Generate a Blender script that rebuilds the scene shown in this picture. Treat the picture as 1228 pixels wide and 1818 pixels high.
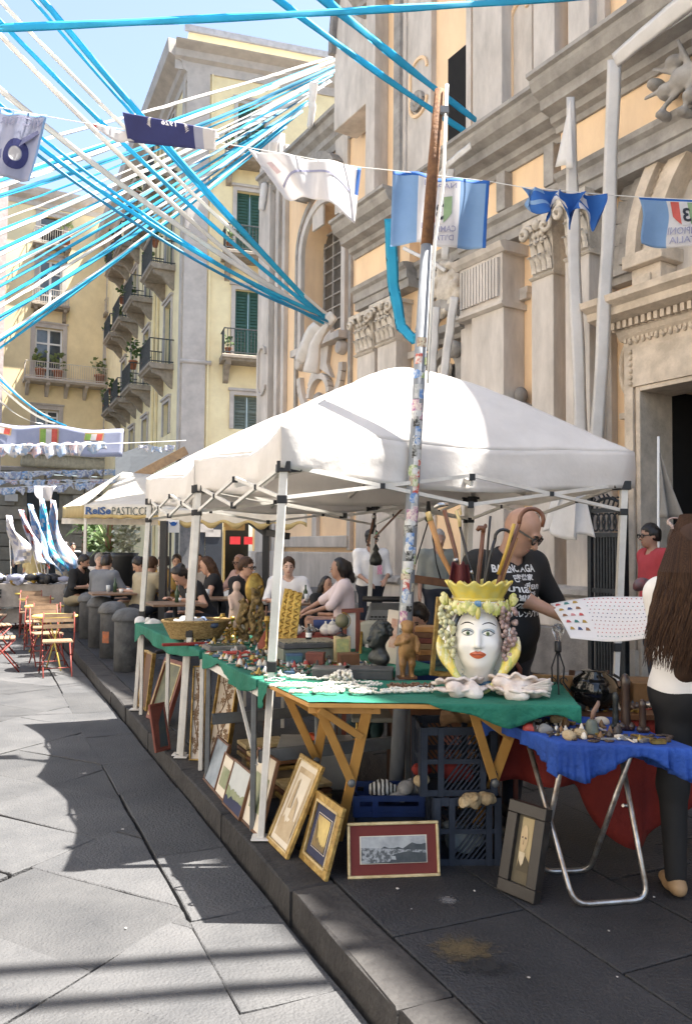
import bpy,bmesh,math,random
import numpy as np
from mathutils import Vector,Matrix,Euler,noise
from mathutils.bvhtree import BVHTree
# camera, sky, sun, exposure
for o in list(bpy.data.objects):bpy.data.objects.remove(o)
SC=bpy.context.scene
COL=SC.collection
R=math.radians
FPX,PITCH,ROLL,CH=1414.0,R(2.75),R(0.5),1.555
cam=bpy.data.cameras.new('camera')
cam.sensor_fit='VERTICAL';cam.sensor_height=36.0;cam.lens=36.0*FPX/1818
cam.clip_start=0.05;cam.clip_end=1500
camo=bpy.data.objects.new('camera',cam);COL.objects.link(camo)
camo.matrix_world=Matrix.Translation((0,0,CH))@Matrix.Rotation(R(90)+PITCH,4,'X')@Matrix.Rotation(ROLL,4,'Z')
SC.camera=camo
SUN_AZ,SUN_EL=R(86),R(65)
world=bpy.data.worlds.new('World');SC.world=world;world.use_nodes=True
wn=world.node_tree
sky=wn.nodes.new('ShaderNodeTexSky');sky.sky_type='NISHITA';sky.sun_disc=False
sky.sun_elevation=SUN_EL;sky.sun_rotation=SUN_AZ
sky.air_density=1.1;sky.dust_density=1.5;sky.ozone_density=1.0
bg=wn.nodes['Background'];bg.inputs['Strength'].default_value=0.065
hz=wn.nodes.new('ShaderNodeHueSaturation');hz.inputs['Saturation'].default_value=0.85
wn.links.new(sky.outputs[0],hz.inputs['Color']);wn.links.new(hz.outputs[0],bg.inputs[0])
sl=bpy.data.lights.new('sun','SUN');sl.energy=5.0;sl.angle=R(0.53);sl.color=(1.0,0.95,0.87)
so=bpy.data.objects.new('sun',sl);COL.objects.link(so)
sdir=Vector((math.sin(SUN_AZ)*math.cos(SUN_EL),math.cos(SUN_AZ)*math.cos(SUN_EL),math.sin(SUN_EL)))
so.rotation_euler=sdir.to_track_quat('Z','Y').to_euler();so.location=(20,2,40)
vs=SC.view_settings
vs.view_transform='Standard';vs.look='None';vs.gamma=1.0;vs.use_curve_mapping=False;vs.exposure=2.45
# placing: a pixel's ray to a world point
def ray(px,py):
 a=(px-614)/FPX;b=(909-py)/FPX
 c,s=math.cos(ROLL),math.sin(ROLL)
 x=a*c-b*s;y=a*s+b*c
 return Vector((x,math.cos(PITCH)-y*math.sin(PITCH),math.sin(PITCH)+y*math.cos(PITCH)))
def at(px,py,Y):
 d=ray(px,py);t=Y/d.y
 return Vector((d.x*t,Y,CH+d.z*t))
def gr(px,py,z=0.0):
 d=ray(px,py);t=(z-CH)/d.z
 return Vector((d.x*t,d.y*t,z))
class Fr:
 """an upright frame: origin, local +x along a wall (to the right seen from outside), +y into the wall"""
 def __init__(s,o,xd):
  xd=Vector((xd[0],xd[1],0)).normalized();yd=Vector((-xd.y,xd.x,0))
  s.o=Vector(o);s.xd=xd;s.yd=yd;s.rz=math.atan2(xd.y,xd.x)
  s.T=Matrix(((xd.x,yd.x,0,o[0]),(xd.y,yd.y,0,o[1]),(0,0,1,o[2]),(0,0,0,1)))
 def px(s,px,py,d=0.0):
  r=ray(px,py);c=Vector((0,0,CH));p0=s.o-s.yd*d
  t=(p0-c).dot(s.yd)/r.dot(s.yd);p=c+r*t-s.o
  return p.dot(s.xd),p.z
 def X(s,px,py=600,d=0.0):return s.px(px,py,d)[0]
 def Z(s,px,py,d=0.0):return s.px(px,py,d)[1]
KU=Vector((-0.4157,0.9095,0));KN=Vector((0.9095,0.4157,0));KO=Vector((0.07,3.04,0))
def K(s,r,z=0.0):
 return KO+KU*s+KN*r+Vector((0,0,z))
 # materials
MATS={}
def M(name,c,c2=None,sc=5.0,rough=0.65,metal=0.0,bump=0.0,bsc=60.0,trans=0.0,rnd=0.0,spec=0.4,coat=0.0,det=6.0,stretch=None,thr=(0.35,0.65)):
 if name in MATS:return MATS[name]
 m=bpy.data.materials.new(name);m.use_nodes=True;nt=m.node_tree;N,L=nt.nodes,nt.links
 b=N['Principled BSDF']
 if c2 is None:c2=tuple(x*0.72 for x in c)
 tc=N.new('ShaderNodeTexCoord');vec=tc.outputs['Object']
 if stretch:
  mp=N.new('ShaderNodeMapping');mp.inputs['Scale'].default_value=stretch
  L.new(vec,mp.inputs[0]);vec=mp.outputs[0]
 n1=N.new('ShaderNodeTexNoise');n1.inputs['Scale'].default_value=sc;n1.inputs['Detail'].default_value=det;n1.inputs['Roughness'].default_value=0.65
 L.new(vec,n1.inputs['Vector'])
 rp=N.new('ShaderNodeValToRGB');e=rp.color_ramp.elements
 e[0].position=thr[0];e[0].color=(*c2,1);e[1].position=thr[1];e[1].color=(*c,1)
 L.new(n1.outputs['Fac'],rp.inputs[0]);col=rp.outputs[0]
 if rnd:
  oi=N.new('ShaderNodeObjectInfo');hs=N.new('ShaderNodeHueSaturation')
  mr=N.new('ShaderNodeMapRange');mr.inputs['To Min'].default_value=1-rnd;mr.inputs['To Max'].default_value=1+rnd
  L.new(oi.outputs['Random'],mr.inputs['Value']);L.new(mr.outputs[0],hs.inputs['Value']);L.new(col,hs.inputs['Color']);col=hs.outputs[0]
 L.new(col,b.inputs['Base Color'])
 b.inputs['Roughness'].default_value=rough;b.inputs['Metallic'].default_value=metal
 b.inputs['Specular IOR Level'].default_value=spec
 if coat:b.inputs['Coat Weight'].default_value=coat;b.inputs['Coat Roughness'].default_value=0.08
 if bump:
  n2=N.new('ShaderNodeTexNoise');n2.inputs['Scale'].default_value=bsc;n2.inputs['Detail'].default_value=5
  L.new(vec,n2.inputs['Vector'])
  bp=N.new('ShaderNodeBump');bp.inputs['Strength'].default_value=bump;bp.inputs['Distance'].default_value=0.02
  L.new(n2.outputs['Fac'],bp.inputs['Height']);L.new(bp.outputs[0],b.inputs['Normal'])
 if trans:
  tr=N.new('ShaderNodeBsdfTranslucent');mx=N.new('ShaderNodeMixShader');mx.inputs[0].default_value=trans
  L.new(col,tr.inputs[0]);L.new(b.outputs[0],mx.inputs[1]);L.new(tr.outputs[0],mx.inputs[2])
  L.new(mx.outputs[0],N['Material Output'].inputs[0])
 MATS[name]=m;return m
 # mesh building
class MB:
 def __init__(s,T=None):s.v=[];s.f=[];s.mi=[];s.T=T;s.cur=0;s.sm=[];s.smooth=False
 def add(s,vs,fs):
  o=len(s.v)
  s.v+=[(s.T@Vector(p))if s.T is not None else Vector(p)for p in vs]
  for f in fs:s.f.append(tuple(i+o for i in f));s.mi.append(s.cur);s.sm.append(s.smooth)
  return s
 def mat(s,i):s.cur=i;return s
 def hexa(s,p):
  return s.add(p,[(3,2,1,0),(4,5,6,7),(0,1,5,4),(1,2,6,5),(2,3,7,6),(3,0,4,7)])
 def bx(s,x0,x1,y0,y1,z0,z1):
  return s.hexa([(x0,y0,z0),(x1,y0,z0),(x1,y1,z0),(x0,y1,z0),(x0,y0,z1),(x1,y0,z1),(x1,y1,z1),(x0,y1,z1)])
 def box(s,c,sz,rot=None):
  h=[k/2 for k in sz];pts=[Vector((x*h[0],y*h[1],z*h[2]))for z in(-1,1)for x,y in((-1,-1),(1,-1),(1,1),(-1,1))]
  if rot is not None:
   m=rot if isinstance(rot,Matrix)else Euler(rot).to_matrix()
   pts=[m@p for p in pts]
  c=Vector(c);return s.hexa([p+c for p in pts])
 def bar(s,p,q,w,h=None,up=(0,0,1)):
  p,q=Vector(p),Vector(q);h=w if h is None else h
  d=(q-p).normalized();up=Vector(up)
  if abs(d.dot(up))>0.98:up=Vector((1,0,0))
  a=d.cross(up).normalized()*(w/2);b=a.cross(d).normalized()*(h/2)
  return s.hexa([p-a-b,p+a-b,p+a+b,p-a+b,q-a-b,q+a-b,q+a+b,q-a+b])
 def tube(s,pts,r,n=8,cap=True,flat=1.0,up=None):
  pts=[Vector(p)for p in pts];k=len(pts);rs=r if isinstance(r,(list,tuple))else[r]*k
  vs=[];prev=None
  for i,p in enumerate(pts):
   d=(pts[min(i+1,k-1)]-pts[max(i-1,0)])
   d=d.normalized()if d.length>1e-9 else Vector((0,0,1))
   if prev is None:
    u=Vector(up)if up else(Vector((0,0,1))if abs(d.z)<0.9 else Vector((1,0,0)))
   else:u=prev
   a=(u-d*u.dot(d));a=a.normalized()if a.length>1e-6 else d.orthogonal().normalized();prev=a
   b=d.cross(a)
   for j in range(n):
    t=2*math.pi*j/n
    vs.append(p+a*(math.cos(t)*rs[i]*flat)+b*(math.sin(t)*rs[i]))
  fs=[(i*n+j,i*n+(j+1)%n,(i+1)*n+(j+1)%n,(i+1)*n+j)for i in range(k-1)for j in range(n)]
  sm=s.smooth;s.smooth=n>5;s.add(vs,fs);o=len(s.v)-len(vs)
  s.smooth=False
  if cap:
   s.f+=[tuple(o+j for j in range(n))[::-1],tuple(o+(k-1)*n+j for j in range(n))];s.mi+=[s.cur]*2;s.sm+=[False]*2
  s.smooth=sm;return s
 def lathe(s,prof,c=(0,0,0),n=16,rot=None,sx=1.0,sy=1.0,cap=True):
  c=Vector(c);m=rot if isinstance(rot,Matrix)else(Euler(rot).to_matrix()if rot is not None else None);vs=[]
  for r,z in prof:
   for j in range(n):
    t=2*math.pi*j/n;p=Vector((r*math.cos(t)*sx,r*math.sin(t)*sy,z))
    vs.append((m@p if m else p)+c)
  k=len(prof)
  fs=[(i*n+j,i*n+(j+1)%n,(i+1)*n+(j+1)%n,(i+1)*n+j)for i in range(k-1)for j in range(n)]
  if cap:fs+=[tuple(range(n))[::-1],tuple((k-1)*n+j for j in range(n))]
  sm=s.smooth;s.smooth=True;s.add(vs,fs);s.smooth=sm;return s
 def ball(s,c,r,n=10,rot=None):
  r=(r,r,r)if not isinstance(r,(tuple,list))else r;k=max(4,n//2+1)
  prof=[(max(1e-4,math.sin(math.pi*i/(k-1))),-math.cos(math.pi*i/(k-1)))for i in range(k)]
  c=Vector(c);m=Euler(rot).to_matrix()if rot is not None and not isinstance(rot,Matrix)else rot;vs=[]
  for a,z in prof:
   for j in range(n):
    t=2*math.pi*j/n;p=Vector((a*math.cos(t)*r[0],a*math.sin(t)*r[1],z*r[2]));vs.append((m@p if m else p)+c)
  fs=[(i*n+j,i*n+(j+1)%n,(i+1)*n+(j+1)%n,(i+1)*n+j)for i in range(k-1)for j in range(n)]
  sm=s.smooth;s.smooth=True;s.add(vs,fs);s.smooth=sm;return s
 def prism(s,poly,f0,f1):
  k=len(poly);vs=[f0(a,b)for a,b in poly]+[f1(a,b)for a,b in poly]
  return s.add(vs,[tuple(range(k))[::-1],tuple(range(k,2*k))]+[(i,(i+1)%k,k+(i+1)%k,k+i)for i in range(k)])
 def grid(s,fn,nu,nv,close=False):
  vs=[fn(i/nu,j/nv)for j in range(nv+1)for i in range(nu+(0 if close else 1))];w=nu if close else nu+1
  fs=[(j*w+i,j*w+(i+1)%w,(j+1)*w+(i+1)%w,(j+1)*w+i)for j in range(nv)for i in range(nu)]
  sm=s.smooth;s.smooth=True;s.add(vs,fs);s.smooth=sm;return s
 def mould(s,x0,x1,z0,prof,y=0.0):
  poly=[(0.0,prof[0][1])]+list(prof)+[(0.0,prof[-1][1])]
  return s.prism(poly,lambda d,h:(x0,y-d,z0+h),lambda d,h:(x1,y-d,z0+h))
 def build(s,name,mats,parent=None,smooth=None,bevel=0.0,solid=0.0,local=False,kind=None,sub=0):
  me=bpy.data.meshes.new(name);vs=s.v
  if parent is not None and not local:
   inv=wm(parent).inverted();vs=[inv@p for p in vs]
  me.from_pydata([tuple(p)for p in vs],[],s.f)
  mats=mats if isinstance(mats,(list,tuple))else[mats]
  for m in mats:me.materials.append(m)
  if len(mats)>1:me.polygons.foreach_set('material_index',s.mi)
  me.polygons.foreach_set('use_smooth',[bool(q)for q in s.sm]if smooth is None else[smooth]*len(s.f))
  me.update()
  bm=bmesh.new();bm.from_mesh(me);bmesh.ops.recalc_face_normals(bm,faces=bm.faces);bm.to_mesh(me);bm.free()
  o=bpy.data.objects.new(name,me);COL.objects.link(o)
  if parent is not None:o.parent=parent
  if kind:o['kind']=kind
  finish(o,bevel,solid,sub)
  return o
def finish(o,bevel=0.0,solid=0.0,sub=0):
 if sub:md=o.modifiers.new('sub','SUBSURF');md.levels=sub;md.render_levels=sub
 if solid:md=o.modifiers.new('solid','SOLIDIFY');md.thickness=solid;md.offset=0
 if bevel:
  md=o.modifiers.new('bevel','BEVEL');md.width=bevel;md.segments=2;md.limit_method='ANGLE';md.angle_limit=R(40);md.harden_normals=False
def wm(o):
 m=o.matrix_basis.copy()
 while o.parent:o=o.parent;m=o.matrix_basis@m
 return m
def tag(o,label,cat,group=None,kind=None):
 if label:o['label']=label
 if cat:o['category']=cat
 if group:o['group']=group
 if kind:o['kind']=kind
 return o
def thing(name,label,cat,loc=(0,0,0),rz=0.0,group=None):
 o=bpy.data.objects.new(name,None);COL.objects.link(o);o.empty_display_size=0.1
 o.location=loc;o.rotation_euler=(0,0,rz)
 return tag(o,label,cat,group)
def kids(o):return[c for c in bpy.data.objects if c.parent==o]
def dup(root,loc,rz=0.0,label=None,group=None,scale=None,tree=None):
 tree=tree or{}
 def cp(o,par):
  c=o.copy();COL.objects.link(c);c.parent=par
  for k in KIDS.get(o.name)or KIDS.setdefault(o.name,kids(o)):cp(k,c)
  return c
 r=cp(root,None);r.location=loc;r.rotation_euler=(0,0,rz)
 if scale:r.scale=(scale,)*3 if not isinstance(scale,tuple)else scale
 if label:r['label']=label
 if group:r['group']=group
 return r
KIDS={}
def sag(p,q,n,drop):
 p,q=Vector(p),Vector(q)
 return[p.lerp(q,i/n)-Vector((0,0,4*drop*(i/n)*(1-i/n)))for i in range(n+1)]
def lerp(a,b,t):return a+(b-a)*t
rng=random.Random(7)
U=rng.uniform
# smooth solids (signed distance, surface nets)
class SDF:
 def __init__(s,lo,hi,h):
  s.lo=np.array(lo,float);s.h=h;s.n=(np.ceil((np.array(hi)-s.lo)/h).astype(int)+1)
  s.F=np.full(tuple(s.n),9.0,np.float32)
 def _sub(s,lo,hi):
  a=np.maximum(np.floor((np.array(lo)-s.lo)/s.h).astype(int),0);b=np.minimum(np.ceil((np.array(hi)-s.lo)/s.h).astype(int)+1,s.n)
  if np.any(b<=a):return None
  ax=[s.lo[i]+s.h*np.arange(a[i],b[i])for i in range(3)]
  return(slice(a[0],b[0]),slice(a[1],b[1]),slice(a[2],b[2])),np.meshgrid(*ax,indexing='ij',sparse=True)
 def _mix(s,sl,d,k,op):
  f=s.F[sl]
  if op=='add':
   if k>0:h=np.maximum(k-np.abs(f-d),0)/k;s.F[sl]=np.minimum(f,d)-h*h*k/4
   else:s.F[sl]=np.minimum(f,d)
  else:
   if k>0:h=np.maximum(k-np.abs(f+d),0)/k;s.F[sl]=np.maximum(f,-d)+h*h*k/4
   else:s.F[sl]=np.maximum(f,-d)
 def cone(s,a,b,ra,rb=None,k=0.03,op='add'):
  rb=ra if rb is None else rb;a,b=np.array(a,float),np.array(b,float);m=max(ra,rb)+k+3*s.h
  q=s._sub(np.minimum(a,b)-m,np.maximum(a,b)+m)
  if q is None:return s
  sl,(X,Y,Z)=q;d=b-a;l2=max(d.dot(d),1e-9)
  t=np.clip(((X-a[0])*d[0]+(Y-a[1])*d[1]+(Z-a[2])*d[2])/l2,0,1)
  dist=np.sqrt((X-a[0]-t*d[0])**2+(Y-a[1]-t*d[1])**2+(Z-a[2]-t*d[2])**2)-(ra+(rb-ra)*t)
  s._mix(sl,dist,k,op);return s
 def ell(s,c,r,rot=None,k=0.03,op='add'):
  c=np.array(c,float);r=np.array(r if hasattr(r,'__len__')else(r,r,r),float);m=r.max()+k+3*s.h
  q=s._sub(c-m,c+m)
  if q is None:return s
  sl,(X,Y,Z)=q;X,Y,Z=X-c[0],Y-c[1],Z-c[2]
  if rot is not None:
   mt=np.array(Euler(rot).to_matrix()if not isinstance(rot,Matrix)else rot.to_3x3()).T
   X,Y,Z=(mt[0,0]*X+mt[0,1]*Y+mt[0,2]*Z,mt[1,0]*X+mt[1,1]*Y+mt[1,2]*Z,mt[2,0]*X+mt[2,1]*Y+mt[2,2]*Z)
  k0=np.sqrt((X/r[0])**2+(Y/r[1])**2+(Z/r[2])**2);k1=np.sqrt((X/r[0]**2)**2+(Y/r[1]**2)**2+(Z/r[2]**2)**2)
  s._mix(sl,k0*(k0-1)/np.maximum(k1,1e-6),k,op);return s
 def cut(s,p,nrm):
  n=np.array(nrm,float);n/=np.linalg.norm(n);ax=[s.lo[i]+s.h*np.arange(s.n[i])for i in range(3)]
  X,Y,Z=np.meshgrid(*ax,indexing='ij',sparse=True)
  s.F=np.maximum(s.F,(X-p[0])*n[0]+(Y-p[1])*n[1]+(Z-p[2])*n[2]).astype(np.float32);return s
 def nets(s):
  F=s.F.copy()
  for ax in range(3):
   i0=[slice(None)]*3;i0[ax]=0;F[tuple(i0)]=np.maximum(F[tuple(i0)],s.h*.5);i0[ax]=-1;F[tuple(i0)]=np.maximum(F[tuple(i0)],s.h*.5)
  I=F<0;nx,ny,nz=F.shape;cs=np.zeros((nx-1,ny-1,nz-1),int)
  C=[(i,j,k)for i in(0,1)for j in(0,1)for k in(0,1)]
  g=lambda A,c:A[c[0]:c[0]+nx-1,c[1]:c[1]+ny-1,c[2]:c[2]+nz-1]
  for c in C:cs+=g(I,c)
  act=np.argwhere((cs>0)&(cs<8));idx=np.full(cs.shape,-1,int);idx[tuple(act.T)]=np.arange(len(act))
  P=np.zeros((len(act),3));W=np.zeros(len(act))
  for a in C:
   for ax in range(3):
    if a[ax]==1:continue
    b=list(a);b[ax]=1
    fa=F[act[:,0]+a[0],act[:,1]+a[1],act[:,2]+a[2]];fb=F[act[:,0]+b[0],act[:,1]+b[1],act[:,2]+b[2]]
    x=(fa<0)!=(fb<0);t=np.where(x,fa/np.where(x,fa-fb,1),0);p=np.repeat(np.array([a],float),len(act),0);p[:,ax]=t
    P+=p*x[:,None];W+=x
  V=s.lo+(act+P/W[:,None])*s.h;Q=[]
  for ax in range(3):
   u,v=[i for i in range(3)if i!=ax];sh=[nx,ny,nz]
   A=I[tuple(slice(0,sh[i]-1)if i==ax else slice(1,sh[i]-1)for i in range(3))];B=I[tuple(slice(1,sh[i])if i==ax else slice(1,sh[i]-1)for i in range(3))]
   e=np.argwhere(A!=B);
   if not len(e):continue
   o=np.zeros(3,int);o[u]=1;o[v]=1;e=e+o;fl=I[tuple(e.T)]
   def ci(du,dv):
    q=e.copy();q[:,u]-=du;q[:,v]-=dv;return idx[tuple(q.T)]
   q=np.stack([ci(1,1),ci(0,1),ci(0,0),ci(1,0)],1)
   if ax==1:fl=~fl
   q[~fl]=q[~fl][:,::-1];Q.append(q)
  return V,(np.concatenate(Q)if Q else np.zeros((0,4),int))
 def build(s,name,mats,parent=None,local=True,paint=None,sm=0):
  V,Q=s.nets()
  for _ in range(sm):
   A=np.zeros_like(V);n=np.zeros(len(V))
   for a,b in((0,1),(1,2),(2,3),(3,0)):
    np.add.at(A,Q[:,a],V[Q[:,b]]);np.add.at(n,Q[:,a],1);np.add.at(A,Q[:,b],V[Q[:,a]]);np.add.at(n,Q[:,b],1)
   V=V*.4+.6*A/np.maximum(n,1)[:,None]
  me=bpy.data.meshes.new(name);me.from_pydata(V.tolist(),[],Q.tolist())
  mats=mats if isinstance(mats,(list,tuple))else[mats]
  for m in mats:me.materials.append(m)
  if paint is not None:
   cen=V[Q].mean(1);me.polygons.foreach_set('material_index',np.asarray(paint(cen),np.int32))
  me.polygons.foreach_set('use_smooth',[True]*len(Q));me.update()
  o=bpy.data.objects.new(name,me);COL.objects.link(o)
  if parent is not None:
   o.parent=parent
   if not local:o.matrix_parent_inverse=wm(parent).inverted()
  return o
  # lettering as thin meshes
def text2d(body,size=1.0,bold=0.0):
 cu=bpy.data.curves.new('t','FONT');cu.body=body;cu.size=size;cu.offset=bold;cu.resolution_u=2;cu.align_x='CENTER';cu.align_y='CENTER';cu.fill_mode='FRONT'
 o=bpy.data.objects.new('t',cu);COL.objects.link(o)
 dg=bpy.context.evaluated_depsgraph_get();me=bpy.data.meshes.new_from_object(o.evaluated_get(dg))
 v=[tuple(p.co[:2])for p in me.vertices];f=[tuple(p.vertices)for p in me.polygons]
 bpy.data.objects.remove(o);bpy.data.curves.remove(cu);bpy.data.meshes.remove(me)
 if v:
  xs=[p[0]for p in v];ys=[p[1]for p in v];cx=(min(xs)+max(xs))/2;cy=(min(ys)+max(ys))/2
  v=[(x-cx,y-cy)for x,y in v]
 return v,f
def fit_text(body,w,h,bold=0.0):
 v,f=text2d(body,1.0,bold)
 if not v:return v,f
 W=max(p[0]for p in v)-min(p[0]for p in v);H=max(p[1]for p in v)-min(p[1]for p in v)
 return[(x/W*w,y/H*h)for x,y in v],f
 # materials of the place
basalt=M('basalt',(.080,.079,.080),(.036,.037,.040),sc=2.2,rough=.7,bump=.7,bsc=75,rnd=.2,thr=(.25,.75))
basalt_far=basalt
basalt2=M('basalt_pavement',(.038,.039,.043),(.015,.016,.019),sc=2.5,rough=.62,bump=.7,bsc=70,rnd=.10,thr=(.25,.75))
kerbm=M('kerb_stone',(.046,.043,.041),(.022,.020,.020),sc=5,rough=.8,bump=.6,bsc=30,rnd=.12)
joint=M('joint_dirt',(.03,.028,.026),rough=.95,bump=.4,bsc=60)
# ground: street, pavement, kerb
def slab(poly,z,th,name,mat,parent,tilt=.004,bev=.012,kind=None,mb=None):
 c=Vector((sum(p[0]for p in poly)/len(poly),sum(p[1]for p in poly)/len(poly),0));m=mb or MB()
 k=len(poly);dz=[U(-tilt,tilt)for _ in poly]
 top=[];mid=[];bot=[]
 for(x,y),d in zip(poly,dz):
  v=c-Vector((x,y,0));l=max(v.length,1e-3);iv=v/l*bev
  top.append((x+iv.x,y+iv.y,z+d));mid.append((x,y,z+d-bev*.6));bot.append((x,y,z-th))
 o=top+mid+bot
 m.add(o,[tuple(range(k))]+[(i,k+i,k+(i+1)%k,(i+1)%k)for i in range(k)]+[(k+i,2*k+i,2*k+(i+1)%k,k+(i+1)%k)for i in range(k)])
 return None if mb else m.build(name,mat,parent,smooth=False,kind=kind)
def shrink(poly,g):
 cx=sum(p[0]for p in poly)/len(poly);cy=sum(p[1]for p in poly)/len(poly);r=[]
 for x,y in poly:
  l=math.hypot(x-cx,y-cy);t=max(0.2,1-g/l);r.append((cx+(x-cx)*t,cy+(y-cy)*t))
 return r
def rough_edge(poly,n=2,j=.010):
 r=[]
 for i,p in enumerate(poly):
  q=poly[(i+1)%len(poly)];r.append(p)
  for t in range(1,n+1):r.append((lerp(p[0],q[0],t/(n+1))+U(-j,j),lerp(p[1],q[1],t/(n+1))+U(-j,j)))
 return r
def clip_r(poly,r0,keep_less=True):
 out=[];f=lambda p:((p[0]-KO.x)*KN.x+(p[1]-KO.y)*KN.y-r0)*(1 if keep_less else-1)
 for i,p in enumerate(poly):
  q=poly[(i+1)%len(poly)];a,b=f(p),f(q)
  if a<=0:out.append(p)
  if a*b<0:t=a/(a-b);out.append((lerp(p[0],q[0],t),lerp(p[1],q[1],t)))
 return out
G=MB();G.add([(-400,-60,-.17),(400,-60,-.17),(400,900,-.17),(-400,900,-.17)],[(0,1,2,3)])
street=G.build('street',joint);street['kind']='structure'
street_far=MB()
def xy(s,r):p=K(s,r);return(p.x,p.y)
cnt=0
SZ=-.13
s=-4.0
while s<60:
 l=U(.75,1.25);g0=-0.02;w=-.425+.015*math.sin(s)
 p=rough_edge(shrink([xy(s,w),xy(s,g0),xy(s+l,g0+U(-.004,.004)),xy(s+l,w)],.004),2,.004)
 if s<11:slab(p,SZ+U(-.0025,.0025),.04,'flagstone',basalt,street,tilt=.0025,bev=.007);cnt+=1
 else:slab(p[::3],SZ,.03,'',None,None,mb=street_far)
 s+=l
A45=math.radians(-52.6);du=Vector((KU.x*math.cos(A45)-KU.y*math.sin(A45),KU.x*math.sin(A45)+KU.y*math.cos(A45)));dv=Vector((-du.y,du.x))
near=[]
for a in range(-70,70):
 off=U(0,1)
 for b in range(-60,150):
  w_,l_=1.05,.60
  p0=Vector((KO.x,KO.y))+dv*(a*w_)+du*((b+off)*l_)
  quad=[p0,p0+du*l_,p0+du*l_+dv*w_,p0+dv*w_]
  c=(quad[0]+quad[2])/2
  if c.y<1.2 or c.y>70 or c.x<-22+0*c.y or c.x>3:continue
  q=clip_r([(v.x+U(-.02,.02),v.y+U(-.02,.02))for v in quad],-.424)
  if len(q)<3:continue
  ar=abs(sum(q[i][0]*q[(i+1)%len(q)][1]-q[(i+1)%len(q)][0]*q[i][1]for i in range(len(q))))/2
  if ar<.004:continue
  px_=614+FPX*c.x/max(c.y,.1)
  if c.y<11 and-140<px_<900:near.append((c.y,q))
  else:slab(shrink(q,.012),SZ+U(-.003,.003),.03,'',None,None,mb=street_far)
near.sort(key=lambda t:t[0])
for i,(y_,q)in enumerate(near):
 if cnt<285:slab(rough_edge(shrink(q,.004),2,.005),SZ+U(-.0025,.0025),.04,'flagstone',basalt,street,tilt=.0025,bev=.007);cnt+=1
 else:slab(shrink(q,.010),SZ,.03,'',None,None,mb=street_far)
street_far.build('far_flagstones',basalt,street,smooth=False,kind='stuff')
P=MB();a,b,c,d=K(-8,.25),K(-8,30),K(70,30),K(70,.25)
P.add([(p.x,p.y,-.03)for p in(a,b,c,d)],[(0,1,2,3)])
pave=P.build('pavement',joint);pave['kind']='structure'
pf=MB();s=-4.0;cnt2=0
s=-4
while s<45:
 l=U(.95,1.35)
 p=rough_edge([xy(s+.004,0),xy(s+.004,.22),xy(s+l-.004,.22),xy(s+l-.004,U(-.008,.012))],1,.006)
 if s<13:slab(p,0,.19,'kerbstone',kerbm,pave,tilt=.003,bev=.014);cnt2+=1
 else:slab(p[::2],0,.19,'',None,None,mb=pf,tilt=.002)
 s+=l
row=0;r_=.225
while r_<14:
 w=U(.52,.66);s=-5-U(0,1)
 while s<40:
  l=U(.8,1.3);p=shrink([xy(s,r_),xy(s,r_+w),xy(s+l,r_+w),xy(s+l,r_)],.006)
  c=K(s+l/2,r_+w/2);px_=614+FPX*c.x/max(c.y,.1)
  if c.y>.8 and c.y<7 and px_<1500 and cnt2<270:slab(rough_edge(p,1,.004),U(-.003,.003),.03,'paving_slab',basalt2,pave,tilt=.003,bev=.006);cnt2+=1
  else:slab(p,-.002,.03,'',None,None,mb=pf,tilt=.002,bev=.006)
  s+=l
 r_+=w
pf.build('far_paving_slabs',basalt2,pave,smooth=False,kind='stuff')
def blob(c,rx,ry,rz,z,name,mat,parent,n=28,j=.25,seed=1):
 r=random.Random(seed);mb=MB();pts=[]
 for i in range(n):
  t=2*math.pi*i/n;q=1+r.uniform(-j,j);x=math.cos(t)*rx*q;y=math.sin(t)*ry*q
  pts.append((c.x+x*math.cos(rz)-y*math.sin(rz),c.y+x*math.sin(rz)+y*math.cos(rz),z))
 mb.add([(c.x,c.y,z)]+pts,[(0,i+1,(i+1)%n+1)for i in range(n)])
 return mb.build(name,mat,parent)
def fade_mat(name,col,amt=.8,sc=14,rx=.2,ry=.1,c=None,rz=0):
 m=M(name,col,tuple(x*.6 for x in col),sc=sc,rough=.85);nt=m.node_tree;N,L=nt.nodes,nt.links
 tc=N.new('ShaderNodeTexCoord');mp=N.new('ShaderNodeMapping');mp.vector_type='TEXTURE';mp.inputs['Location'].default_value=(c.x,c.y,0);mp.inputs['Rotation'].default_value=(0,0,rz);mp.inputs['Scale'].default_value=(rx,ry,1)
 L.new(tc.outputs['Object'],mp.inputs[0]);ln=N.new('ShaderNodeVectorMath');ln.operation='LENGTH';sx=N.new('ShaderNodeVectorMath');sx.operation='MULTIPLY';sx.inputs[1].default_value=(1,1,0);L.new(mp.outputs[0],sx.inputs[0]);L.new(sx.outputs[0],ln.inputs[0])
 nz=N.new('ShaderNodeTexNoise');nz.inputs['Scale'].default_value=sc*2;nz.inputs['Detail'].default_value=8;L.new(tc.outputs['Object'],nz.inputs['Vector'])
 ad=N.new('ShaderNodeMath');ad.operation='MULTIPLY_ADD';ad.inputs[1].default_value=1.6;L.new(nz.outputs['Fac'],ad.inputs[0]);L.new(ln.outputs['Value'],ad.inputs[2])
 mr=N.new('ShaderNodeMapRange');mr.inputs['From Min'].default_value=1.05;mr.inputs['From Max'].default_value=1.6;mr.inputs['To Min'].default_value=amt;mr.inputs['To Max'].default_value=0
 L.new(ad.outputs[0],mr.inputs['Value']);L.new(mr.outputs[0],N['Principled BSDF'].inputs['Alpha']);return m
c=gr(822,1688);blob(c,.19,.17,0,.007,'ochre_stain',fade_mat('stain',(.13,.095,.045),.75,16,.165,.15,c),pave,j=.05)
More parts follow.
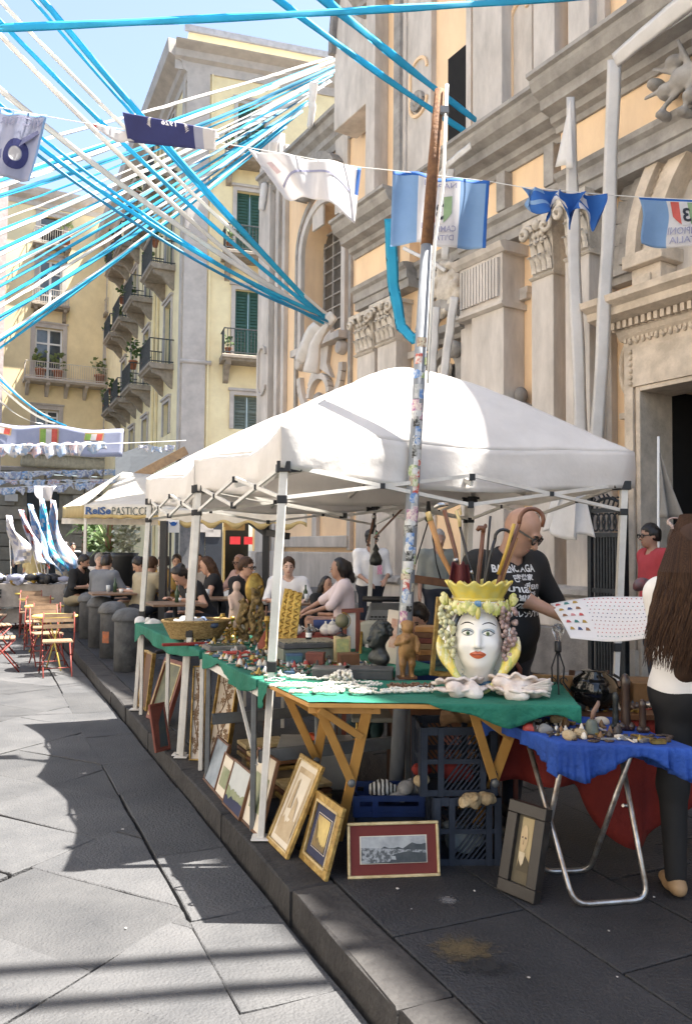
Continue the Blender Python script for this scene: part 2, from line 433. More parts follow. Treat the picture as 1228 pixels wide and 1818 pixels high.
c=gr(860,1720);blob(c,.17,.09,0,.0085,'damp_stain',fade_mat('damp',(.02,.02,.022),.8,16,.15,.08,c),pave,j=.05)
c=gr(795,1602);blob(c,.07,.07,0,.010,'chalk_mark',fade_mat('chalk',(.30,.30,.31),.5,40,.06,.06,c),pave,j=.05)
white_bits=M('paper',(.5,.48,.45),rough=.8)
lit=[(705,1580),(842,1584),(938,1738),(1095,1737),(1080,1655),(730,1616),(1160,1595)]
def scrap(p,r,z):
 mb=MB();a=U(0,3);n=6
 pts=[(p.x+math.cos(a+i)*r*U(.6,1.2),p.y+math.sin(a+i)*r*U(.6,1.2),z+U(.002,r*.5))for i in range(n)]
 mb.add(pts+[(p.x,p.y,z+r*.6)],[(i,(i+1)%n,n)for i in range(n)]);return mb.build('paper_scrap',white_bits,solid=.002)
for i,q in enumerate(lit):tag(scrap(gr(*q,0),U(.004,.009),.004),'tiny pale litter scrap lying on the dark pavement slabs','litter','litter scraps on the pavement')
for q,r in[((300,1362),.022),((285,1536),.010),((218,1474),.010),((222,1274),.012),((224,1650),.006),((135,1160),.01)]:
 tag(scrap(gr(*q,SZ),r,SZ+.004),'small white paper scrap lying on the street flagstones','litter','litter scraps on the street')
 # church
grey=M('church_grey_stucco',(.64,.585,.53),(.40,.365,.33),sc=3.2,rough=.9,bump=.3,bsc=30,thr=(.3,.66),stretch=(1,1,.3),det=10)
greyd=M('church_grey_cornice',(.40,.375,.345),(.22,.205,.19),sc=3.5,rough=.9,bump=.3,bsc=25,thr=(.3,.66),det=10)
peach=M('church_peach_stucco',(.90,.66,.42),(.78,.56,.36),sc=2.5,rough=.9,bump=.2,bsc=30,stretch=(1,1,.35),det=9)
stone=M('portal_stone',(.68,.58,.47),(.46,.39,.31),sc=4,rough=.85,bump=.5,bsc=35)
marble=M('capital_stone',(.66,.60,.52),(.44,.39,.33),sc=7,rough=.8,bump=.6,bsc=30)
plinthm=M('plinth_stone',(.27,.255,.24),(.16,.15,.145),sc=3,rough=.85,bump=.5,bsc=25)
darkhole=M('interior_shade',(.012,.011,.010),rough=.9)  # near-black colour stands in for unlit depth behind openings
bronze_dark=M('iron_dark',(.035,.04,.045),(.02,.022,.025),sc=12,rough=.5,metal=.4,bump=.2)
wood_dark=M('dark_wood',(.06,.035,.02),(.03,.018,.01),sc=8,rough=.5,stretch=(1,1,.15))
FB=Vector((0.52,14.5,0));FE=(0.517,-0.856)
F=Fr(FB,FE)
church=thing('church','baroque church facade of grey pilasters and peach panels with a stone portal','church',FB,F.rz)
def C():return MB(F.T)
def cpart(mb,name,m,bevel=.012,par=None,**k):return mb.build(name,m,par or church,bevel=bevel,**k)
def strip(name,x0,x1,d0,d1,z0,z1,m,bevel=.012,par=None):
 return cpart(C().bx(x0,x1,-d1,-d0,z0,z1),name,m,bevel,par)
XE=9.3
# body: main block and wing
zt=7.60
xm0=F.X(632,650,.25)
wx0=F.X(463,600,-.6);wx1=xm0
xdl=F.X(1166,800,0);xdr=xdl+3.2;zdoor=F.Z(1166,693,0)
XR=20.0
b=C();b.bx(xm0,xdl,0,.9,.0,11.8);b.bx(xdr,XR,0,.9,0,11.8);b.bx(xdl,xdr,0,.9,zdoor,11.8)
cpart(b,'wall',peach,0)
# window wing on the left, set back
wd=-.6
wzx=F.px(640,130,wd+.3)
wz1=F.Z(560,215,wd)
nx0=F.X(541,480,wd);nx1=F.X(612,480,wd);nz0=F.Z(585,590,wd);nz1=F.Z(565,372,wd);nxm=(nx0+nx1)/2;nr=(nx1-nx0)/2
b=C();b.bx(wx0,nx0,-wd,-wd+.7,0,wz1);b.bx(nx1,wx1+.02,-wd,-wd+.7,0,wz1);b.bx(nx0,nx1,-wd,-wd+.7,0,nz0)
arc=[(nxm+nr*math.cos(math.pi*i/12),nz1-nr+nr*math.sin(math.pi*i/12))for i in range(13)]
b.prism([(nx1,wz1),(nx0,wz1)]+arc[::-1],lambda a,z:(a,-wd,z),lambda a,z:(a,-wd+.7,z))
b.bx(nx0-.1,nx1+.1,-wd+.56,-wd+.72,nz0-.1,nz1+.1)
cpart(b,'wing_wall',peach,0)
gx0=F.X(577,490,wd-.5);gz0=nz0+.02
win=cpart(C().bx(gx0,nx1-.03,-wd+.50,-wd+.555,nz0+.2,nz1-.35),'window',M('dusty_window',(.10,.085,.07),(.06,.05,.04),sc=6),.01)
b=C()
for i in range(5):x=lerp(gx0,nx1-.03,i/4);b.bx(x-.02,x+.02,-wd+.46,-wd+.50,nz0+.2,nz1-.35)
for i in range(9):z=lerp(nz0+.2,nz1-.35,i/8);b.bx(gx0,nx1-.03,-wd+.462,-wd+.498,z-.015,z+.015)
b.build('grille',greyd,win)
def frame_arch(x0,x1,z0,z1,w,d0,d1,name,m,n=14,par=None,bottom=True):
 xm,r=(x0+x1)/2,(x1-x0)/2;b=C()
 inner=[(x1,z0)]+[(xm+r*math.cos(math.pi*i/n),z1-r+r*math.sin(math.pi*i/n))for i in range(n+1)]+[(x0,z0)]
 outer=[(x1+w,z0)]+[(xm+(r+w)*math.cos(math.pi*i/n),z1-r+(r+w)*math.sin(math.pi*i/n))for i in range(n+1)]+[(x0-w,z0)]
 for i in range(len(inner)-1):
  q=[inner[i],outer[i],outer[i+1],inner[i+1]]
  b.hexa([(x,-d0,z)for x,z in q]+[(x,-d1,z)for x,z in q])
 return cpart(b,name,m,0,par)
frame_arch(nx0,nx1,nz0-.2,nz1,.16,wd,wd+.10,'niche_moulding',grey)
frame_arch(nx0-.26,nx1+.26,nz0-1.5,nz1+.35,.10,wd,wd+.07,'niche_moulding',greyd)
strip('niche_sill',nx0-.2,nx1+.2,wd+.0,wd+.26,nz0-.32,nz0-.16,grey)
b=C();zc=F.Z(570,660,wd);k=(nx1-nx0)*.5
def ringbar(pts,w,d0,d1,bb):
 for i in range(len(pts)-1):
  (x0,z0),(x1,z1)=pts[i],pts[i+1];l=math.hypot(x1-x0,z1-z0)or 1;ox,oz=-(z1-z0)/l*w/2,(x1-x0)/l*w/2
  q=[(x0-ox,z0-oz),(x1-ox,z1-oz),(x1+ox,z1+oz),(x0+ox,z0+oz)]
  bb.hexa([(x,-d0,z)for x,z in q]+[(x,-d1,z)for x,z in q])
ringbar([(nxm+k*1.05*math.cos(t),zc+.95*math.sin(t))for t in[math.pi*(1+i/16)for i in range(17)]],.17,wd,wd+.12,b)
ringbar([(nxm+k*.5*math.cos(t),zc-.55+.42*math.sin(t))for t in[math.pi*(i/12)for i in range(13)]],.13,wd,wd+.15,b)
b.prism([(nxm-k*.55,zc+.85),(nxm-k*.35,zc+.1),(nxm-k*.6,zc-.25),(nxm,zc+.05),(nxm+k*.6,zc-.25),(nxm+k*.35,zc+.1),(nxm+k*.55,zc+.85)],lambda a,z:(a,-wd,z),lambda a,z:(a,-wd-.1,z))
for sx in(-1,1):b.lathe([(.02,-.14),(.13,-.12),(.16,0),(.13,.12),(.02,.14)],(nxm+sx*k*1.02,-wd-.05,zc+.32),10,rot=(R(90),0,0))
cpart(b,'cartouche',grey,.01)
s_=SDF((nxm-.3,-wd-.35,zc-1.1),(nxm+.3,-wd+.1,zc-.3),.02)
s_.ell((nxm,-wd-.1,zc-.65),(.14,.12,.17)).ell((nxm,-wd-.12,zc-.9),(.2,.1,.12)).ell((nxm,-wd-.22,zc-.66),(.03,.05,.04))
me=s_.build('carved_head',greyd,None);me.parent=church
def PXW(p,y=600,d=wd):return F.X(p,y,d)
for(p0,p1,d)in[(463,470,.10),(471,489,.20),(490,496,.06),(497,502,.16),(506,511,.12)]:
 strip('pilaster',PXW(p0),PXW(p1),wd,wd+d,0.9,wz1+(0.4 if d>.15 else 0),grey)
b=C();zo0,zo1=F.Z(480,695,wd+.2),F.Z(480,610,wd+.2);xo=(PXW(472)+PXW(488))/2;w=(PXW(488)-PXW(472))/2*.8
pts=[(xo+w*math.cos(t),(zo1-w if math.sin(t)>=0 else zo0+w)+w*math.sin(t))for t in[2*math.pi*i/24 for i in range(25)]]
ringbar(pts,.07,wd+.2,wd+.26,b);cpart(b,'oval_panel',grey,0)
zc0=F.Z(506,272,wd+.3);zc1=F.Z(644,131,wd+.3)
prof=[(.06,0),(.06,.16),(.14,.22),(.14,.36),(.26,.44),(.30,.60),(.38,.62),(.38,.70)]
cpart(C().mould(PXW(478,300),wx1,min(zc0,zc1)-.70,prof,-wd),'wing_cornice',greyd,0)
strip('wing_attic',PXW(490,300),wx1,wd-.5,wd-.02,wz1-.05,zc1-.05,peach,0)
strip('wing_attic_frame',PXW(512,300),wx1-.1,wd-.02,wd+.05,wz1-.9,wz1-.75,grey)
b=C();zp=F.Z(585,300,wd+.2)
ringbar([(nxm+.95*math.cos(t),zp-.35+.75*math.sin(t))for t in[math.pi*(.08+.84*i/14)for i in range(15)]],.20,wd,wd+.34,b)
b.lathe([(.02,-.15),(.2,-.12),(.22,.12),(.02,.15)],(nxm-.5,-wd-.2,zp-.1),12,rot=(R(90),0,0));b.bx(nxm+.5,nxm+.95,-wd-.32,-wd,zp-.25,zp-.1)
cpart(b,'pediment',greyd,0)
b=C();b.bx(PXW(556),PXW(575),-wd-.06,-wd,zp-1.0,zp-.5);b.bx(PXW(600,300),PXW(622,300),-wd-.08,-wd,zp-1.0,zp+.9)
cpart(b,'wing_frame',grey)
strip('plinth',wx0-.05,wx1,wd,wd+.28,0,.75,plinthm,.02)
strip('wall_base',wx0-.02,wx1,wd,wd+.20,.75,F.Z(570,980,wd),grey,.02)
zb0,zb1=F.Z(570,972,wd),F.Z(570,952,wd)
strip('panel_frame',PXW(500,960),PXW(625,960),wd,wd+.14,zb0,zb1,grey,.02)
strip('panel_frame',PXW(560,930),PXW(568,930),wd,wd+.10,zb1,2.6,grey,.01)
strip('panel_frame',PXW(622,930),PXW(628,930),wd,wd+.10,zb1-.3,2.6,grey,.01)
# lower order: pilasters left to right
def pil(p0,p1,d,zb,ztop,y=700,m=grey,name='pilaster'):
 return strip(name,F.X(p0,y,d),F.X(p1,y,d),0,d,zb,ztop,m)
zcap0=F.Z(965,488,.3);zcap1=F.Z(965,392,.3)
pil(633,664,.25,1.1,zcap0-.08);pil(669,702,.33,1.1,zcap0-.08);pil(664,669,.1,1.1,zcap0-.3)
pil(704,712,.08,1.1,zcap0-.25);pil(737,772,.05,1.1,zcap0-.4)
pil(836,893,.40,1.1,zcap0-.12,m=grey);pil(817,843,.25,1.1,zcap0-.12);pil(893,900,.06,1.1,zcap0)
pil(943,982,.34,1.1,zcap0-.02);pil(1003,1046,.42,1.1,zcap0+.02);pil(1046,1062,.22,1.1,zcap0+.3);pil(1062,1084,.12,1.1,zcap0+.6)
xa,xb=F.X(902,640),F.X(943,640);za=F.Z(920,525)
strip('panel_frame',xa,xa+.10,.0,.10,1.1,za,grey);strip('panel_frame',xa+.10,xb,.0,.10,za-.12,za,grey)
xa2=F.X(748,640);xb2=F.X(706,640)
strip('panel_frame',xb2,xa2+.1,.0,.09,zcap0-.42,zcap0-.30,grey)
b=C();x0,x1=F.X(818,500,.4),F.X(893,500,.4);z0,z1=F.Z(860,540,.4),F.Z(860,470,.4)
b.bx(x0,x1,-.42,0,z0-.06,z1+.06);n=13
for i in range(n):
 xx=lerp(x0+.04,x1-.04,(i+.5)/n);b.bx(xx-.022,xx+.022,-.47,-.42,z0+.02,z1)
b.mould(x0-.05,x1+.05,z0-.14,[(.42,0),(.48,.03),(.48,.07),(.43,.08)]);b.mould(x0-.08,x1+.08,z1+.06,[(.44,0),(.5,.05),(.54,.12),(.46,.15)])
cpart(b,'fluted_frieze',grey,0)
strip('string_course',F.X(895,520),F.X(944,520),0,.10,F.Z(920,530),F.Z(920,518),grey)
def capital(x0,x1,d,z0,z1):
 b=C();w=x1-x0;h=z1-z0;xm=(x0+x1)/2
 b.hexa([(x0,-d,z0),(x1,-d,z0),(x1,0,z0),(x0,0,z0),(x0-.06*w,-d-.06,z1-.1*h),(x1+.06*w,-d-.06,z1-.1*h),(x1+.06*w,0,z1-.1*h),(x0-.06*w,0,z1-.1*h)])
 b.bx(x0-.14*w,x1+.14*w,-d-.14,0,z1-.1*h,z1)
 b.mould(x0-.03,x1+.03,z0-.05,[(d+.02,0),(d+.05,.025),(d+.02,.05)])
 for row,(zz,hh,n)in enumerate(((z0+.02,.36*h,4),(z0+.25*h,.38*h,3))):
  for i in range(n):
   xx=lerp(x0,x1,(i+.5)/n);lw=w/n*.46
   def leaf(u,v,xx=xx,lw=lw,zz=zz,hh=hh):
    a=(u-.5)*2;t=v;wd_=lw*(1-.75*t**3)*(1+.18*math.sin(t*18));curl=.03+.10*t**2.5
    z=zz+hh*(t if t<.85 else .85-(t-.85)*.9)
    return(xx+a*wd_,-d-curl-.03*(1-a*a),z)
   b.grid(leaf,4,6)
 for sx in(-1,1):
  c=(xm+sx*w*.50,-d-.12,z1-.24*h);rr=.15*h
  pts=[(c[0]+sx*-1*rr*(1-t/3.4)*math.cos(t*3.1),c[1]-.02*t,c[2]+rr*(1-t/3.4)*math.sin(t*3.1))for t in[i/6 for i in range(19)]]
  b.tube(pts,.035,6)
 b.ball((xm,-d-.12,z1-.13*h),(.07,.06,.08),8)
 for i in range(3):b.ball((xm+(i-1)*w*.2,-d-.09,z1-.3*h),(.05,.04,.05),7)
 for i in range(-2,3):b.ball((xm+i*w*.16,-d-.08,z1-.42*h),(.035,.035,.05),6)
 return cpart(b,'capital',marble,0)
capital(F.X(633,590,.25),F.X(663,590,.25),.25,zcap0-.08,zcap1-.12);capital(F.X(670,580,.33),F.X(701,580,.33),.33,zcap0-.08,zcap1-.12)
capital(F.X(945,440,.34),F.X(982,440,.34),.34,zcap0,zcap1);capital(F.X(1006,420,.42),F.X(1046,420,.42),.42,zcap0+.04,zcap1+.04)
# entablature in three runs
def entab(x0,x1,d,par=None):
 z=zcap1+.02
 cpart(C().mould(x0,x1,z,[(d,0),(d,.14),(d+.04,.15),(d+.04,.30),(d+.10,.34),(d+.12,.40),(d+.02,.42)]),'architrave',greyd,0)
 strip('frieze',x0,x1,0,d-.02,z+.42,zt-.62,peach,0)
 cpart(C().mould(x0-.04,x1+.04,zt-.62,[(d+.02,0),(d+.04,.07),(d+.12,.10),(d+.14,.18),(d+.30,.22),(d+.32,.34),(d+.44,.40),(d+.50,.50),(d+.50,.55),(d+.56,.57),(d+.56,.62)]),'cornice',greyd,0)
x585,x700=F.X(615,440,.6),F.X(704,420,.5)
entab(xm0-.05,x700,.26);entab(x700+.005,F.X(815,320,.2),.06);entab(F.X(815,320,.2)+.005,F.X(1002,200,.3),.20)
xr2=F.X(1002,200,.3);entab(xr2+.005,XR,.40)
for p in(1046,975,700,890):x=F.X(p,300,.3);strip('frieze_block',x-.09,x+.09,.0,.33,zcap1+.44,zt-.63,greyd)
# upper storey, a row of strips
zu0,zu1=zt,11.74
def up(p0,p1,d,m,y=250,z1=None,name='upper_pilaster_recess'):return strip(name,F.X(p0,y,d),F.X(p1,y,d),-.1 if d<0 else 0,d if d>0 else d,zu0,z1 or zu1,m)
for p0,p1,d,m in[(648,664,.30,grey),(666,674,.12,greyd),(697,708,.25,greyd),(710,719,.18,grey),(722,764,.14,grey),(838,890,.34,grey),(892,898,.06,greyd),(900,944,.12,grey),(946,984,.26,grey),(985,990,.08,greyd),(1008,1046,.26,grey),(1048,1074,.12,grey)]:up(p0,p1,d,m)  # narrow darker greys paint shade into the recesses between upper pilasters
for p0,p1,d,zl,zh in((726,762,.14,F.Z(744,205,.14),F.Z(744,105,.14)),(906,940,.12,F.Z(922,232,.12),F.Z(922,5,.12))):
 x0,x1=F.X(p0,150,d),F.X(p1,150,d);xm,w=(x0+x1)/2,(x1-x0)/2*.82
 b=C();pts=[(xm+w*math.cos(t),(zh-w if math.sin(t)>=0 else zl+w)+w*math.sin(t))for t in[2*math.pi*i/24 for i in range(25)]]
 ringbar(pts,.05,d,d+.035,b);cpart(b,'panel_outline',peach,0)
 b=C();ringbar([(xm+w*.55*math.cos(t),zl+w+w*.55*math.sin(t))for t in[2*math.pi*i/16 for i in range(17)]],.08,d,d+.07,b);b.ball((xm,-d-.05,zl+w),(.08,.07,.1),8);cpart(b,'rosette',greyd,0)
ux0,ux1=F.X(766,150),F.X(838,150);uzt=F.Z(800,-60)
b=C();b.bx(ux0+.05,ux1+.2,-.03,-.001,zu0,11.7);cpart(b,'upper_niche_back',peach,0)
strip('upper_window',ux1-.55,ux1-.02,.03,.05,zu0+.25,F.Z(826,85),darkhole,0)
frame_arch(ux0,ux1,zu0,uzt,.12,.0,.13,'upper_niche_moulding',grey)
b=C();xs,zs=F.X(1130,45,.2),F.Z(1130,45,.2)
b.lathe([(.02,-.1),(.13,-.1),(.16,0),(.13,.1),(.02,.1)],(xs,-.2,zs),12,rot=(R(90),0,0));b.bx(xs-.14,xs+.02,-.22,0,zs,zs+1.6);b.bx(xs+.45,xs+.6,-.2,0,zs,zs+1.6);cpart(b,'scroll',greyd,.01)
b=C();xg0,xg1=F.X(590,60,.1),F.X(650,30,.1);zg=F.Z(596,90,.1)
poly=[(xg1,zg-1.6),(xg0,zg-1.6)]+[(xg0+(xg1-xg0)*(1-math.cos(t)),zg+2.3*math.sin(t))for t in[math.pi/2*i/8 for i in range(9)]]
b.prism(poly,lambda a,z:(a,-.05,z),lambda a,z:(a,.5,z));cpart(b,'shoulder',grey,.02)
b=C();ringbar([(xg0+(xg1-xg0)*(1-math.cos(t)),zg+2.3*math.sin(t))for t in[math.pi/2*i/8 for i in range(9)]],.14,-.5,.16,b);cpart(b,'shoulder_coping',plinthm,0)
b=C();b.bx(xm0,XR,.9,6,0,11.3);cpart(b,'nave',grey,0)
b=C();b.bx(11.05,XR,.1,.9,11.8,14.6);b.bx(11.05,XR,.2,.6,15.1,15.5)  # raised parapet and gaps out of view, shaped for the pavement's shade edge
for i in range(14):b.bx(11.05+i*.40,11.05+i*.40+.12,.25,.5,14.6,15.1)
b.bx(14.6,XR,.2,.6,14.6,15.1);b.mould(xm0-.1,XR,11.72,[(.3,0),(.3,.12),(.5,.3),(.5,.4)])
for i in range(5):x=1.2+i*1.9;b.lathe([(.18,0),(.22,.1),(.1,.22),(.2,.42),(.12,.6),(.03,.8)],(x,-.1,12.12),8)
cpart(b,'shadow_parapet',greyd,0,kind='stuff')
# statue niche
sx0,sx1=F.X(776,650,.05),F.X(816,650,.05);sz0,sz1=2.55,F.Z(795,618,.1)
strip('statue_niche',sx0,sx1,.0,.015,sz0,sz1-.25,plinthm,0)
frame_arch(sx0,sx1,sz0,sz1-.1,.12,.0,.14,'statue_niche_moulding',greyd)
xm=(sx0+sx1)/2
b=C();b.mould(sx0-.25,sx1+.35,sz1+.08,[(.16,0),(.2,.06),(.34,.1),(.36,.2)]);ringbar([(xm+.5*math.cos(t),sz1+.25+.42*math.sin(t))for t in[math.pi*i/12 for i in range(13)]],.14,.0,.32,b)
for sx in(-1,1):b.lathe([(.02,-.12),(.12,-.1),(.14,.08),(.02,.12)],(xm+sx*.42,-.25,sz1-.12),10,rot=(R(90),0,0));b.bx(xm+sx*.45-.07,xm+sx*.45+.07,-.2,0,sz0+.2,sz1-.2)
cpart(b,'statue_hood',greyd,0)
s_=SDF((xm-.35,-.35,sz0),(xm+.35,.0,sz1-.25),.025);zz=F.Z(797,655,.15)
s_.ell((xm,-.15,zz),(.09,.1,.12)).cone((xm,-.14,zz-.2),(xm,-.14,sz0),.17,.24).cone((xm-.18,-.14,zz-.25),(xm-.24,-.2,zz-.65),.06,.05).cone((xm+.18,-.14,zz-.25),(xm+.1,-.26,zz-.55),.06,.05).ell((xm,-.08,zz+.02),(.13,.05,.15),k=.02)
s_.build('statue',marble,church)
def carved(cx,cz,d,r,seed,name,m,n=16,h=.03):
 q=random.Random(seed);s_=SDF((cx-r*1.6,-d-r,cz-r*1.6),(cx+r*1.6,-d+.06,cz+r*1.6),h)
 s_.ell((cx,-d-.06*r,cz),(r*.55,r*.3,r*.7))
 for i in range(n):
  t=2*math.pi*i/n;a=q.uniform(.6,1.0)*r;s_.ell((cx+a*math.cos(t)*.9,-d-q.uniform(.05,.3)*r,cz+a*math.sin(t)),(r*q.uniform(.14,.3),r*.2,r*q.uniform(.14,.3)),k=.02)
 return s_.build(name,m,church)
carved(F.X(788,515,.2),F.Z(788,515,.2),.12,.42,3,'shield',marble)
carved(F.X(925,208,.2),F.Z(925,208,.2),.12,.22,4,'gilded_crest',M('gilt_wood',(.30,.2,.09),(.10,.07,.04),sc=9,rough=.5,bump=.4),12,.022)
cxx,czz=F.X(925,712,.15),F.Z(925,712,.15)
s_=SDF((cxx-.3,-.4,czz-.5),(cxx+.3,.05,czz+.3),.02);s_.ell((cxx,-.16,czz+.08),(.09,.1,.12)).ell((cxx,-.12,czz-.16),(.2,.12,.14)).cone((cxx,-.12,czz-.2),(cxx,-.1,czz-.45),.12,.05);s_.build('bust',plinthm,church)
xq,zq=F.X(1205,150,.5),F.Z(1205,150,.5)
s_=SDF((xq-.9,-.95,zq-.8),(xq+1.2,-.1,zq+.7),.022)
for(x,z,r1)in((.1,0,.16),(.45,.1,.18),(-.1,-.05,.11),(-.25,.1,.08),(.2,-.25,.09),(.6,.2,.14),(-.15,-.3,.06),(0,.22,.10),(.1,-.38,.06),(.32,.28,.09)):s_.ell((xq+x,-.55,zq+z),(r1,.14,r1*.8),k=.03)
for t in range(9):s_.cone((xq+.2,-.55,zq),(xq+.2+.55*math.cos(t*.7+.4),-.62,zq+.42*math.sin(t*.7+.4)),.05,.02,k=.03)
s_.build('carved_angels',greyd,church)
# portal
xj0,xj1=F.X(1108,800,.35),xdl
pd=.35
xpo=xdr+(xj1-xj0)
b=C()
for x0,x1 in((xj0,xj1),(xdr,xpo)):
 b.bx(x0,x1,-pd,0,0,zdoor+.0);b.bx(x0+.16,x1-.12,-pd-.05,-pd,.45,zdoor)
 b.bx(x0-.05,x1+.02,-pd-.1,0,0,.45)
 b.bx(x1-.0,x1+.001,-.1,0,0,zdoor)
b.bx(xj0,xpo,-pd,0,zdoor+.001,zdoor+.62);b.bx(xj0+.16,xpo-.16,-pd-.05,-pd,zdoor,zdoor+.44)
cpart(b,'portal_jamb',stone,.02)
for x in(xj1+.001,xdr-.061):(strip('portal_reveal',x,x+.06,-.20,pd+.03,0,zdoor-.001,stone,.01),strip('recess_shade',x,x+.06,-.90,-.201,0,zdoor-.001,darkhole,0))  # inner part of the reveal coloured near-black as doorway shade
strip('portal_soffit',xj1+.06,xdr-.06,-.20,pd+.03,zdoor-.06,zdoor-.001,stone,.01)
b=C()
for i in range(46):b.ball((xj0+.10,-pd-.012,.5+i*(zdoor+.5-.5)/46),(.035,.03,.03),6)
for i in range(40):b.ball((xj0+.1+i*.09,-pd-.012,zdoor+.54),(.03,.03,.035),6)
cpart(b,'bead_moulding',stone,0,kind='stuff')
zf0=F.Z(1160,668,.35);zf1=F.Z(1160,592,.35);zf0=zdoor+.64
b=C();b.bx(xj0-.02,xpo+.02,-pd+.02,0,zf0,zf1);n=58
for i in range(n):xx=lerp(xj0,xpo,(i+.5)/n);b.bx(xx-.018,xx+.018,-pd-.02,-pd+.02,zf0+.05,zf1-.03)
cpart(b,'fluted_frieze',stone,0)
b=C();b.mould(xj0-.05,xpo+.05,zf1,[(pd,0),(pd+.05,.05),(pd+.08,.10),(pd+.1,.11)]);b.mould(xj0-.28,xpo+.28,zf1+.21,[(pd+.14,0),(pd+.3,.04),(pd+.32,.12),(pd+.42,.17),(pd+.44,.24),(pd+.2,.26)]);b.bx(xj0-.1,xpo+.1,-pd-.08,0,zf1+.11,zf1+.21)
for i in range(44):xx=lerp(xj0-.08,xpo+.08,(i+.5)/44);b.bx(xx-.025,xx+.025,-pd-.15,-pd-.08,zf1+.12,zf1+.205)
cpart(b,'portal_cornice',stone,0)
b=C();xv=xj0-.06
b.tube([(xv-.1+.1*math.cos(t*.9)*(1-t/9),-.12,zf0+.0+t*-.1+.1*math.sin(t))for t in[i*.4 for i in range(18)]],.04,6);b.bx(xv-.14,xv+.02,-.2,0,zf0-.95,zf0-.88)
cpart(b,'volute',stone,0)
za0=zf1+.47;xa0=F.X(1120,500,.3);apx=F.X(1172,500,.3)
zim=F.Z(1140,470,.35)
b=C();b.bx(xa0,apx,-.30,.3,za0,zim);b.bx(xa0-.06,apx+.09,-.40,.3,zim,zim+.16);b.bx(xa0+.12,apx-.12,-.33,-.30,za0+.12,zim-.1)
cpart(b,'arch_pier',stone,.015)
acx=(xdl+xdr)/2;ri,ro=acx-apx+.05,acx-xa0
b=C();n=22
for i in range(n):
 t0,t1=math.pi*(1-i/n),math.pi*(1-(i+1)/n)
 for(r0,r1,d)in((ri,ri+.18,.30),(ri+.18,ro-.1,.25),(ro-.1,ro+.04,.36)):
  q=[(acx+r0*math.cos(t0),zim+.16+r0*math.sin(t0)),(acx+r1*math.cos(t0),zim+.16+r1*math.sin(t0)),(acx+r1*math.cos(t1),zim+.16+r1*math.sin(t1)),(acx+r0*math.cos(t1),zim+.16+r0*math.sin(t1))]
  b.hexa([(x,0,z)for x,z in q]+[(x,-d,z)for x,z in q])
for i in range(60):
 t=math.pi*(1-(i+.5)/60);r_=ri+.28;b.ball((acx+r_*math.cos(t),-.26,zim+.16+r_*math.sin(t)),(.05,.03,.05),6)
cpart(b,'arch',stone,0)
b=C();b.bx(apx-.3,acx*2-apx+.3,-.012,-.002,za0,zim+ri+.4);cpart(b,'lunette',grey,0)
b=C();ringbar([(acx+(ro+.3)*math.cos(t),zim+.16+(ro+.3)*math.sin(t))for t in[math.pi*(1-i/24)for i in range(25)]],.3,0,.16,b);ringbar([(acx+(ro+.2)*math.cos(t),zim+.16+(ro+.2)*math.sin(t))for t in[math.pi*(1-i/24)for i in range(25)]],.12,0,.22,b);b.bx(xa0-.62,xa0-.02,-.16,0,zim-.05,zim+.2);b.bx(xa0-.55,xa0-.02,-.22,0,zim+.04,zim+.12)
cpart(b,'arch_surround',greyd,0)
b=C();b.bx(xdl+.14,xdr-.14,.72,.80,0,zdoor);cpart(b,'door',darkhole,.01)  # black sheet standing in for the unlit church interior, no door leaf
b=C();
for i in range(8):x=lerp(xdl+.3,xdr-.3,i/7);b.bx(x-.05,x+.05,.68,.72,.3,zdoor-.2)
cpart(b,'door_panel',wood_dark,.01)
for i,(p0,p1,d)in enumerate([(628,706,.45),(706,815,.16),(815,900,.52),(900,940,.16),(940,1086,.54)]):
 x0,x1=F.X(p0,1000,d),F.X(p1,1000,d)
 strip('plinth',x0,x1,0,d,0,.62,plinthm,.02);strip('pilaster_base',x0+.02,x1-.02,0,d-.05,.62,1.0,grey,.02)
 cpart(C().mould(x0,x1,1.0,[(d-.02,0),(d+.02,.04),(d,.1),(d-.08,.14)]),'base_moulding',greyd,0)
cpart(C().bx(xj0-.5,XR,-.9,0,0,.14),'door_step',plinthm,.02)
gx0,gx1=F.X(1045,980,.8),F.X(1112,980,.8);gz1=F.Z(1080,878,.8)
gate=thing('iron_gate','dark wrought iron gate leaf standing open beside the church door','gate',F.T@Vector((gx0,-.8,0)),F.rz)
b=C();b.bx(gx0,gx0+.05,-.83,-.78,.0,gz1);b.bx(gx1-.06,gx1,-.84,-.77,.0,gz1-.05)
for z in(.15,.95,1.1,gz1-.48,gz1-.2):b.bx(gx0+.05,gx1-.06,-.82,-.79,z,z+.05)
b.build('gate_frame',bronze_dark,gate)
n=9
for i in range(n):
 x=lerp(gx0+.1,gx1-.1,i/(n-1));C().bx(x-.012,x+.012,-.815,-.795,.2,gz1-.48).build('gate_bar',bronze_dark,gate)
b=C()
for i in range(5):
 x=lerp(gx0+.1,gx1-.12,i/4);b.tube([(x+.06*math.cos(t),-.805,gz1-.31+.1*math.sin(t))for t in[2*math.pi*j/10 for j in range(11)]],.012,5)
b.tube([(lerp(gx0,gx1,i/10),-.805,gz1-.15+.22*math.sin(i/10*math.pi)*.5)for i in range(11)],.018,5)
for i in range(7):x=lerp(gx0+.05,gx1-.05,i/6);b.tube([(x,-.805,gz1-.15),(x+.05,-.805,gz1-.04),(x,-.805,gz1+.04*math.sin(i))],.012,5)
b.build('scrollwork',bronze_dark,gate)
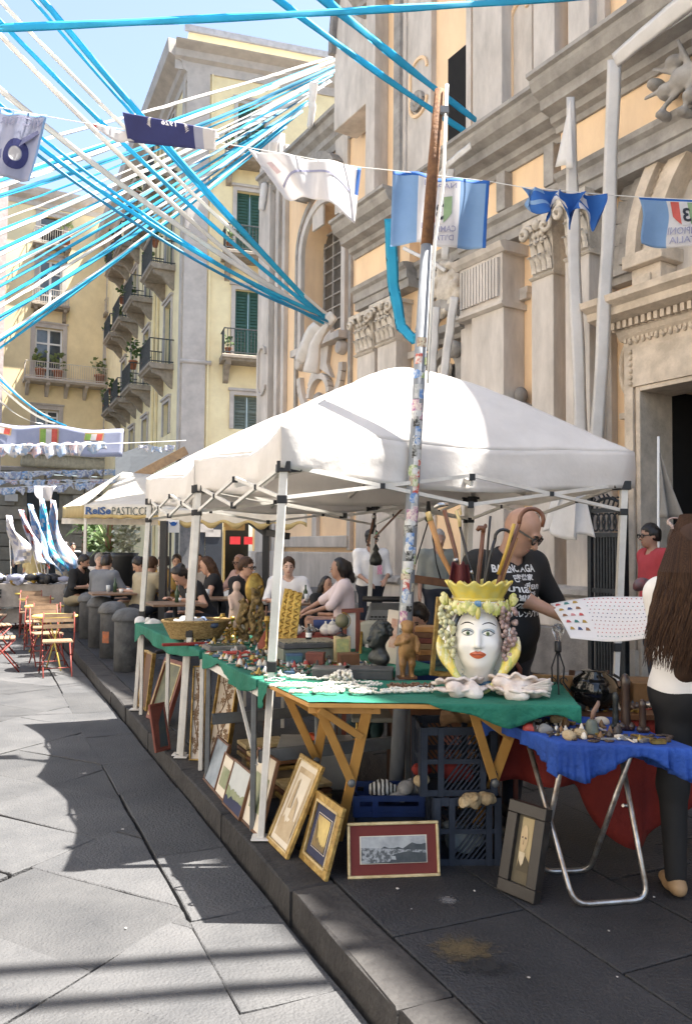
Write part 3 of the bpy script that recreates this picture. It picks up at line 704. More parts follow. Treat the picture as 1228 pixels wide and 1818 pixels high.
# apartment buildings
yel=M('yellow_stucco',(.88,.76,.47),(.76,.64,.39),sc=1.6,rough=.9,bump=.1,bsc=20)
yel2=M('ochre_stucco',(.87,.72,.44),(.76,.62,.37),sc=1.2,rough=.9,bump=.1,bsc=20)
trim=M('grey_trim',(.54,.49,.44),(.42,.38,.345),sc=2,rough=.9,bump=.15)
rust=M('rusticated_stone',(.44,.40,.33),(.32,.29,.24),sc=3,rough=.9,bump=.4,bsc=20,rnd=.12)
shut=M('green_shutter',(.035,.105,.085),(.025,.08,.065),sc=6,rough=.6)
shutg=M('faded_shutter',(.16,.20,.18),(.12,.15,.135),sc=6,rough=.7)
whitep=M('white_paint',(.78,.77,.74),(.70,.69,.66),sc=4,rough=.5)
glassm=M('window_glass',(.05,.06,.07),(.10,.11,.11),sc=2,rough=.06,spec=.8)
curt=M('curtain',(.62,.60,.55),(.45,.43,.40),sc=9,rough=.9,stretch=(3,1,.2))
railm=M('railing_iron',(.07,.075,.075),(.04,.045,.045),sc=9,rough=.6)
terra=M('terracotta',(.42,.17,.09),(.32,.12,.06),sc=12,rough=.85,bump=.2)
leafm=M('leaf_green',(.085,.14,.035),(.035,.07,.02),sc=14,rough=.6,trans=.25)
leafp=M('leaf_pale',(.20,.24,.09),(.10,.14,.05),sc=10,rough=.6,trans=.25)
balst=M('balcony_stone',(.36,.31,.25),(.24,.205,.165),sc=5,rough=.9,bump=.3)
black=M('black_matt',(.02,.02,.022),rough=.6)
def leaves(mb,c,r,n,size,seed=0,up=.3):
 q=random.Random(seed)
 for _ in range(n):
  while True:
   p=Vector((q.uniform(-1,1),q.uniform(-1,1),q.uniform(-1,1)))
   if p.length<1:break
  p=Vector(c)+Vector((p.x*r[0],p.y*r[1],p.z*r[2]));d=Vector((q.uniform(-1,1),q.uniform(-1,1),q.uniform(-.6,1)+up)).normalized()
  a=d.orthogonal().normalized()*size*q.uniform(.3,.55);l=d*size*q.uniform(.7,1.3)
  mb.add([p,p+l*.5+a,p+l,p+l*.5-a],[(0,1,2,3)])
 return mb
def pot_plant(loc,s,lab,seed,group=None,mat=None,tall=1.0,n=40):
 t=thing('potted_plant',lab,'potted plant',loc,0,group)
 b=MB();b.lathe([(.10*s,0),(.15*s,.26*s),(.17*s,.26*s),(.17*s,.31*s),(.12*s,.30*s)],n=10);b.build('pot',terra,t,local=True)
 f=MB();leaves(f,(0,0,(.31+.28*tall)*s),(.24*s,.24*s,.28*s*tall),n,.16*s,seed);f.build('foliage',mat or leafm,t,local=True,smooth=False)
 return t
def wall_holes(fr,x0,x1,z0,z1,holes,th,name,m,par,y0=0.0):
 xs=sorted({x0,x1,*[h[0]for h in holes],*[h[1]for h in holes]});b=MB(fr.T)
 xs=[x for x in xs if x0<=x<=x1]
 for a,c in zip(xs,xs[1:]):
  mid=(a+c)/2;hs=sorted([(max(h[2],z0),min(h[3],z1))for h in holes if h[0]<mid<h[1]]);z=z0
  for h0,h1 in hs:
   if h0>z+1e-4:b.bx(a,c,y0,y0+th,z,h0)
   z=max(z,h1)
  if z<z1-1e-4:b.bx(a,c,y0,y0+th,z,z1)
 return b.build(name,m,par)
def window(fr,x0,x1,z0,z1,style,par,surround=.16,inset=.22):
 w=x1-x0;b=MB(fr.T)
 if surround:
  s_=surround;b.bx(x0-s_,x0-.001,-.07,.02,z0,z1+s_);b.bx(x1+.001,x1+s_,-.07,.02,z0,z1+s_);b.bx(x0,x1,-.07,.02,z1+.001,z1+s_);b.bx(x0-s_-.06,x1+s_+.06,-.13,.02,z1+s_+.001,z1+s_+.10)
 root=b.build('window',trim,par)if surround else MB(fr.T).bx(x0,x1,inset,inset+.02,z0,z1).build('window',trim,par)
 if style in('green','faded'):
  m=shut if style=='green' else shutg
  xm=(x0+x1)/2
  for a,c in((x0+.01,xm-.01),(xm+.01,x1-.01)):
   b=MB(fr.T);b.bx(a,a+.07,inset-.06,inset,z0+.01,z1-.01);b.bx(c-.07,c,inset-.06,inset,z0+.01,z1-.01)
   for z in(z0+.01,(z0+z1)/2,z1-.1):b.bx(a+.07,c-.07,inset-.055,inset,z,z+.09)
   b.bx(a+.07,c-.07,inset-.012,inset-.002,z0+.1,z1-.1)
   n=max(6,int((z1-z0)/.13))
   for i in range(n):
    z=lerp(z0+.12,z1-.12,(i+.5)/n);b.box(((a+c)/2,inset-.03,z),(c-a-.14,.05,.012),(R(-35),0,0))
   b.build('shutter',m,root)
 elif style=='open':
  MB(fr.T).bx(x0,x1,inset+.3,inset+.34,z0,z1).build('dark_room',darkhole,root)
  b=MB(fr.T);b.bx(x0,x1,inset-.04,inset+.01,z1-.55,z1-.48);b.bx(x0,x0+.06,inset-.04,inset+.01,z0,z1);b.bx(x1-.06,x1,inset-.04,inset+.01,z0,z1);b.build('frame',whitep,root)
  MB(fr.T).bx(x0+.06,x1-.06,inset-.02,inset-.01,z1-.48,z1-.02).build('pane',glassm,root)
 else:
  b=MB(fr.T);xm=(x0+x1)/2;zt_=z0+(z1-z0)*.70
  for a,c in((x0,x0+.11),(x1-.11,x1),(xm-.07,xm+.07)):b.bx(a,c,inset-.06,inset+.02,z0,z1)
  for z in(z0,zt_,z1-.12,z0+(z1-z0)*.24):b.bx(x0+.11,xm-.07,inset-.055,inset+.015,z,z+.10);b.bx(xm+.07,x1-.11,inset-.055,inset+.015,z,z+.10)
  b.build('frame',whitep,root)
  for a,c in((x0+.1,xm-.06),(xm+.06,x1-.1)):
   MB(fr.T).bx(a,c,inset-.01,inset,z0+.05,z1-.05).build('pane',glassm,root)
   if style=='white':MB(fr.T).bx(a,c,inset+.03,inset+.05,z0,z1).build('curtain',whitep,root)
 return root
def balcony(fr,x0,x1,z,dep,par,rail=railm,h=1.0,br=2,slabm=None):
 b=MB(fr.T);b.mould(x0,x1,z-.22,[(dep-.12,0),(dep-.08,.06),(dep,.10),(dep,.20),(dep-.02,.22)])
 r=b.build('balcony',slabm or balst,par)
 for i in range(br):
  x=lerp(x0+.25,x1-.25,i/max(1,br-1));q=MB(fr.T)
  q.prism([(0,z-.22),(-dep*.85,z-.22),(-dep*.8,z-.36),(-dep*.45,z-.5),(-.15,z-.85),(0,z-.95)],lambda y,zz:(x-.1,y,zz),lambda y,zz:(x+.1,y,zz));q.build('bracket',slabm or balst,r)
 q=MB(fr.T);y=-dep+.06
 for z_ in(z+h-.04,z+.06):q.bx(x0+.05,x1-.05,y-.02,y+.02,z_,z_+.04);q.bx(x0+.05,x0+.09,y,0,z_,z_+.04);q.bx(x1-.09,x1-.05,y,0,z_,z_+.04)
 n=int((x1-x0)/.13)
 for i in range(n+1):x=lerp(x0+.06,x1-.06,i/n);q.bx(x-.011,x+.011,y-.011,y+.011,z,z+h)
 for i in range(1,int(dep/.16)):
  for x in(x0+.07,x1-.07):q.bx(x-.011,x+.011,y+i*.16-.011,y+i*.16+.011,z,z+h)
 q.build('railing',rail,r,kind='stuff')
 return r
 # corner building in the middle
Qc=at(325,600,30.0);Qc.z=0
ab=thing('apartment_building','tall yellow corner building with grey corner strips and green shuttered balcony doors','building',Qc,0)
M1=Fr(Qc,(.957,.29));M2=Fr(Qc,-KU)
ztop=M1.Z(337,57);zcor0=M1.Z(345,128);zcor1=M1.Z(345,88)
wins=[]
c0,c1=M1.X(417,580),M1.X(466,580)
rows=[]
for(yb,yt)in((640,515),(460,340),(292,185)):rows.append((M1.Z(430,yb),M1.Z(430,yt)))
rows.append((M1.Z(430,762),M1.Z(430,702)))
H1=[]
for i,(a,c)in enumerate(rows):H1.append((c0,c1,a,c));H1.append((c0+3.9,c1+3.9,a,c))
gx=[M1.X(346,960),M1.X(394,960),M1.X(396,960),M1.X(452,960)]
H1.append((gx[2],gx[3],0.0,3.0))
wall_holes(M1,0,12,0,ztop,H1,.45,'wall',yel,ab)
for i,h in enumerate(H1[:-1]):
 window(M1,*h,'faded' if i>=6 else 'green',ab)
for k,(z,col)in enumerate(((rows[0][0],0),(rows[1][0],0),(rows[2][0],0),(rows[1][0],1),(rows[2][0],1))):
 x0,x1=M1.X(389,640)+col*3.9,c1+.5+col*3.9;balcony(M1,x0,x1,z,.95,ab)
 for j in range(2 if col==0 else 1):
  p=M1.T@Vector((lerp(x0+.25,x1-.3,(0,.9,.45)[j]),-.7,z+(.02 if j<2 else .0)))
  pot_plant(p,U(.8,1.1),['potted plant at the left end','potted plant by the right end','potted plant mid way'][j]+' of a balcony on the yellow wall, '+['lowest','second','top','inner second','inner top'][k]+' balcony',rng.random(),'balcony plants',n=30)
b=MB(M1.T);b.bx(-.02,M1.X(367,500),-.08,0,0,zcor0);b.build('corner_strip',trim,ab)
b=MB(M1.T);b.bx(M1.X(370,500),M1.X(373,500),-.1,-.03,0,zcor0);b.build('drain_pipe',yel,ab)
b=MB(M1.T);zs=M1.Z(345,640);b.mould(-.1,c0-.9,zs-.15,[(.09,0),(.14,.05),(.14,.12),(.09,.16)]);b.build('string_course',trim,ab)
b=MB(M1.T);b.mould(-.5,12,zcor0,[(.05,0),(.05,.35),(.2,.45),(.25,.7),(.55,.85),(.6,zcor1-zcor0)]);b.build('cornice',trim,ab)
b=MB(M1.T);b.bx(-.15,12,-.1,.0,ztop+.001,ztop+.25);b.build('parapet_cap',M('grey_roof_edge',(.25,.26,.29)),ab)
zside=[rows[0][0],rows[1][0],rows[2][0]]
cx_=[M2.X(p,600,.0)for p in(299,262,239,222)]
H2=[];per=[]
for i,x in enumerate(cx_):
 for z in zside:H2.append((x-.65,x+.65,z,z+2.75));per.append('green')
 H2.append((x-.6,x+.6,rows[3][0],rows[3][1]));per.append('faded')
wall_holes(M2,-24,-.001,0,ztop-.4,H2,.45,'wall',yel,ab)
for h,s_ in zip(H2,per):window(M2,*h,s_,ab,.14)
for i,x in enumerate(cx_):
 for j,z in enumerate(zside):
  balcony(M2,x-1.15,x+1.15,z,1.0,ab)
  for q in range(1+(i+j)%2):
   p=M2.T@Vector((x+(-.7,.75)[q],-.75,z+(.75 if q else 0)))
   pot_plant(p,U(.9,1.4),'potted plant on the %s balcony of the street side wall, %s column, %s end'%(['lower','middle','upper'][j],['nearest','second','third','farthest'][i],['far','near'][q]),rng.random(),'balcony plants',[leafm,leafp][(i+j+q)%2],U(.8,1.6),36)
b=MB(M2.T);b.bx(M2.X(320,600),-.09,-.08,0,0,zcor0);b.build('corner_strip',trim,ab)
b=MB(M2.T);b.mould(-24,.05,zcor0-.4,[(.05,0),(.05,.35),(.2,.45),(.25,.7),(.75,.95),(.8,1.5)]);b.build('cornice',trim,ab)
for x in(cx_[0]-2.0,cx_[1]+1.8):MB(M2.T).bx(x-.06,x+.06,-.12,-.02,0,zcor0-.4).build('drain_pipe',yel,ab)
greymarble=M('grey_marble',(.20,.19,.19),(.09,.09,.09),sc=3,rough=.5,det=10)
darkpan=M('dark_panel',(.035,.04,.05),rough=.5)
b=MB(M1.T);b.bx(.02,M1.X(345,960),-.12,0,0,3.05);b.build('marble_pier',greymarble,ab)
b=MB(M1.T);b.bx(gx[0],gx[1],-.10,0,0,3.05);pan=b.build('shop_panel',darkpan,ab)
for(x0,x1,y0,y1)in((353,379,930,945),(365,392,940,953)):
 MB(M1.T).bx(M1.X(x0,940,.12),M1.X(x1,940,.12),-.13,-.10,M1.Z(370,y1,.12),M1.Z(370,y0,.12)).build('pale_block',trim,pan)
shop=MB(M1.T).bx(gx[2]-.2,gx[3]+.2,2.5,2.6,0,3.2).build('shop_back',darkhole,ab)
lampm=M('shop_lamp',(.9,.6,.15));nt=lampm.node_tree;nt.nodes['Principled BSDF'].inputs['Emission Color'].default_value=(1,.62,.15,1);nt.nodes['Principled BSDF'].inputs['Emission Strength'].default_value=.7
redsign=M('red_sign',(.35,.03,.03));redsign.node_tree.nodes['Principled BSDF'].inputs['Emission Color'].default_value=(.8,.05,.06,1);redsign.node_tree.nodes['Principled BSDF'].inputs['Emission Strength'].default_value=.15
MB(M1.T).bx(gx[2]+.05,gx[3]-.1,.3,.4,2.72,2.80).build('shop_lamp',lampm,shop);MB(M1.T).bx(gx[2]+.1,gx[3]-.3,.5,.9,2.3,2.58).build('shelf',M('warm_shelf',(.30,.20,.08)),shop)
for q in(.35,.9):MB(M1.T).bx(gx[2]+q,gx[2]+q+.4,.5,.55,1.75,2.05).build('sign',redsign,shop)
MB(M1.T).bx(gx[2]+.02,gx[2]+.07,-.1,-.02,0,2.4).build('door_handle',M('brass',(.5,.36,.14),rough=.35,metal=.8),shop)
pg=thing('shop_canopy','dark sloping shop canopy with brown timber edge below the corner building','canopy',at(270,840,26)*1,0)
b=MB();a0,a1,a2,a3=at(205,868,26),at(318,808,27),at(262,792,29.5),at(205,812,29);b.hexa([a0,a1,a2,a3]+[p+Vector((0,0,.08))for p in(a0,a1,a2,a3)]);b.build('roof_panel',M('dark_sheet',(.05,.055,.06),rough=.6),pg)
MB().bar(at(205,866,25.8),at(330,800,26.8),.25,.3).build('timber_edge',M('brown_timber',(.16,.10,.05),(.09,.055,.03),sc=8,rough=.8),pg)
for q in(.12,.5,.9):p=at(205,866,25.8).lerp(at(330,800,26.8),q);MB().bar(p,(p.x,p.y,0),.12,.12).build('post',railm,pg)
# far building on the left
Lc=at(100,700,48.0);Lc.z=0
lb=thing('apartment_building','wide pale yellow building closing the square, with white windows above a rusticated base','building',Lc,0)
L1=Fr(Lc,(.892,.452))
lx0,lx1=L1.X(8,600),L1.X(235,600);ltop=L1.Z(90,345)
lw=[(L1.X(62,630),L1.X(111,630)),(L1.X(190,650),L1.X(224,650))]
lr=[(L1.Z(90,678),L1.Z(90,583),'glass'),(L1.Z(90,545),L1.Z(90,462),'white'),(L1.Z(90,438),L1.Z(90,385),'open'),(L1.Z(90,775),L1.Z(90,728),'white')]
H3=[];st=[]
zbase=L1.Z(90,832)
for ci,(a,c)in enumerate(lw):
 for ri,(z0,z1,s_)in enumerate(lr):
  q=.0 if ri in(0,)else .12;H3.append((a+q,c-q,z0,z1));st.append('open' if(ci==1 and ri==1)else('white' if(ci==1 and ri in(0,2))else s_))
wall_holes(L1,lx0-0,lx1+4,zbase,ltop,H3,.5,'wall',yel2,lb)
for h,s_ in zip(H3,st):window(L1,*h,s_,lb,.26)
balcony(L1,L1.X(40,690),L1.X(222,690),lr[0][0],1.2,lb,M('pale_railing',(.62,.56,.48)),.95,6,trim)
for ci,(a,c)in enumerate(lw):
 for ri in(1,2):balcony(L1,a-.3,c+.3,lr[ri][0],.7,lb,M('pale_railing',(.62,.56,.48)),.9,2)
for x,z in((lw[0][0]+.3,lr[0][0]),(lw[0][1]-.3,lr[0][0]),(lw[1][0]-.5,lr[0][0]),(lw[0][1],lr[2][0]),(lw[1][0]+.2,lr[2][0])):
 pot_plant(L1.T@Vector((x,-.5,z)),2.0,'green pot plant on the far yellow building, by %s'%['the left leaf','the right leaf','the second door','the upper window','the far upper window'][len([o for o in COL.objects if o.get('group')=='far balcony plants'])],rng.random(),'far balcony plants',leafp,1.0,26)
b=MB(L1.T);b.mould(lx0,lx1+4,ltop-.9,[(.05,0),(.1,.3),(.4,.5),(.55,.75),(.6,.95)]);b.build('cornice',trim,lb)
b=MB(L1.T);b.mould(lx0,lx1+4,zbase-.35,[(.1,0),(.3,.1),(.35,.3),(.3,.36)]);b.build('base_cornice',trim,lb)
b=MB(L1.T);n=58;xa_,xb_=L1.X(38,820),L1.X(196,820)
for i in range(n):x=lerp(xa_,xb_,i/(n-1));b.lathe([(.05,0),(.09,.12),(.09,.3),(.045,.55),(.05,.75)],(x,-.55,zbase),5)
b.bx(xa_-.1,xb_+.1,-.66,-.44,zbase+.75,zbase+.88);b.build('balustrade',M('pale_balusters',(.58,.54,.42)),lb,kind='stuff')
doors=[(L1.X(52,900),L1.X(103,900),0,L1.Z(75,862))]
MB(L1.T).bx(lx0,lx1+4,.25,.6,0,zbase-.36).build('base_wall',rust,lb)
zz=0;ri=0
while zz<zbase-.5:
 hh=min(.78,zbase-.37-zz);x=lx0+(ri%2)*-.7
 while x<lx1+4:
  x1=min(x+1.55,lx1+4);xa=max(x,lx0);mid=(xa+x1)/2
  if x1-xa>.2 and not any(d[0]-.3<mid<d[1]+.3 and zz<d[3]-.2 for d in doors):
   MB(L1.T).bx(xa+.012,x1-.012,-.06,.25,zz+.015,zz+hh-.015).build('stone_block',rust,lb,bevel=.03)
  x+=1.6
 zz+=.8;ri+=1
for d in doors:MB(L1.T).bx(d[0]-.1,d[1]+.1,.15,.22,0,d[3]).build('doorway',M('shop_door_dark',(.05,.06,.065)),lb)
MB(L1.T).bx(L1.X(9,880),L1.X(32,880),-.14,-.07,L1.Z(20,890),L1.Z(20,877)).build('wall_plaque',whitep,lb)
Sc=at(-6,600,40);Sc.z=0;S1=Fr(Sc,(.892,.452))
ph=thing('apartment_building','pinkish grey house corner cut off by the left edge of the square','building',Sc,0)
MB(S1.T).bx(-6,S1.X(8,600),0,3,0,S1.Z(4,322)).build('wall',M('pink_stucco',(.55,.45,.42)),ph)
for z in(6,10,14):MB(S1.T).bx(S1.X(0,600)-1.6,S1.X(0,600)-.1,-.06,0,z,z+2.2).build('window',shutg,ph)
Rc=K(16,-9.5);RW=Fr(Vector((Rc.x,Rc.y,0)),KU);rh=thing('apartment_building','unseen pale cream house row added opposite the church to bounce light','building',RW.o,0)  # unseen row added to throw sunlit bounce onto the church facade
H4=[(x-.6,x+.6,z,z+2.4)for x in(-3,-7,-11,-15,-19,-23)for z in(4.6,8.6,12.6)]
wall_holes(RW,-26,-.5,0,15.5,H4,.45,'wall',M('bounce_wall_stucco',(.78,.70,.60),(.68,.61,.52),sc=1.5,rough=.9),rh)
for h in H4:window(RW,*h,'faded',rh,.14)
b=MB(RW.T);b.mould(-26,-.5,15.5,[(.05,0),(.2,.2),(.5,.5),(.55,.8)]);b.build('cornice',trim,rh)
# market tents
canvas=M('white_canvas',(.82,.79,.76),(.74,.71,.68),sc=3,rough=.7,trans=.30,bump=.55,bsc=7)
steel_w=M('white_steel',(.66,.64,.60),(.52,.50,.46),sc=6,rough=.45,bump=.05)
blk=M('black_plastic',(.018,.018,.02),rough=.45)
A,B=gr(463,1490),gr(322,1345);TD=Vector((B.x-A.x,B.y-A.y,0));TL=TD.length;TD.normalize();TN=Vector((TD.y,-TD.x,0))
if TN.x<0:TN=-TN
TW=2.45;TOP=Vector((.10,0.0,0))
def make_tent(label):
 t=thing('market_tent',label,'tent',A,0)
 def q(u,v,z,in_=0.0):
  return A+TD*(u*TL)+TN*(v*TW)+TOP*(z/2.0)+Vector((0,0,z))
 for(u,v)in((0,0),(1,0),(0,1),(1,1)):
  b=MB();b.bar(q(u,v,0.0),q(u,v,.95),.036);b.mat(1).box(q(u,v,.92),(.052,.05,.055));b.mat(0).bar(q(u,v,.95),q(u,v,2.0),.046)
  b.mat(0).box(q(u,v,.01),(.10,.10,.008));lg=b.build('leg',[steel_w,blk],t,bevel=.004)
  c=q(u,v,2.0);b=MB();b.box(c+Vector((0,0,.01)),(.075,.075,.06));b.bar(c,c+TD*(.10 if u==0 else-.10)+Vector((0,0,.01)),.03,.045);b.bar(c,c+TN*(.10 if v==0 else-.10)+Vector((0,0,.01)),.03,.045);b.build('corner_bracket',blk,lg,bevel=.004)
  k=MB();k.box(q(u,v,1.83),(.055,.055,.045));k.build('slider',blk,lg,bevel=.004)
 def side(p,r,n):
  for i in range(n):
   a0,a1=i/n,(i+1)/n
   f=lambda s_,z:q(lerp(p[0],r[0],s_),lerp(p[1],r[1],s_),z)
   MB().bar(f(a0,2.02),f(a1,1.84),.016,.022).build('truss_bar',steel_w,t);MB().bar(f(a0,1.84),f(a1,2.02),.016,.022).build('truss_bar',steel_w,t)
   MB().box(f((a0+a1)/2,1.93),(.03,.03,.03)).build('truss_joint',blk,t);
   if i<n-1:MB().box(f(a1,2.01),(.035,.035,.04)).build('truss_joint',blk,t);MB().box(f(a1,1.84),(.035,.035,.04)).build('truss_joint',blk,t)
 side((0,0),(1,0),2);side((0,0),(0,1),2);side((1,0),(1,1),2);side((0,1),(1,1),2)
 for(u,v)in((0,.5),(1,.5),(.5,0),(.5,1)):MB().bar(q(u,v,1.97),q(.5,.5,2.3),.022,.03).build('roof_strut',steel_w,t)
 MB().bar(q(.5,.5,2.2),q(.5,.5,2.84),.03).build('centre_post',steel_w,t);MB().box(q(.5,.5,2.3),(.07,.07,.06)).build('truss_joint',blk,t)
 zc,zp=2.27,2.88
 def edge_in(u,v):
  du=.055*4*v*(1-v)*(1-2*u)**3 if True else 0;dv=.05*4*u*(1-u)*(1-2*v)**3
  return du,dv
 def roof(a,c):
  u,v=a,c;m=max(abs(2*u-1),abs(2*v-1));du,dv=edge_in(u,v)
  dg=abs(abs(2*u-1)-abs(2*v-1))
  z=lerp(zp,zc,m**1.28)
  z+=.012*noise.noise(Vector((u*5,v*5,1.3)))+.006*noise.noise(Vector((u*16,v*16,4)))-.05*dg*m*m
  p=q(u+du,v+dv,z);return p
 def inflate(u):return u
 b=MB();n=64
 vs_=[roof(i/n*1.03-.015,j/n*1.03-.015)for j in range(n+1)for i in range(n+1)];fs_=[]
 for j in range(n):
  for i in range(n):
   k=j*(n+1)+i;q_=(k,k+1,k+n+2,k+n+1)
   fs_+=[(q_[0],q_[1],q_[2]),(q_[0],q_[2],q_[3])]if(i<n/2)==(j<n/2)else[(q_[0],q_[1],q_[3]),(q_[1],q_[2],q_[3])]
 b.smooth=True;b.add(vs_,fs_)
 can=b.build('canopy',canvas,t,solid=.004)
 for(u,v)in((0,0),(1,0),(0,1),(1,1)):MB().tube([roof(lerp(u,.5,i/16),lerp(v,.5,i/16))+Vector((0,0,.001))for i in range(17)],.0045,5).build('seam',canvas,can)
 b=MB();P_=[]
 loop=[(i/16,0)for i in range(16)]+[(1,i/20)for i in range(20)]+[(1-i/16,1)for i in range(16)]+[(0,1-i/20)for i in range(20)]
 K_=len(loop);R_=8
 vs=[]
 for j in range(R_+1):
  for i,(u,v)in enumerate(loop):
   uu,vv=u*1.03-.015,v*1.03-.015;p=roof(uu,vv);f=j/R_
   e=min(abs(u-round(u))if v in(0,1)else 9,abs(v-round(v))if u in(0,1)else 9)
   mid=math.sin(math.pi*(u if v in(0,1)else v));dr=.245+.03*mid
   w=.018*noise.noise(Vector((u*9,v*9,f*2.2+4)))*(mid+.15)*f*2
   out=(TN*(v-.5)*2 if u not in(0,1)else TD*(u-.5)*2);
   vs.append(p+out*(w+.01*math.sin(f*3))-Vector((0,0,dr*f+.012*noise.noise(Vector((u*5,v*5,9)))*f)))
 b.smooth=True;b.add(vs,[(j*K_+i,j*K_+(i+1)%K_,(j+1)*K_+(i+1)%K_,(j+1)*K_+i)for j in range(R_)for i in range(K_)])
 b.build('valance',canvas,can,solid=.004)
 return t
tent=make_tent('white pop up market tent with a peaked canopy over the nearest stall tables')
tent2=dup(tent,A+TD*(TL+.07),0,'white pop up market tent standing behind the nearest tent, mostly hidden by it')
# cafe awnings behind
cream=M('cream_canvas',(.74,.70,.62),(.64,.59,.51),sc=3,rough=.8,trans=.25);creamy=M('yellowed_canvas',(.52,.40,.18),(.44,.33,.15),sc=4,rough=.8,trans=.2)
inkb=M('ink_blue',(.03,.08,.22));inkk=M('ink_grey',(.06,.08,.07))
def awning(name,label,e0,e1,top0,top1,drop,scall=False):
 t=thing(name,label,'awning',(e0+e1)/2,0)
 b=MB();b.grid(lambda u,v:e0.lerp(e1,u).lerp(top0.lerp(top1,u),v)-Vector((0,0,.12*math.sin(v*math.pi))),14,8);b.build('canopy',cream,t,solid=.004)
 def val(u,v):
  d=drop*(1+(.22*math.sin(u*2*math.pi*6)if scall else .05*math.sin(u*30))*v)
  return e0.lerp(e1,u)-Vector((0,.02*math.sin(u*40)*v+.01,d*v))
 b=MB();b.grid(val,48,4);b.build('valance',cream,t,solid=.004)
 b=MB();b.grid(lambda u,v:val(u,.72+.28*v)-Vector((0,.012,0)),48,1);b.build('border',creamy,t,solid=.003)
 return t,val
aw,val=awning('cafe_awning','cream cafe awning with hand painted pastry lettering along its valance',at(151,897,15.0),at(290,897,14.0),at(218,838,17.5),at(330,848,16.5),.24)
b=MB();p0,p1,p2=at(151,897,15.0),at(112,900,17.5),at(218,838,17.5);b.add([p0,p1,p2],[(0,1,2)]);b.build('side_slope',cream,aw,solid=.004)
b=MB();b.grid(lambda u,v:p0.lerp(p1,u)-Vector((0,0,.24*v)),6,2);b.build('side_valance',creamy,aw,solid=.004)
def put_text(body,fn,u0,u1,v0,v1,m,par,off=Vector((0,-.02,0)),mirror=False,bold=.01,name='lettering'):
 vts,f=fit_text(body,1,1,bold)
 if not vts:return None
 b=MB();b.add([fn(lerp(u0,u1,.5+(-x if mirror else x)),lerp(v0,v1,.5-y))+off for x,y in vts],f)
 return b.build(name,m,par,smooth=False)
put_text('ReiSe',val,.02,.36,.12,.72,inkb,aw,bold=.035);put_text('PASTICCERIA',val,.37,.99,.14,.74,inkk,aw,bold=.0)
for q in((153,15.0),(285,14.2)):p=at(q[0],900,q[1]);MB().bar((p.x,p.y,.0),(p.x,p.y,p.z),.05).build('post',steel_w,aw)
MB().bar(at(112,925,17),at(285,927,14.3),.05,.12).build('cross_bar',M('pale_beam',(.6,.55,.48)),aw)
aw2,val2=awning('cafe_awning','cream cafe awning with a scalloped yellowish border behind the tent poles',at(282,905,13.0),at(545,908,12.0),at(300,868,15.5),at(520,868,14.5),.24,True)
for px_ in(473,292):p=at(px_,925,12.6);MB().bar((p.x,p.y,0),(p.x,p.y,p.z),.16,.1).build('post',blk,aw2)
p=at(473,945,12.6);MB().bar(p,at(440,920,13),.12,.1).build('arm',blk,aw2);MB().bar(p,at(510,952,12.3),.12,.1).build('arm',blk,aw2)
# leaning pole with stickers
stm=M('weathered_pole',(.26,.28,.30),(.17,.18,.20),sc=9,rough=.6,bump=.2,stretch=(1,1,.3));rustm=M('rusty_pole',(.22,.11,.05),(.12,.06,.035),sc=18,rough=.85,bump=.4)
pt,pm,pb0=at(780,160,4.72),at(757,435,4.72),at(715,1180,4.72);dirp=(pm-pb0).normalized();pb=pb0-dirp*(pb0.z/dirp.z)
pole=thing('street_pole','tall leaning grey pole covered in stickers, rusty towards its top','pole',pb)
zr=lambda z:pb+dirp*(z/dirp.z)
MB().tube([zr(0),zr(1.0),zr(2.2),zr(pm.z)],[.044,.042,.038,.034],14).build('shaft',stm,pole)
MB().tube([zr(pm.z),pm.lerp(pt,.5),pt],[.036,.035,.03],14).build('rusty_shaft',rustm,pole)
MB().tube([zr(2.55)+Vector((.05,-.03,0)),pm+Vector((.045,-.03,0)),at(786,330,4.69),at(793,150,4.69)],[.008,.01,.011,.011],8).build('white_rod',whitep,pole)
MB().box(at(788,197,4.69),(.05,.05,.04)).build('clamp',stm,pole)
scol=[M('sticker_'+n,c,c2,sc=40,rough=.5,thr=(.42,.58))for n,c,c2 in(('white',(.62,.62,.60),(.5,.5,.5)),('blue',(.10,.22,.48),(.55,.58,.62)),('purple',(.32,.10,.25),(.65,.55,.5)),('black',(.03,.03,.03),(.4,.4,.38)),('red',(.45,.08,.06),(.65,.6,.55)),('green',(.25,.36,.12),(.6,.6,.45)),('grey',(.33,.35,.35),(.5,.5,.5)),('cream',(.60,.54,.40),(.3,.2,.15)))]
q=random.Random(5);zz=.95;k=0;prad=lambda z:lerp(.0425,.0375,min(1,max(0,(z-1)/1.2)))if z<2.2 else .0362
def sticker(zc_,th,w,h,m,par,rd=.0,round_=False):
 b=MB();c=zr(zc_);r=prad(zc_)+.0016+rd;n=8
 sx=Vector((1,0,0));sy=Vector((0,-1,0));up_=dirp
 if not round_:
  vs=[c+up_*(h*(j-.5))+(sx*math.sin(th+w*(i/n-.5))+sy*math.cos(th+w*(i/n-.5)))*r for j in(0,1)for i in range(n+1)]
  b.add(vs,[(i,i+1,n+2+i,n+1+i)for i in range(n)])
 else:
  m_=16;vs=[c+(sx*math.sin(th)+sy*math.cos(th))*r]
  for ring in(.5,1):
   vs+=[c+up_*(h/2*ring*math.sin(2*math.pi*i/m_))+(sx*math.sin(th+w/2*ring*math.cos(2*math.pi*i/m_))+sy*math.cos(th+w/2*ring*math.cos(2*math.pi*i/m_)))*r for i in range(m_)]
  b.add(vs,[(0,1+i,1+(i+1)%m_)for i in range(m_)]+[(1+i,17+i,17+(i+1)%m_,1+(i+1)%m_)for i in range(m_)])
 b.smooth=True
 return b.build('sticker',m,par)
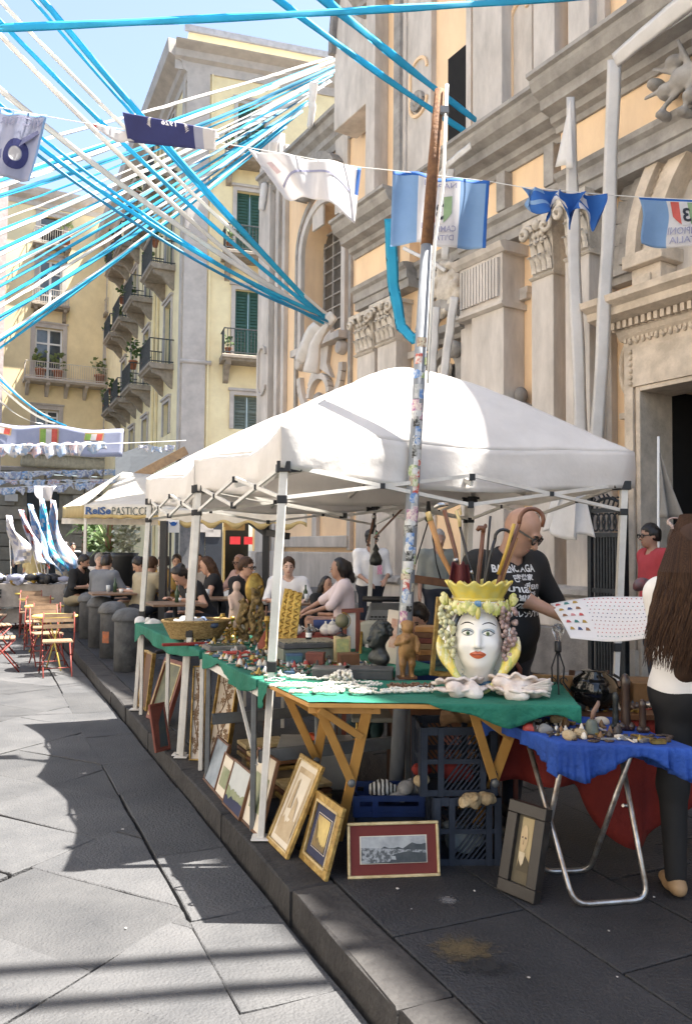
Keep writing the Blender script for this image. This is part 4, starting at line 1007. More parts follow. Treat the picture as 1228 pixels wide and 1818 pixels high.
while zz<2.85:
 h=q.uniform(.035,.085);w=q.uniform(.9,1.9);m=scol[[0,1,3,0,2,6,1,4,7,5,0,3][k%12]];rd_=k%3==0
 s1=sticker(zz+h/2,q.uniform(-.7,.5),w,h*(1.15 if rd_ else 1),m,pole,0,rd_)
 if rd_:sticker(zz+h/2,s1.get('t',q.uniform(-.4,.3)),w*.55,h*.6,scol[(k+1)%2],pole,.0012,True)
 if q.random()<.7:sticker(zz+h*.3,q.uniform(.2,1.0),q.uniform(.5,.9),h*.7,scol[q.randrange(8)],pole,.0006)
 zz+=h*q.uniform(.7,1.0)if zz<2.35 else h*q.uniform(1.0,1.8);k+=1
 # streamers overhead
turq=M('turquoise_ribbon',(.06,.54,.76),(.05,.47,.70),sc=3,rough=.45,trans=.42);turq2=M('blue_ribbon',(.05,.33,.55),(.04,.27,.47),sc=3,rough=.45,trans=.3);wht=M('white_ribbon',(.84,.82,.79),(.78,.76,.72),sc=3,rough=.55,trans=.3)
def ribbon(pts,w,m,label,name='streamer',group=None,th=.06,twist=0.0,cat='streamer'):
 b=MB();k=len(pts);n=6;vs=[]
 for i,p in enumerate(pts):
  d=(Vector(pts[min(i+1,k-1)])-Vector(pts[max(i-1,0)])).normalized();a=d.cross(Vector((0,1,0.2)));a=a.normalized()if a.length>.05 else Vector((1,0,0));c=d.cross(a)
  t0=twist*math.sin(i*1.3+len(vs));a,c=a*math.cos(t0)+c*math.sin(t0),c*math.cos(t0)-a*math.sin(t0)
  ww=w(i/(k-1))if callable(w)else w
  for j in range(n):t=2*math.pi*j/n;vs.append(Vector(p)+a*(math.cos(t)*ww/2)+c*(math.sin(t)*ww/2*th))
 b.smooth=True;b.add(vs,[(i*n+j,i*n+(j+1)%n,(i+1)*n+(j+1)%n,(i+1)*n+j)for i in range(k-1)for j in range(n)]+[tuple(range(n))[::-1],tuple((k-1)*n+j for j in range(n))])
 o=b.build(name,m);tag(o,label,cat,group);return o
ends1=[(308,'w',1),(318,'t',.9),(330,'w',1.2),(340,'u',.9),(348,'t',.4),(404,'t',.9),(416,'w',1.1),(442,'t',1),(454,'w',1),(474,'u',.7),(486,'w',.8),(513,'t',.8),(534,'t',1),(548,'w',.9),(562,'t',1),(600,'w',.9),(608,'t',.8),(628,'t',.7),(372,'t',.5),(268,'w',.8),(390,'w',.5),(498,'u',.5),(575,'u',.5)]
mm={'w':wht,'t':turq,'u':turq2};nmm={'w':'white','t':'turquoise','u':'dull blue'}
ends1.sort()
for i,(y,c,w)in enumerate(ends1):
 f=i/(len(ends1)-1);k=(628-130*f**1.6+U(-4,4),90+140*f**1.5+U(-4,4))
 K1=at(k[0],k[1],lerp(17.2,17.8,f));L_=at(-60,y+(y-k[1])*.09+U(-4,4),U(12.5,14.5))
 ribbon(sag(K1,L_,22,U(.05,.25)),.072*w,mm[c],nmm[c]+' streamer running from the church roof edge across to the left',group=nmm[c]+' streamers of the long fan',twist=.3)
K2=at(582,572,15.6)
for i,(x,y,c,w,s_)in enumerate([(60,-20,'t',1.35,.10),(42,-20,'t',.7,.12),(-20,-20,'w',.9,.15),(-20,16,'t',1.0,.2),(-20,40,'w',1.1,.25),(-20,142,'w',1.3,.2),(-20,168,'t',.7,.25),(-20,190,'t',1.0,.3),(-20,206,'u',.7,.35)]):
 k=K2+Vector((U(-.12,.1),0,U(-.12,.12)))
 ribbon(sag(k,at(x,y,12.0),26,s_),.075*w,mm[c],nmm[c]+' streamer rising from the church window knot to the upper left',group=nmm[c]+' streamers of the window fan',twist=.3)
ribbon(sag(at(-30,51,7.5),at(1120,-12,9.0),24,.03),.080,turq,'broad turquoise streamer stretched nearly level across the top',twist=.25)
ribbon(sag(at(455,-30,9.0),at(845,246,11.5),16,.05),.085,turq,'turquoise streamer slanting down to the pole from the top, the lower of two',twist=.3)
ribbon(sag(at(540,-30,9.0),at(845,214,11.5),16,.02),lambda t:lerp(.12,.085,t),turq,'broad turquoise streamer slanting down to the upper church window, the upper of two',twist=.3)
for i,(x0,y0,x1,y1,c,w)in enumerate([(-20,652,118,756,'t',.6),(-20,662,98,752,'w',.9),(-20,690,76,752,'w',.9),(-20,640,90,740,'w',.6)]):
 ribbon(sag(at(x0,y0,20),at(x1,y1,24),12,.2),.10*w,mm[c],nmm[c]+' streamer hanging low at the left before the far yellow building, '+['slender','doubled','lowest','faint'][i]+' one')
for i,(z,y)in enumerate(((7.6,3.14),(7.6,2.88))):  # unseen pair added to cast two soft shadow stripes on the street
 ribbon([Vector((-4.5,y-.7,z)),Vector((0,y,z)),Vector((3,y+.48,z)),Vector((5.7,y+.9,z))],.17,turq,'unseen turquoise streamer added over the near pavement for its shadow, '+['the far','the near'][i]+' one',group='added shadow streamers',th=.5)
cloth=M('hanging_cloth',(.84,.82,.80),(.74,.72,.70),sc=4,rough=.85,trans=.25,bump=.2,bsc=8)
def fpt(px,py,d=.65):
 x,z=F.px(px,py,d);return F.T@Vector((x,-d,z))
def hang(pl,w,label,m=cloth,name='hanging_cloth',group=None,th=.08,n=10):
 pts=[]
 for a,c in zip(pl,pl[1:]):pts+=[a.lerp(c,i/n)for i in range(n)]
 pts.append(pl[-1])
 return ribbon([p+Vector((.004*math.sin(i*.9),.004*math.sin(i*.7),0))for i,p in enumerate(pts)],w,m,label,name,group,th,.12,'cloth')
hang([fpt(1090,106,.95),fpt(1078,440,.8),fpt(1058,800,.7)],.16,'long white cloth strip hanging from the church cornice, the one beside the portal')
hang([fpt(1012,172,.9),fpt(1018,440,.8),fpt(1032,800,.7)],lambda t:.10+.06*min(1,t*3),'long white cloth strip hanging over the church capital, left of the portal strip')
hang([fpt(1090,108,.95),fpt(1160,50,.98),fpt(1260,-30,1.0)],lambda t:.16+.06*t,'white cloth band lying along the edge of the church cornice at upper right')
b=MB();p=[fpt(1012,176,1.0),fpt(985,297,1.0),fpt(1002,306,1.0),fpt(1020,296,1.0)];b.grid(lambda u,v:p[0].lerp(p[1].lerp(p[3],u),v)+Vector((.03*math.sin(u*6)*v,-.05*math.sin(u*5)*v,0)),8,8);tag(b.build('pennant',cloth,solid=.006),'white triangular pennant drooping from the church cornice','pennant')
hang([fpt(693,388,.7),fpt(697,500,.7),fpt(712,580,.7),fpt(735,604,.7),fpt(750,592,.7),fpt(752,560,.7)],lambda t:.21*(1-.5*t),'turquoise cloth sash hanging in a loop from the church cornice corner',turq,'turquoise_sash',th=.03)
hang([fpt(774,545,.6),fpt(770,620,.6),fpt(764,700,.6)],.12,'white cloth strip hanging beside the saint niche, close to the pole')
hang([fpt(806,527,.6),fpt(796,600,.6),fpt(783,700,.6)],.13,'white cloth strip hanging in front of the saint niche statue')
hang([fpt(835,258,1.0),fpt(795,292,.8),fpt(770,330,.7)],.10,'short white cloth tied along the church cornice behind the pole');hang([fpt(800,300,.8),fpt(794,330,.8),fpt(790,460,.7)],.12,'white cloth end dropping from the church cornice behind the striped flag')
hang([fpt(715,440,.8),fpt(760,462,.7),fpt(790,480,.6)],.06,'thin white tie under the striped flag at the church cornice')
def rag(name,pts,r,label,m=cloth,h=.02,cat='cloth'):
 lo=[min(p[i]for p in pts)-.35 for i in range(3)];hi=[max(p[i]for p in pts)+.35 for i in range(3)]
 s_=SDF(lo,hi,h);q_=random.Random(len(label))
 for a,c in zip(pts,pts[1:]):
  for _ in range(3):o_=Vector((q_.uniform(-r,r),q_.uniform(-r,r),q_.uniform(-r,r)))*.5;s_.cone(a+o_,c+o_,r*q_.uniform(.5,.8),r*q_.uniform(.3,.6),k=.03)
 return tag(s_.build(name,m),label,cat)
hang([fpt(592,560,.2),fpt(560,590,.25),fpt(532,642,.25)],lambda t:.22+.16*math.sin(t*3),'white cloth bundle trailing from the sill of the church window',name='draped_cloth',th=.3)
hang([fpt(580,575,.25),fpt(560,610,.28),fpt(552,662,.28)],lambda t:.12+.22*t,'white cloth tail hanging below the bundle on the church window',name='draped_cloth',th=.25)
rag('tied_rag',[fpt(556,152,-.1),fpt(552,190,-.1),fpt(548,222,-.1)],.10,'white rag tied to the middle of the wing roof edge',h=.03)
rag('tied_rag',[fpt(492,230,-.1),fpt(488,250,-.1),fpt(483,272,-.1)],.12,'white rag tied to the lower end of the wing roof edge',h=.03)
rag('tied_rag',[fpt(468,330,-.3),fpt(466,350,-.3),fpt(464,368,-.3)],.10,'white rag caught on the left corner of the church wing',h=.03)
b=MB();a0,a1=fpt(985,862,.9),fpt(1036,862,.9);b.grid(lambda u,v:a0.lerp(a1,u).lerp(fpt(960,945,.9).lerp(fpt(1048,958,.9),u),v)+Vector((.05*math.sin(u*14)*(.3+v),-.07*math.sin(u*11+v),.05*math.sin(u*9)*v)),24,14)
tag(b.build('knotted_sheet',cloth,solid=.006),'pale sheet hanging in folds behind the bald seller under the tent edge','cloth')
fp=thing('flag_pole','thin white flag pole by the church door carrying a drooping grey flag','flag',fpt(1166,1040,.9)*Vector((1,1,0))if False else Vector((*fpt(1166,1040,.9)[:2],0)))
MB().tube([Vector((*fpt(1165,1040,.9)[:2],0)),fpt(1168,775,.9)],.014,8).build('rod',whitep,fp)
b=MB();b.grid(lambda u,v:fpt(1168,785,.9).lerp(fpt(1168,920,.9),v)+(fpt(1205,925,.75)-fpt(1168,925,.9))*(u*v**1.3)+Vector((.03,-.06,0))*math.sin(u*8)*v,12,16);b.build('cloth',M('grey_flag',(.36,.34,.31),(.3,.28,.26),sc=6,trans=.2),fp,solid=.004)
# flags on the line
lblue=M('flag_light_blue',(.25,.40,.62),(.22,.36,.57),sc=5,rough=.8,trans=.3);fwhite=M('flag_white',(.74,.72,.72),(.68,.66,.67),sc=5,rough=.8,trans=.35);fblue=M('flag_blue',(.03,.14,.45),(.025,.11,.38),sc=5,rough=.8,trans=.2);fnavy=M('flag_navy',(.045,.055,.19),(.04,.045,.15),sc=5,rough=.8,trans=.2);fgrey=M('flag_grey_blue',(.42,.44,.56),(.37,.39,.52),sc=5,rough=.8,trans=.3)
fgreen=M('flag_green',(.25,.36,.20),rough=.8);fred=M('flag_red',(.50,.10,.08),rough=.8);fpurp=M('flag_faded_violet',(.30,.30,.42),rough=.8);fblack=M('flag_black',(.03,.035,.05),rough=.8)
LY=6.6
line=thing('flag_string','thin white cord strung across the street carrying the flags','cord',at(640,297,LY))
lp=[(-40,183),(85,207),(160,220),(280,240),(385,253),(440,262),(640,297),(700,303),(868,322),(925,332),(1065,345),(1135,350),(1260,356)]
MB().tube([at(x,y,LY)for x,y in lp],.004,5).build('cord',whitep,line)
def flag(label,quad,fn,bands,mats,group=None,name='flag',nu=30,nv=20):
 """quad: four pixels TL TR BR BL; fn(u,v) adds billow (vector); bands(u,v) gives the cloth colour of a cell"""
 P4=[at(x,y,LY)for x,y in quad]
 S=lambda u,v:P4[0].lerp(P4[1],u).lerp(P4[3].lerp(P4[2],u),v)+fn(u,v)
 b=MB();b.grid(S,nu,nv);b.mi=[bands((i%nu+.5)/nu,(i//nu+.5)/nv)for i in range(nu*nv)]
 c=sum(P4,Vector())/4;t=thing(name,label,'flag',P4[0].lerp(P4[1],.5),0,group);b.build('cloth',mats,t,solid=.003);return t,S
def patch(S,poly,m,par,off=.006,name='print'):
 b=MB();b.add([S(u,v)+Vector((0,-off,0))for u,v in poly],[tuple(range(len(poly)))]);return b.build(name,m,par)
def shield(S,par,u0,u1,v0,v1,with_num=True):
 n=8;edge=lambda t:v0+(v1-v0)*(.62+.38*math.sin(math.pi*t))
 for k,m in enumerate((fred,fwhite,fgreen)):
  ts=[k/3+i/3/n for i in range(n+1)]
  patch(S,[(lerp(u0,u1,ts[0]),v0),(lerp(u0,u1,ts[-1]),v0)]+[(lerp(u0,u1,t),edge(t))for t in ts[::-1]],m,par,.007)
 if with_num:put_text('3',S,lerp(u0,u1,.36),lerp(u0,u1,.66),lerp(v0,v1,.25),lerp(v0,v1,.85),fblack,par,Vector((0,-.012,0)),True,.02)
W0=lambda u,v:Vector((0,.05*math.sin(u*7+v*2)*v+.02*math.sin(u*17),.012*math.sin(u*9)))
fl,S=flag('light blue and white striped flag with a tricolour shield, behind the leaning pole',[(697,303),(868,324),(862,441),(693,434)],W0,lambda u,v:2 if v<.045 or u>.955 else(0 if u<.28 or u>.70 else 1),[lblue,fwhite,fblue])
shield(S,fl,.37,.62,.28,.68);put_text('NAPOLI',S,.33,.66,.09,.17,fpurp,fl,mirror=True);put_text('CAMPIONI',S,.31,.67,.715,.80,fpurp,fl,mirror=True);put_text("D'ITALIA",S,.33,.65,.84,.92,fpurp,fl,mirror=True)
fl,S=flag('light blue and white flag with a tricolour shield, cut by the right edge',[(1133,350),(1290,358),(1300,440),(1142,432)],lambda u,v:Vector((.02*math.sin(v*5),.06*math.sin(u*8)*v,-.05*u*v)),lambda u,v:2 if v<.04 else(0 if u<.29 or u>.72 else 1),[lblue,fwhite,fblue])
shield(S,fl,.34,.62,.07,.56);put_text('CAMPIONI',S,.30,.70,.60,.75,fpurp,fl,mirror=True);put_text("D'ITALIA",S,.32,.68,.79,.93,fpurp,fl,mirror=True)
fl,S=flag('sagging white flag with a faint grey arc, hung before the church wing',[(440,264),(641,296),(630,398),(505,345)],lambda u,v:Vector((-.05*math.sin(u*3.1)*v,.10*math.sin(u*5+1)*v+.03*math.sin(u*15),.10*math.sin(u*math.pi)*v*(1-.2*v))),lambda u,v:1 if u>.97 and v<.5 else 0,[fwhite,fblue])
b=MB();n=24;arc_=[(.12+.80*i/n,.88-.62*math.sin(math.pi*(.12+.62*i/n))**1.2)for i in range(n+1)]
b.add([S(u,v+d)+Vector((0,-.006,0))for u,v in arc_ for d in(0,.055)],[(2*i,2*i+1,2*i+3,2*i+2)for i in range(n)]);b.build('print',fpurp,fl)
patch(S,[(.10,.22),(.16,.2),(.2,.42),(.14,.45)],M('flag_faded_red',(.62,.48,.50)),fl)
fl,S=flag('pale grey blue flag with a faded ring emblem, cut by the left edge',[(-50,186),(86,207),(52,322),(-60,300)],W0,lambda u,v:1 if v<.03 or u>.98 else 0,[fgrey,lblue])
put_text('VICTOR',S,.40,.97,.09,.21,fpurp,fl,mirror=True)
b=MB();n=24;b.add([S(.70+r_*.16*math.cos(t),.64+r_*.22*math.sin(t))+Vector((0,-.007,0))for t in[2*math.pi*i/n for i in range(n)]for r_ in(.5,1)],[(2*i,2*i+1,(2*i+3)%(2*n),(2*i+2)%(2*n))for i in range(n)]);b.build('print',fnavy,fl)
patch(S,[(.45,.62),(.92,.25),(.95,.30),(.5,.74)],M('flag_violet_print',(.2,.21,.36)),fl);patch(S,[(.62+.08+.07*math.cos(t),.64+.1*math.sin(t))for t in[2*math.pi*i/16 for i in range(16)]],fwhite,fl,.008)
fl,S=flag('navy and white banner rolled over the line with a red tip',[(224,222),(390,246),(384,262),(228,246)],lambda u,v:Vector((0,-.14*math.sin(v*math.pi),.10*math.sin(v*math.pi)*(1-.5*u)-.03*v)),lambda u,v:2 if u>.86 else(1 if u>.75 else(2 if v<.25 and .4<u<.75 else 0)),[fnavy,fgrey,fwhite])
for k_,u in enumerate((.28,.66)):
 for j in range(9):t=j/8;patch(S,[(u+.05*(t-.4)*(1 if k_ else-1),.36+.34*t),(u+.035+.05*(t-.4)*(1 if k_ else-1),.33+.34*t),(u+.012,.42+.34*t)],fwhite,fl,.008)
put_text('1926',S,.42,.58,.52,.68,fwhite,fl,mirror=True)
b=MB();pr_=[at(160,219,LY),at(190,240,LY),at(188,233,LY),at(172,221,LY)];b.add(pr_,[(0,1,2,3)]);b.build('red_tip',M('bright_red',(.6,.08,.07)),fl,solid=.004);b=MB();b.grid(lambda u,v:at(172,221,LY).lerp(at(240,238,LY),u)+Vector((0,-.02*math.sin(u*9),-.10*v*math.sin(.4+u*2))),10,4);b.build('trailing_hem',fwhite,fl,solid=.004)
fl,S=flag('crumpled bright blue and white flag bunched on the line near the portal',[(925,332),(1068,346),(1060,376),(935,360)],lambda u,v:Vector((.04*math.sin(u*20+v*3),.08*math.sin(u*23)*(.4+v),(-.13*v*(math.sin(u*9-.6)**2)+.04*math.sin(u*31)*v))),lambda u,v:[0,1,1,2,1,1,2,1][int(u*7.99)]if int(v*6)%3 else(1 if u>.3 else 0),[lblue,fblue,fwhite],nu=48)
# the stall: tables, goods, pictures
green=M('green_cloth',(.018,.18,.12),(.010,.115,.072),sc=3,rough=.8,bump=.5,bsc=45,trans=.1);bluec=M('blue_cloth',(.018,.07,.33),(.010,.042,.21),sc=3.5,rough=.85,bump=.5,bsc=45);redc=M('red_cloth',(.20,.02,.014),(.13,.012,.01),sc=4,rough=.85,bump=.2)
pine=M('pine_wood',(.50,.27,.075),(.40,.20,.05),sc=6,rough=.55,stretch=(1,1,.12));greym=M('grey_metal',(.16,.17,.175),(.11,.115,.12),sc=6,rough=.5,metal=.3);chrome=M('worn_chrome',(.50,.50,.50),(.24,.20,.17),sc=14,rough=.32,metal=.85)
gold=M('gilt_frame',(.50,.34,.11),(.24,.14,.04),sc=16,rough=.4,metal=.45,bump=.4,bsc=60);goldp=M('pale_gilt',(.62,.50,.28),(.42,.30,.14),sc=14,rough=.4,metal=.35,bump=.3,bsc=60);brass=M('brass_old',(.48,.33,.09),(.20,.12,.03),sc=14,rough=.35,metal=.75)
walnut=M('walnut',(.16,.075,.035),(.08,.035,.018),sc=6,rough=.5,stretch=(1,1,.2));redwood=M('red_brown_wood',(.20,.06,.04),(.12,.035,.025),sc=6,rough=.5)
bronz=M('dark_bronze',(.055,.060,.058),(.025,.028,.028),sc=14,rough=.42,metal=.5,bump=.3,bsc=40);ochre_w=M('carved_ochre_wood',(.34,.19,.07),(.16,.08,.03),sc=12,rough=.5,bump=.3,bsc=40)
shellm=M('white_shell',(.74,.68,.63),(.52,.42,.36),sc=9,rough=.55,bump=.5,bsc=30);beadw=M('shell_beads',(.74,.70,.62),(.58,.52,.42),sc=30,rough=.45,rnd=.08);beadb=M('brown_beads',(.20,.11,.06),(.10,.05,.03),sc=30,rough=.45)
silver=M('old_silver',(.55,.54,.52),(.30,.29,.28),sc=12,rough=.25,metal=.8);porce=M('white_porcelain',(.74,.73,.71),(.66,.65,.63),sc=5,rough=.2,coat=.4)
cratem=M('dark_blue_crate',(.018,.026,.045),(.010,.015,.027),sc=6,rough=.55,bump=.1);crateb=M('blue_crate',(.012,.032,.13),(.009,.024,.09),sc=6,rough=.55)
ppl=M('painted_plaster',(.62,.48,.42),(.48,.36,.31),sc=8,rough=.7);ivory=M('ivory_paper',(.66,.60,.50),(.58,.52,.42),sc=5,rough=.7);slate=M('navy_mount',(.035,.04,.085),rough=.8);maroon=M('maroon_mount',(.15,.03,.025),(.12,.022,.02),rough=.85)
TZ=.85
def V2(x,y,z=0):return Vector((x,y,z))
# front trestle table
fl_,fr_,br_,bl_=V2(-.165,3.71),V2(1.06,3.69),V2(1.15,4.36),V2(-.45,4.33)
t1=thing('trestle_table','pine trestle table at the front of the stall under a green cloth','table',(fl_+br_)/2)
zv=Vector((0,0,1))
MB().hexa([p+zv*(TZ-.022)for p in(fl_,fr_,br_,bl_)]+[p+zv*TZ for p in(fl_,fr_,br_,bl_)]).build('tabletop',pine,t1,bevel=.004)
def leg(par,a,c,w=.05,h=.022,m=pine,name='leg',bev=.003):return MB().bar(a,c,w,h,up=(0,1,0)).build(name,m,par,bevel=bev)
for dx,dy,k in((0,0,1),(-.19,.42,1),(.72,.02,1),(.72,.45,1)):
 o_=V2(dx,dy)
 a,c=at(653,1260,3.80)+o_,gr(600,1492)+o_;a.z=TZ-.03;leg(t1,a,c)
 e=at(566,1258,3.80)+o_;e.z=TZ-.03;j=a.lerp(c,.52);leg(t1,e+V2(0,-.023),j+V2(0,-.026),.042)
 f_=j.lerp(e,-1.0);f_.z=max(0,f_.z)
 leg(t1,j.lerp(e,.98)+V2(0,-.046),a.lerp(c,.20)+V2(0,-.024),.034,.018,name='brace')
 MB().bar(V2(e.x-.05,e.y+.02,TZ-.045),V2(a.x+.06,a.y+.02,TZ-.045),.045,.042).build('rail',pine,t1,bevel=.003)
 MB().lathe([(.0001,-.008),(.02,-.008),(.02,.008),(.0001,.008)],j+V2(0,-.05),10,rot=(R(90),0,0)).build('bolt',greym,t1)
def cloth_table(name,label,FL,FR,BR,BL,z,m,of,ol,orr,nu=110,nv=50,wob=.012,seed=0,par=None,cat='tablecloth',back=0.0):
 """of/ol/orr: hang (metres) over the front, left and right edges as functions of the position along them"""
 def S(u,v):
  U_,V_=u*1.3-.15,v*1.3-.15;cu,cv=min(1,max(0,U_)),min(1,max(0,V_))
  p=FL.lerp(FR,cu).lerp(BL.lerp(BR,cu),cv);zz=z+.005+.0035*noise.noise(Vector((cu*6+seed,cv*6,2)))+.0022*abs(noise.noise(Vector((cu*17+seed,cv*13,5))));out=Vector()
  n_=noise.noise(Vector((cu*9+seed,cv*9,7)))+.7*noise.noise(Vector((cu*24+seed,cv*24,3)))
  if V_<0:h=of(cu)*(-V_/.15);d=(FL-BL).normalized();out+=d*min(h,.015);zz-=max(0,h-.012);out+=d*(wob*2*n_*h/.12)
  if U_<0:h=ol(cv)*(-U_/.15);d=(FL-FR).normalized();out+=d*min(h,.015);zz-=max(0,h-.012);out+=d*(wob*2*n_*h/.12)
  if U_>1:h=orr(cv)*((U_-1)/.15);d=(FR-FL).normalized();out+=d*min(h,.015);zz-=max(0,h-.012);out+=d*(wob*2*n_*h/.12)
  return Vector((p.x,p.y,zz))+out
 b=MB();b.grid(S,nu,nv);o=b.build(name,m,solid=.0014);tag(o,label,cat);return o
ss=lambda a,c,t:max(0,min(1,(t-a)/(c-a)))**2*(3-2*max(0,min(1,(t-a)/(c-a))))
cloth_table('tablecloth','green cloth over the front trestle table, hanging in folds to the right',fl_,fr_,br_,bl_,TZ,green,lambda t:.002+.085*ss(.40,.62,t)*(1+.35*math.sin(t*19)),lambda t:.002+.16*ss(.72,.95,t),lambda t:.05,seed=3)
# grey folding table along the kerb, and the far green table
def kerb_table(p,q,w,z):return p,p+TN*w,q+TN*w,q
k0,k1,k2,k3=V2(-.47,4.38),V2(-.96,5.50),V2(-1.00,5.58),V2(-1.98,7.62)
t2=thing('folding_table','grey metal folding table under the green cloth beside the nearest tent legs','table',(k0+k1)/2)
MB().hexa([p+zv*(TZ-.035)for p in(k0,k0+TN*1.15,k1+TN*1.15,k1)]+[p+zv*(TZ-.012)for p in(k0,k0+TN*1.15,k1+TN*1.15,k1)]).build('tabletop',greym,t2)
for e in(k1+TD*-.05,k0+TD*.12):
 for w in(.02,1.0):
  a=e+TN*w;MB().bar((a.x,a.y,0),(a.x,a.y,TZ-.035),.042,.03).build('leg',greym,t2,bevel=.004)
MB().bar(k1+TD*-.05+TN*.05+zv*.40,k1+TD*-.05+TN*.98+zv*.40,.035,.07).build('crossbar',greym,t2,bevel=.004)
MB().bar(k0+TD*.12+TN*.05+zv*.40,k0+TD*.12+TN*.98+zv*.40,.035,.07).build('crossbar',greym,t2,bevel=.004)
MB().bar(k1+TN*.01+zv*.78,k0+TN*.01+zv*.78,.02,.05).build('side_rail',steel_w,t2)
MB().tube([k1+TD*-.05+TN*.03+zv*.78,k1+TD*-.07+TN*.03+zv*.5],.006,6).build('stay',chrome,t2);MB().bar(k0+TD*.5+TN*.03+zv*.76,k0+TD*.1+TN*.03+zv*.36,.018,.012).build('stay',steel_w,t2)
MB().tube([K(0,0),K(0,0)]if False else[k0+TD*.35+TN*.5+zv*.7,k0+TD*.22+TN*.45+zv*.45,k0+TD*.18+TN*.42+zv*.2,k0+TD*.18+TN*.42],.02,8).build('curved_leg',greym,t2)
t3=thing('folding_table','long folding table under the second tent carrying the wicker basket','table',(k2+k3)/2)
MB().hexa([p+zv*(TZ-.035)for p in(k2,k2+TN*1.15,k3+TN*1.15,k3)]+[p+zv*(TZ-.012)for p in(k2,k2+TN*1.15,k3+TN*1.15,k3)]).build('tabletop',walnut,t3)
for e in(k2+TD*.1,k3-TD*.1,(k2+k3)/2):
 for w in(.04,1.05):a=e+TN*w;MB().bar((a.x,a.y,0),(a.x,a.y,TZ-.035),.032,.03).build('leg',steel_w,t3,bevel=.004)
zig=lambda s_,lo,hi:(lambda t:lerp(lo,hi,.5+.5*math.sin(t*s_)))
cloth_table('tablecloth','green cloth spread over the grey folding table of trinkets',k0,k0+TN*1.15,k1+TN*1.15,k1,TZ-.006,green,lambda t:.05,lambda t:.03+.09*abs(math.sin(t*4.2+.4)),lambda t:.05,seed=11)
cloth_table('tablecloth','green cloth hanging in a point off the far table with the basket',k2,k2+TN*1.15,k3+TN*1.15,k3,TZ-.006,green,lambda t:.07,lambda t:.05+.09*abs(math.sin(t*3.3))+.13*ss(.82,1,t),lambda t:.05,seed=21)
# blue table with bent tube legs
b0,b1,b2,b3=V2(.93,3.50),V2(1.47,3.38),V2(1.32,4.02),V2(.70,4.00);BZ=.73
t4=thing('folding_table','small folding table with bent chrome tube legs under a blue cloth','table',(b0+b2)/2)
MB().hexa([p+zv*(BZ-.02)for p in(b0,b1,b2,b3)]+[p+zv*BZ for p in(b0,b1,b2,b3)]).build('tabletop',walnut,t4)
gA,gB=gr(1018,1612),gr(1150,1602);gC=gr(968,1548)
def bent(pts,m=chrome,name='tube_leg',r=.0125):
 out=[pts[0]]
 for i in range(1,len(pts)-1):
  a,p,c=pts[i-1],pts[i],pts[i+1];f=.07
  p0=p+(a-p).normalized()*f;p1=p+(c-p).normalized()*f
  out+=[p0.lerp(p,s_).lerp(p.lerp(p1,s_),s_)for s_ in(0,.25,.5,.75,1)]
 out.append(pts[-1]);return MB().tube(out,r,10).build(name,m,t4)
up4=lambda p,z:V2(p.x,p.y,z)
bent([up4(at(930,1320,3.86),BZ-.02),up4(gA,.013),up4(gB,.013),up4(at(1095,1365,3.72),BZ-.02)])
bent([up4(at(1003,1345,3.55),BZ-.02),up4(gr(958,1552),.013),up4(gr(1046,1550),.013),up4(at(1122,1350,3.48),BZ-.02)])
MB().tube([at(1105,1430,3.66),at(1120,1430,3.7)],.008,6).build('pivot',chrome,t4)
cloth_table('tablecloth','bright blue cloth over the small folding table, corner drooping in front',b0,b1,b2,b3,BZ,bluec,lambda t:.10+.05*math.sin(t*8)+.05*(1-t)**3,lambda t:.06+.10*(1-t)**4+.05*ss(.8,1,t),lambda t:.16,wob=.02,seed=31)
b=MB();p0,p1=V2(.80,4.20,.70),V2(1.75,4.10,.70);b.grid(lambda u,v:p0.lerp(p1,u)+V2(.02*math.sin(u*20),.05*math.sin(u*17)*(.3+v),-(.34+.30*max(0,math.sin(u*5-2.0)))*v),36,10);tag(b.build('tablecloth',redc,solid=.004),'dark red cloth hanging from the table behind the blue one','tablecloth')
t6=thing('side_table','low wooden table behind the blue one, loaded with boxes before the seller','table',(1.35,4.45,0))
MB().box((1.35,4.42,.715),(1.25,.62,.025)).build('tabletop',walnut,t6)
for x in(.78,1.9):
 for y in(4.16,4.68):MB().bar((x,y,0),(x,y,.70),.04).build('leg',walnut,t6)
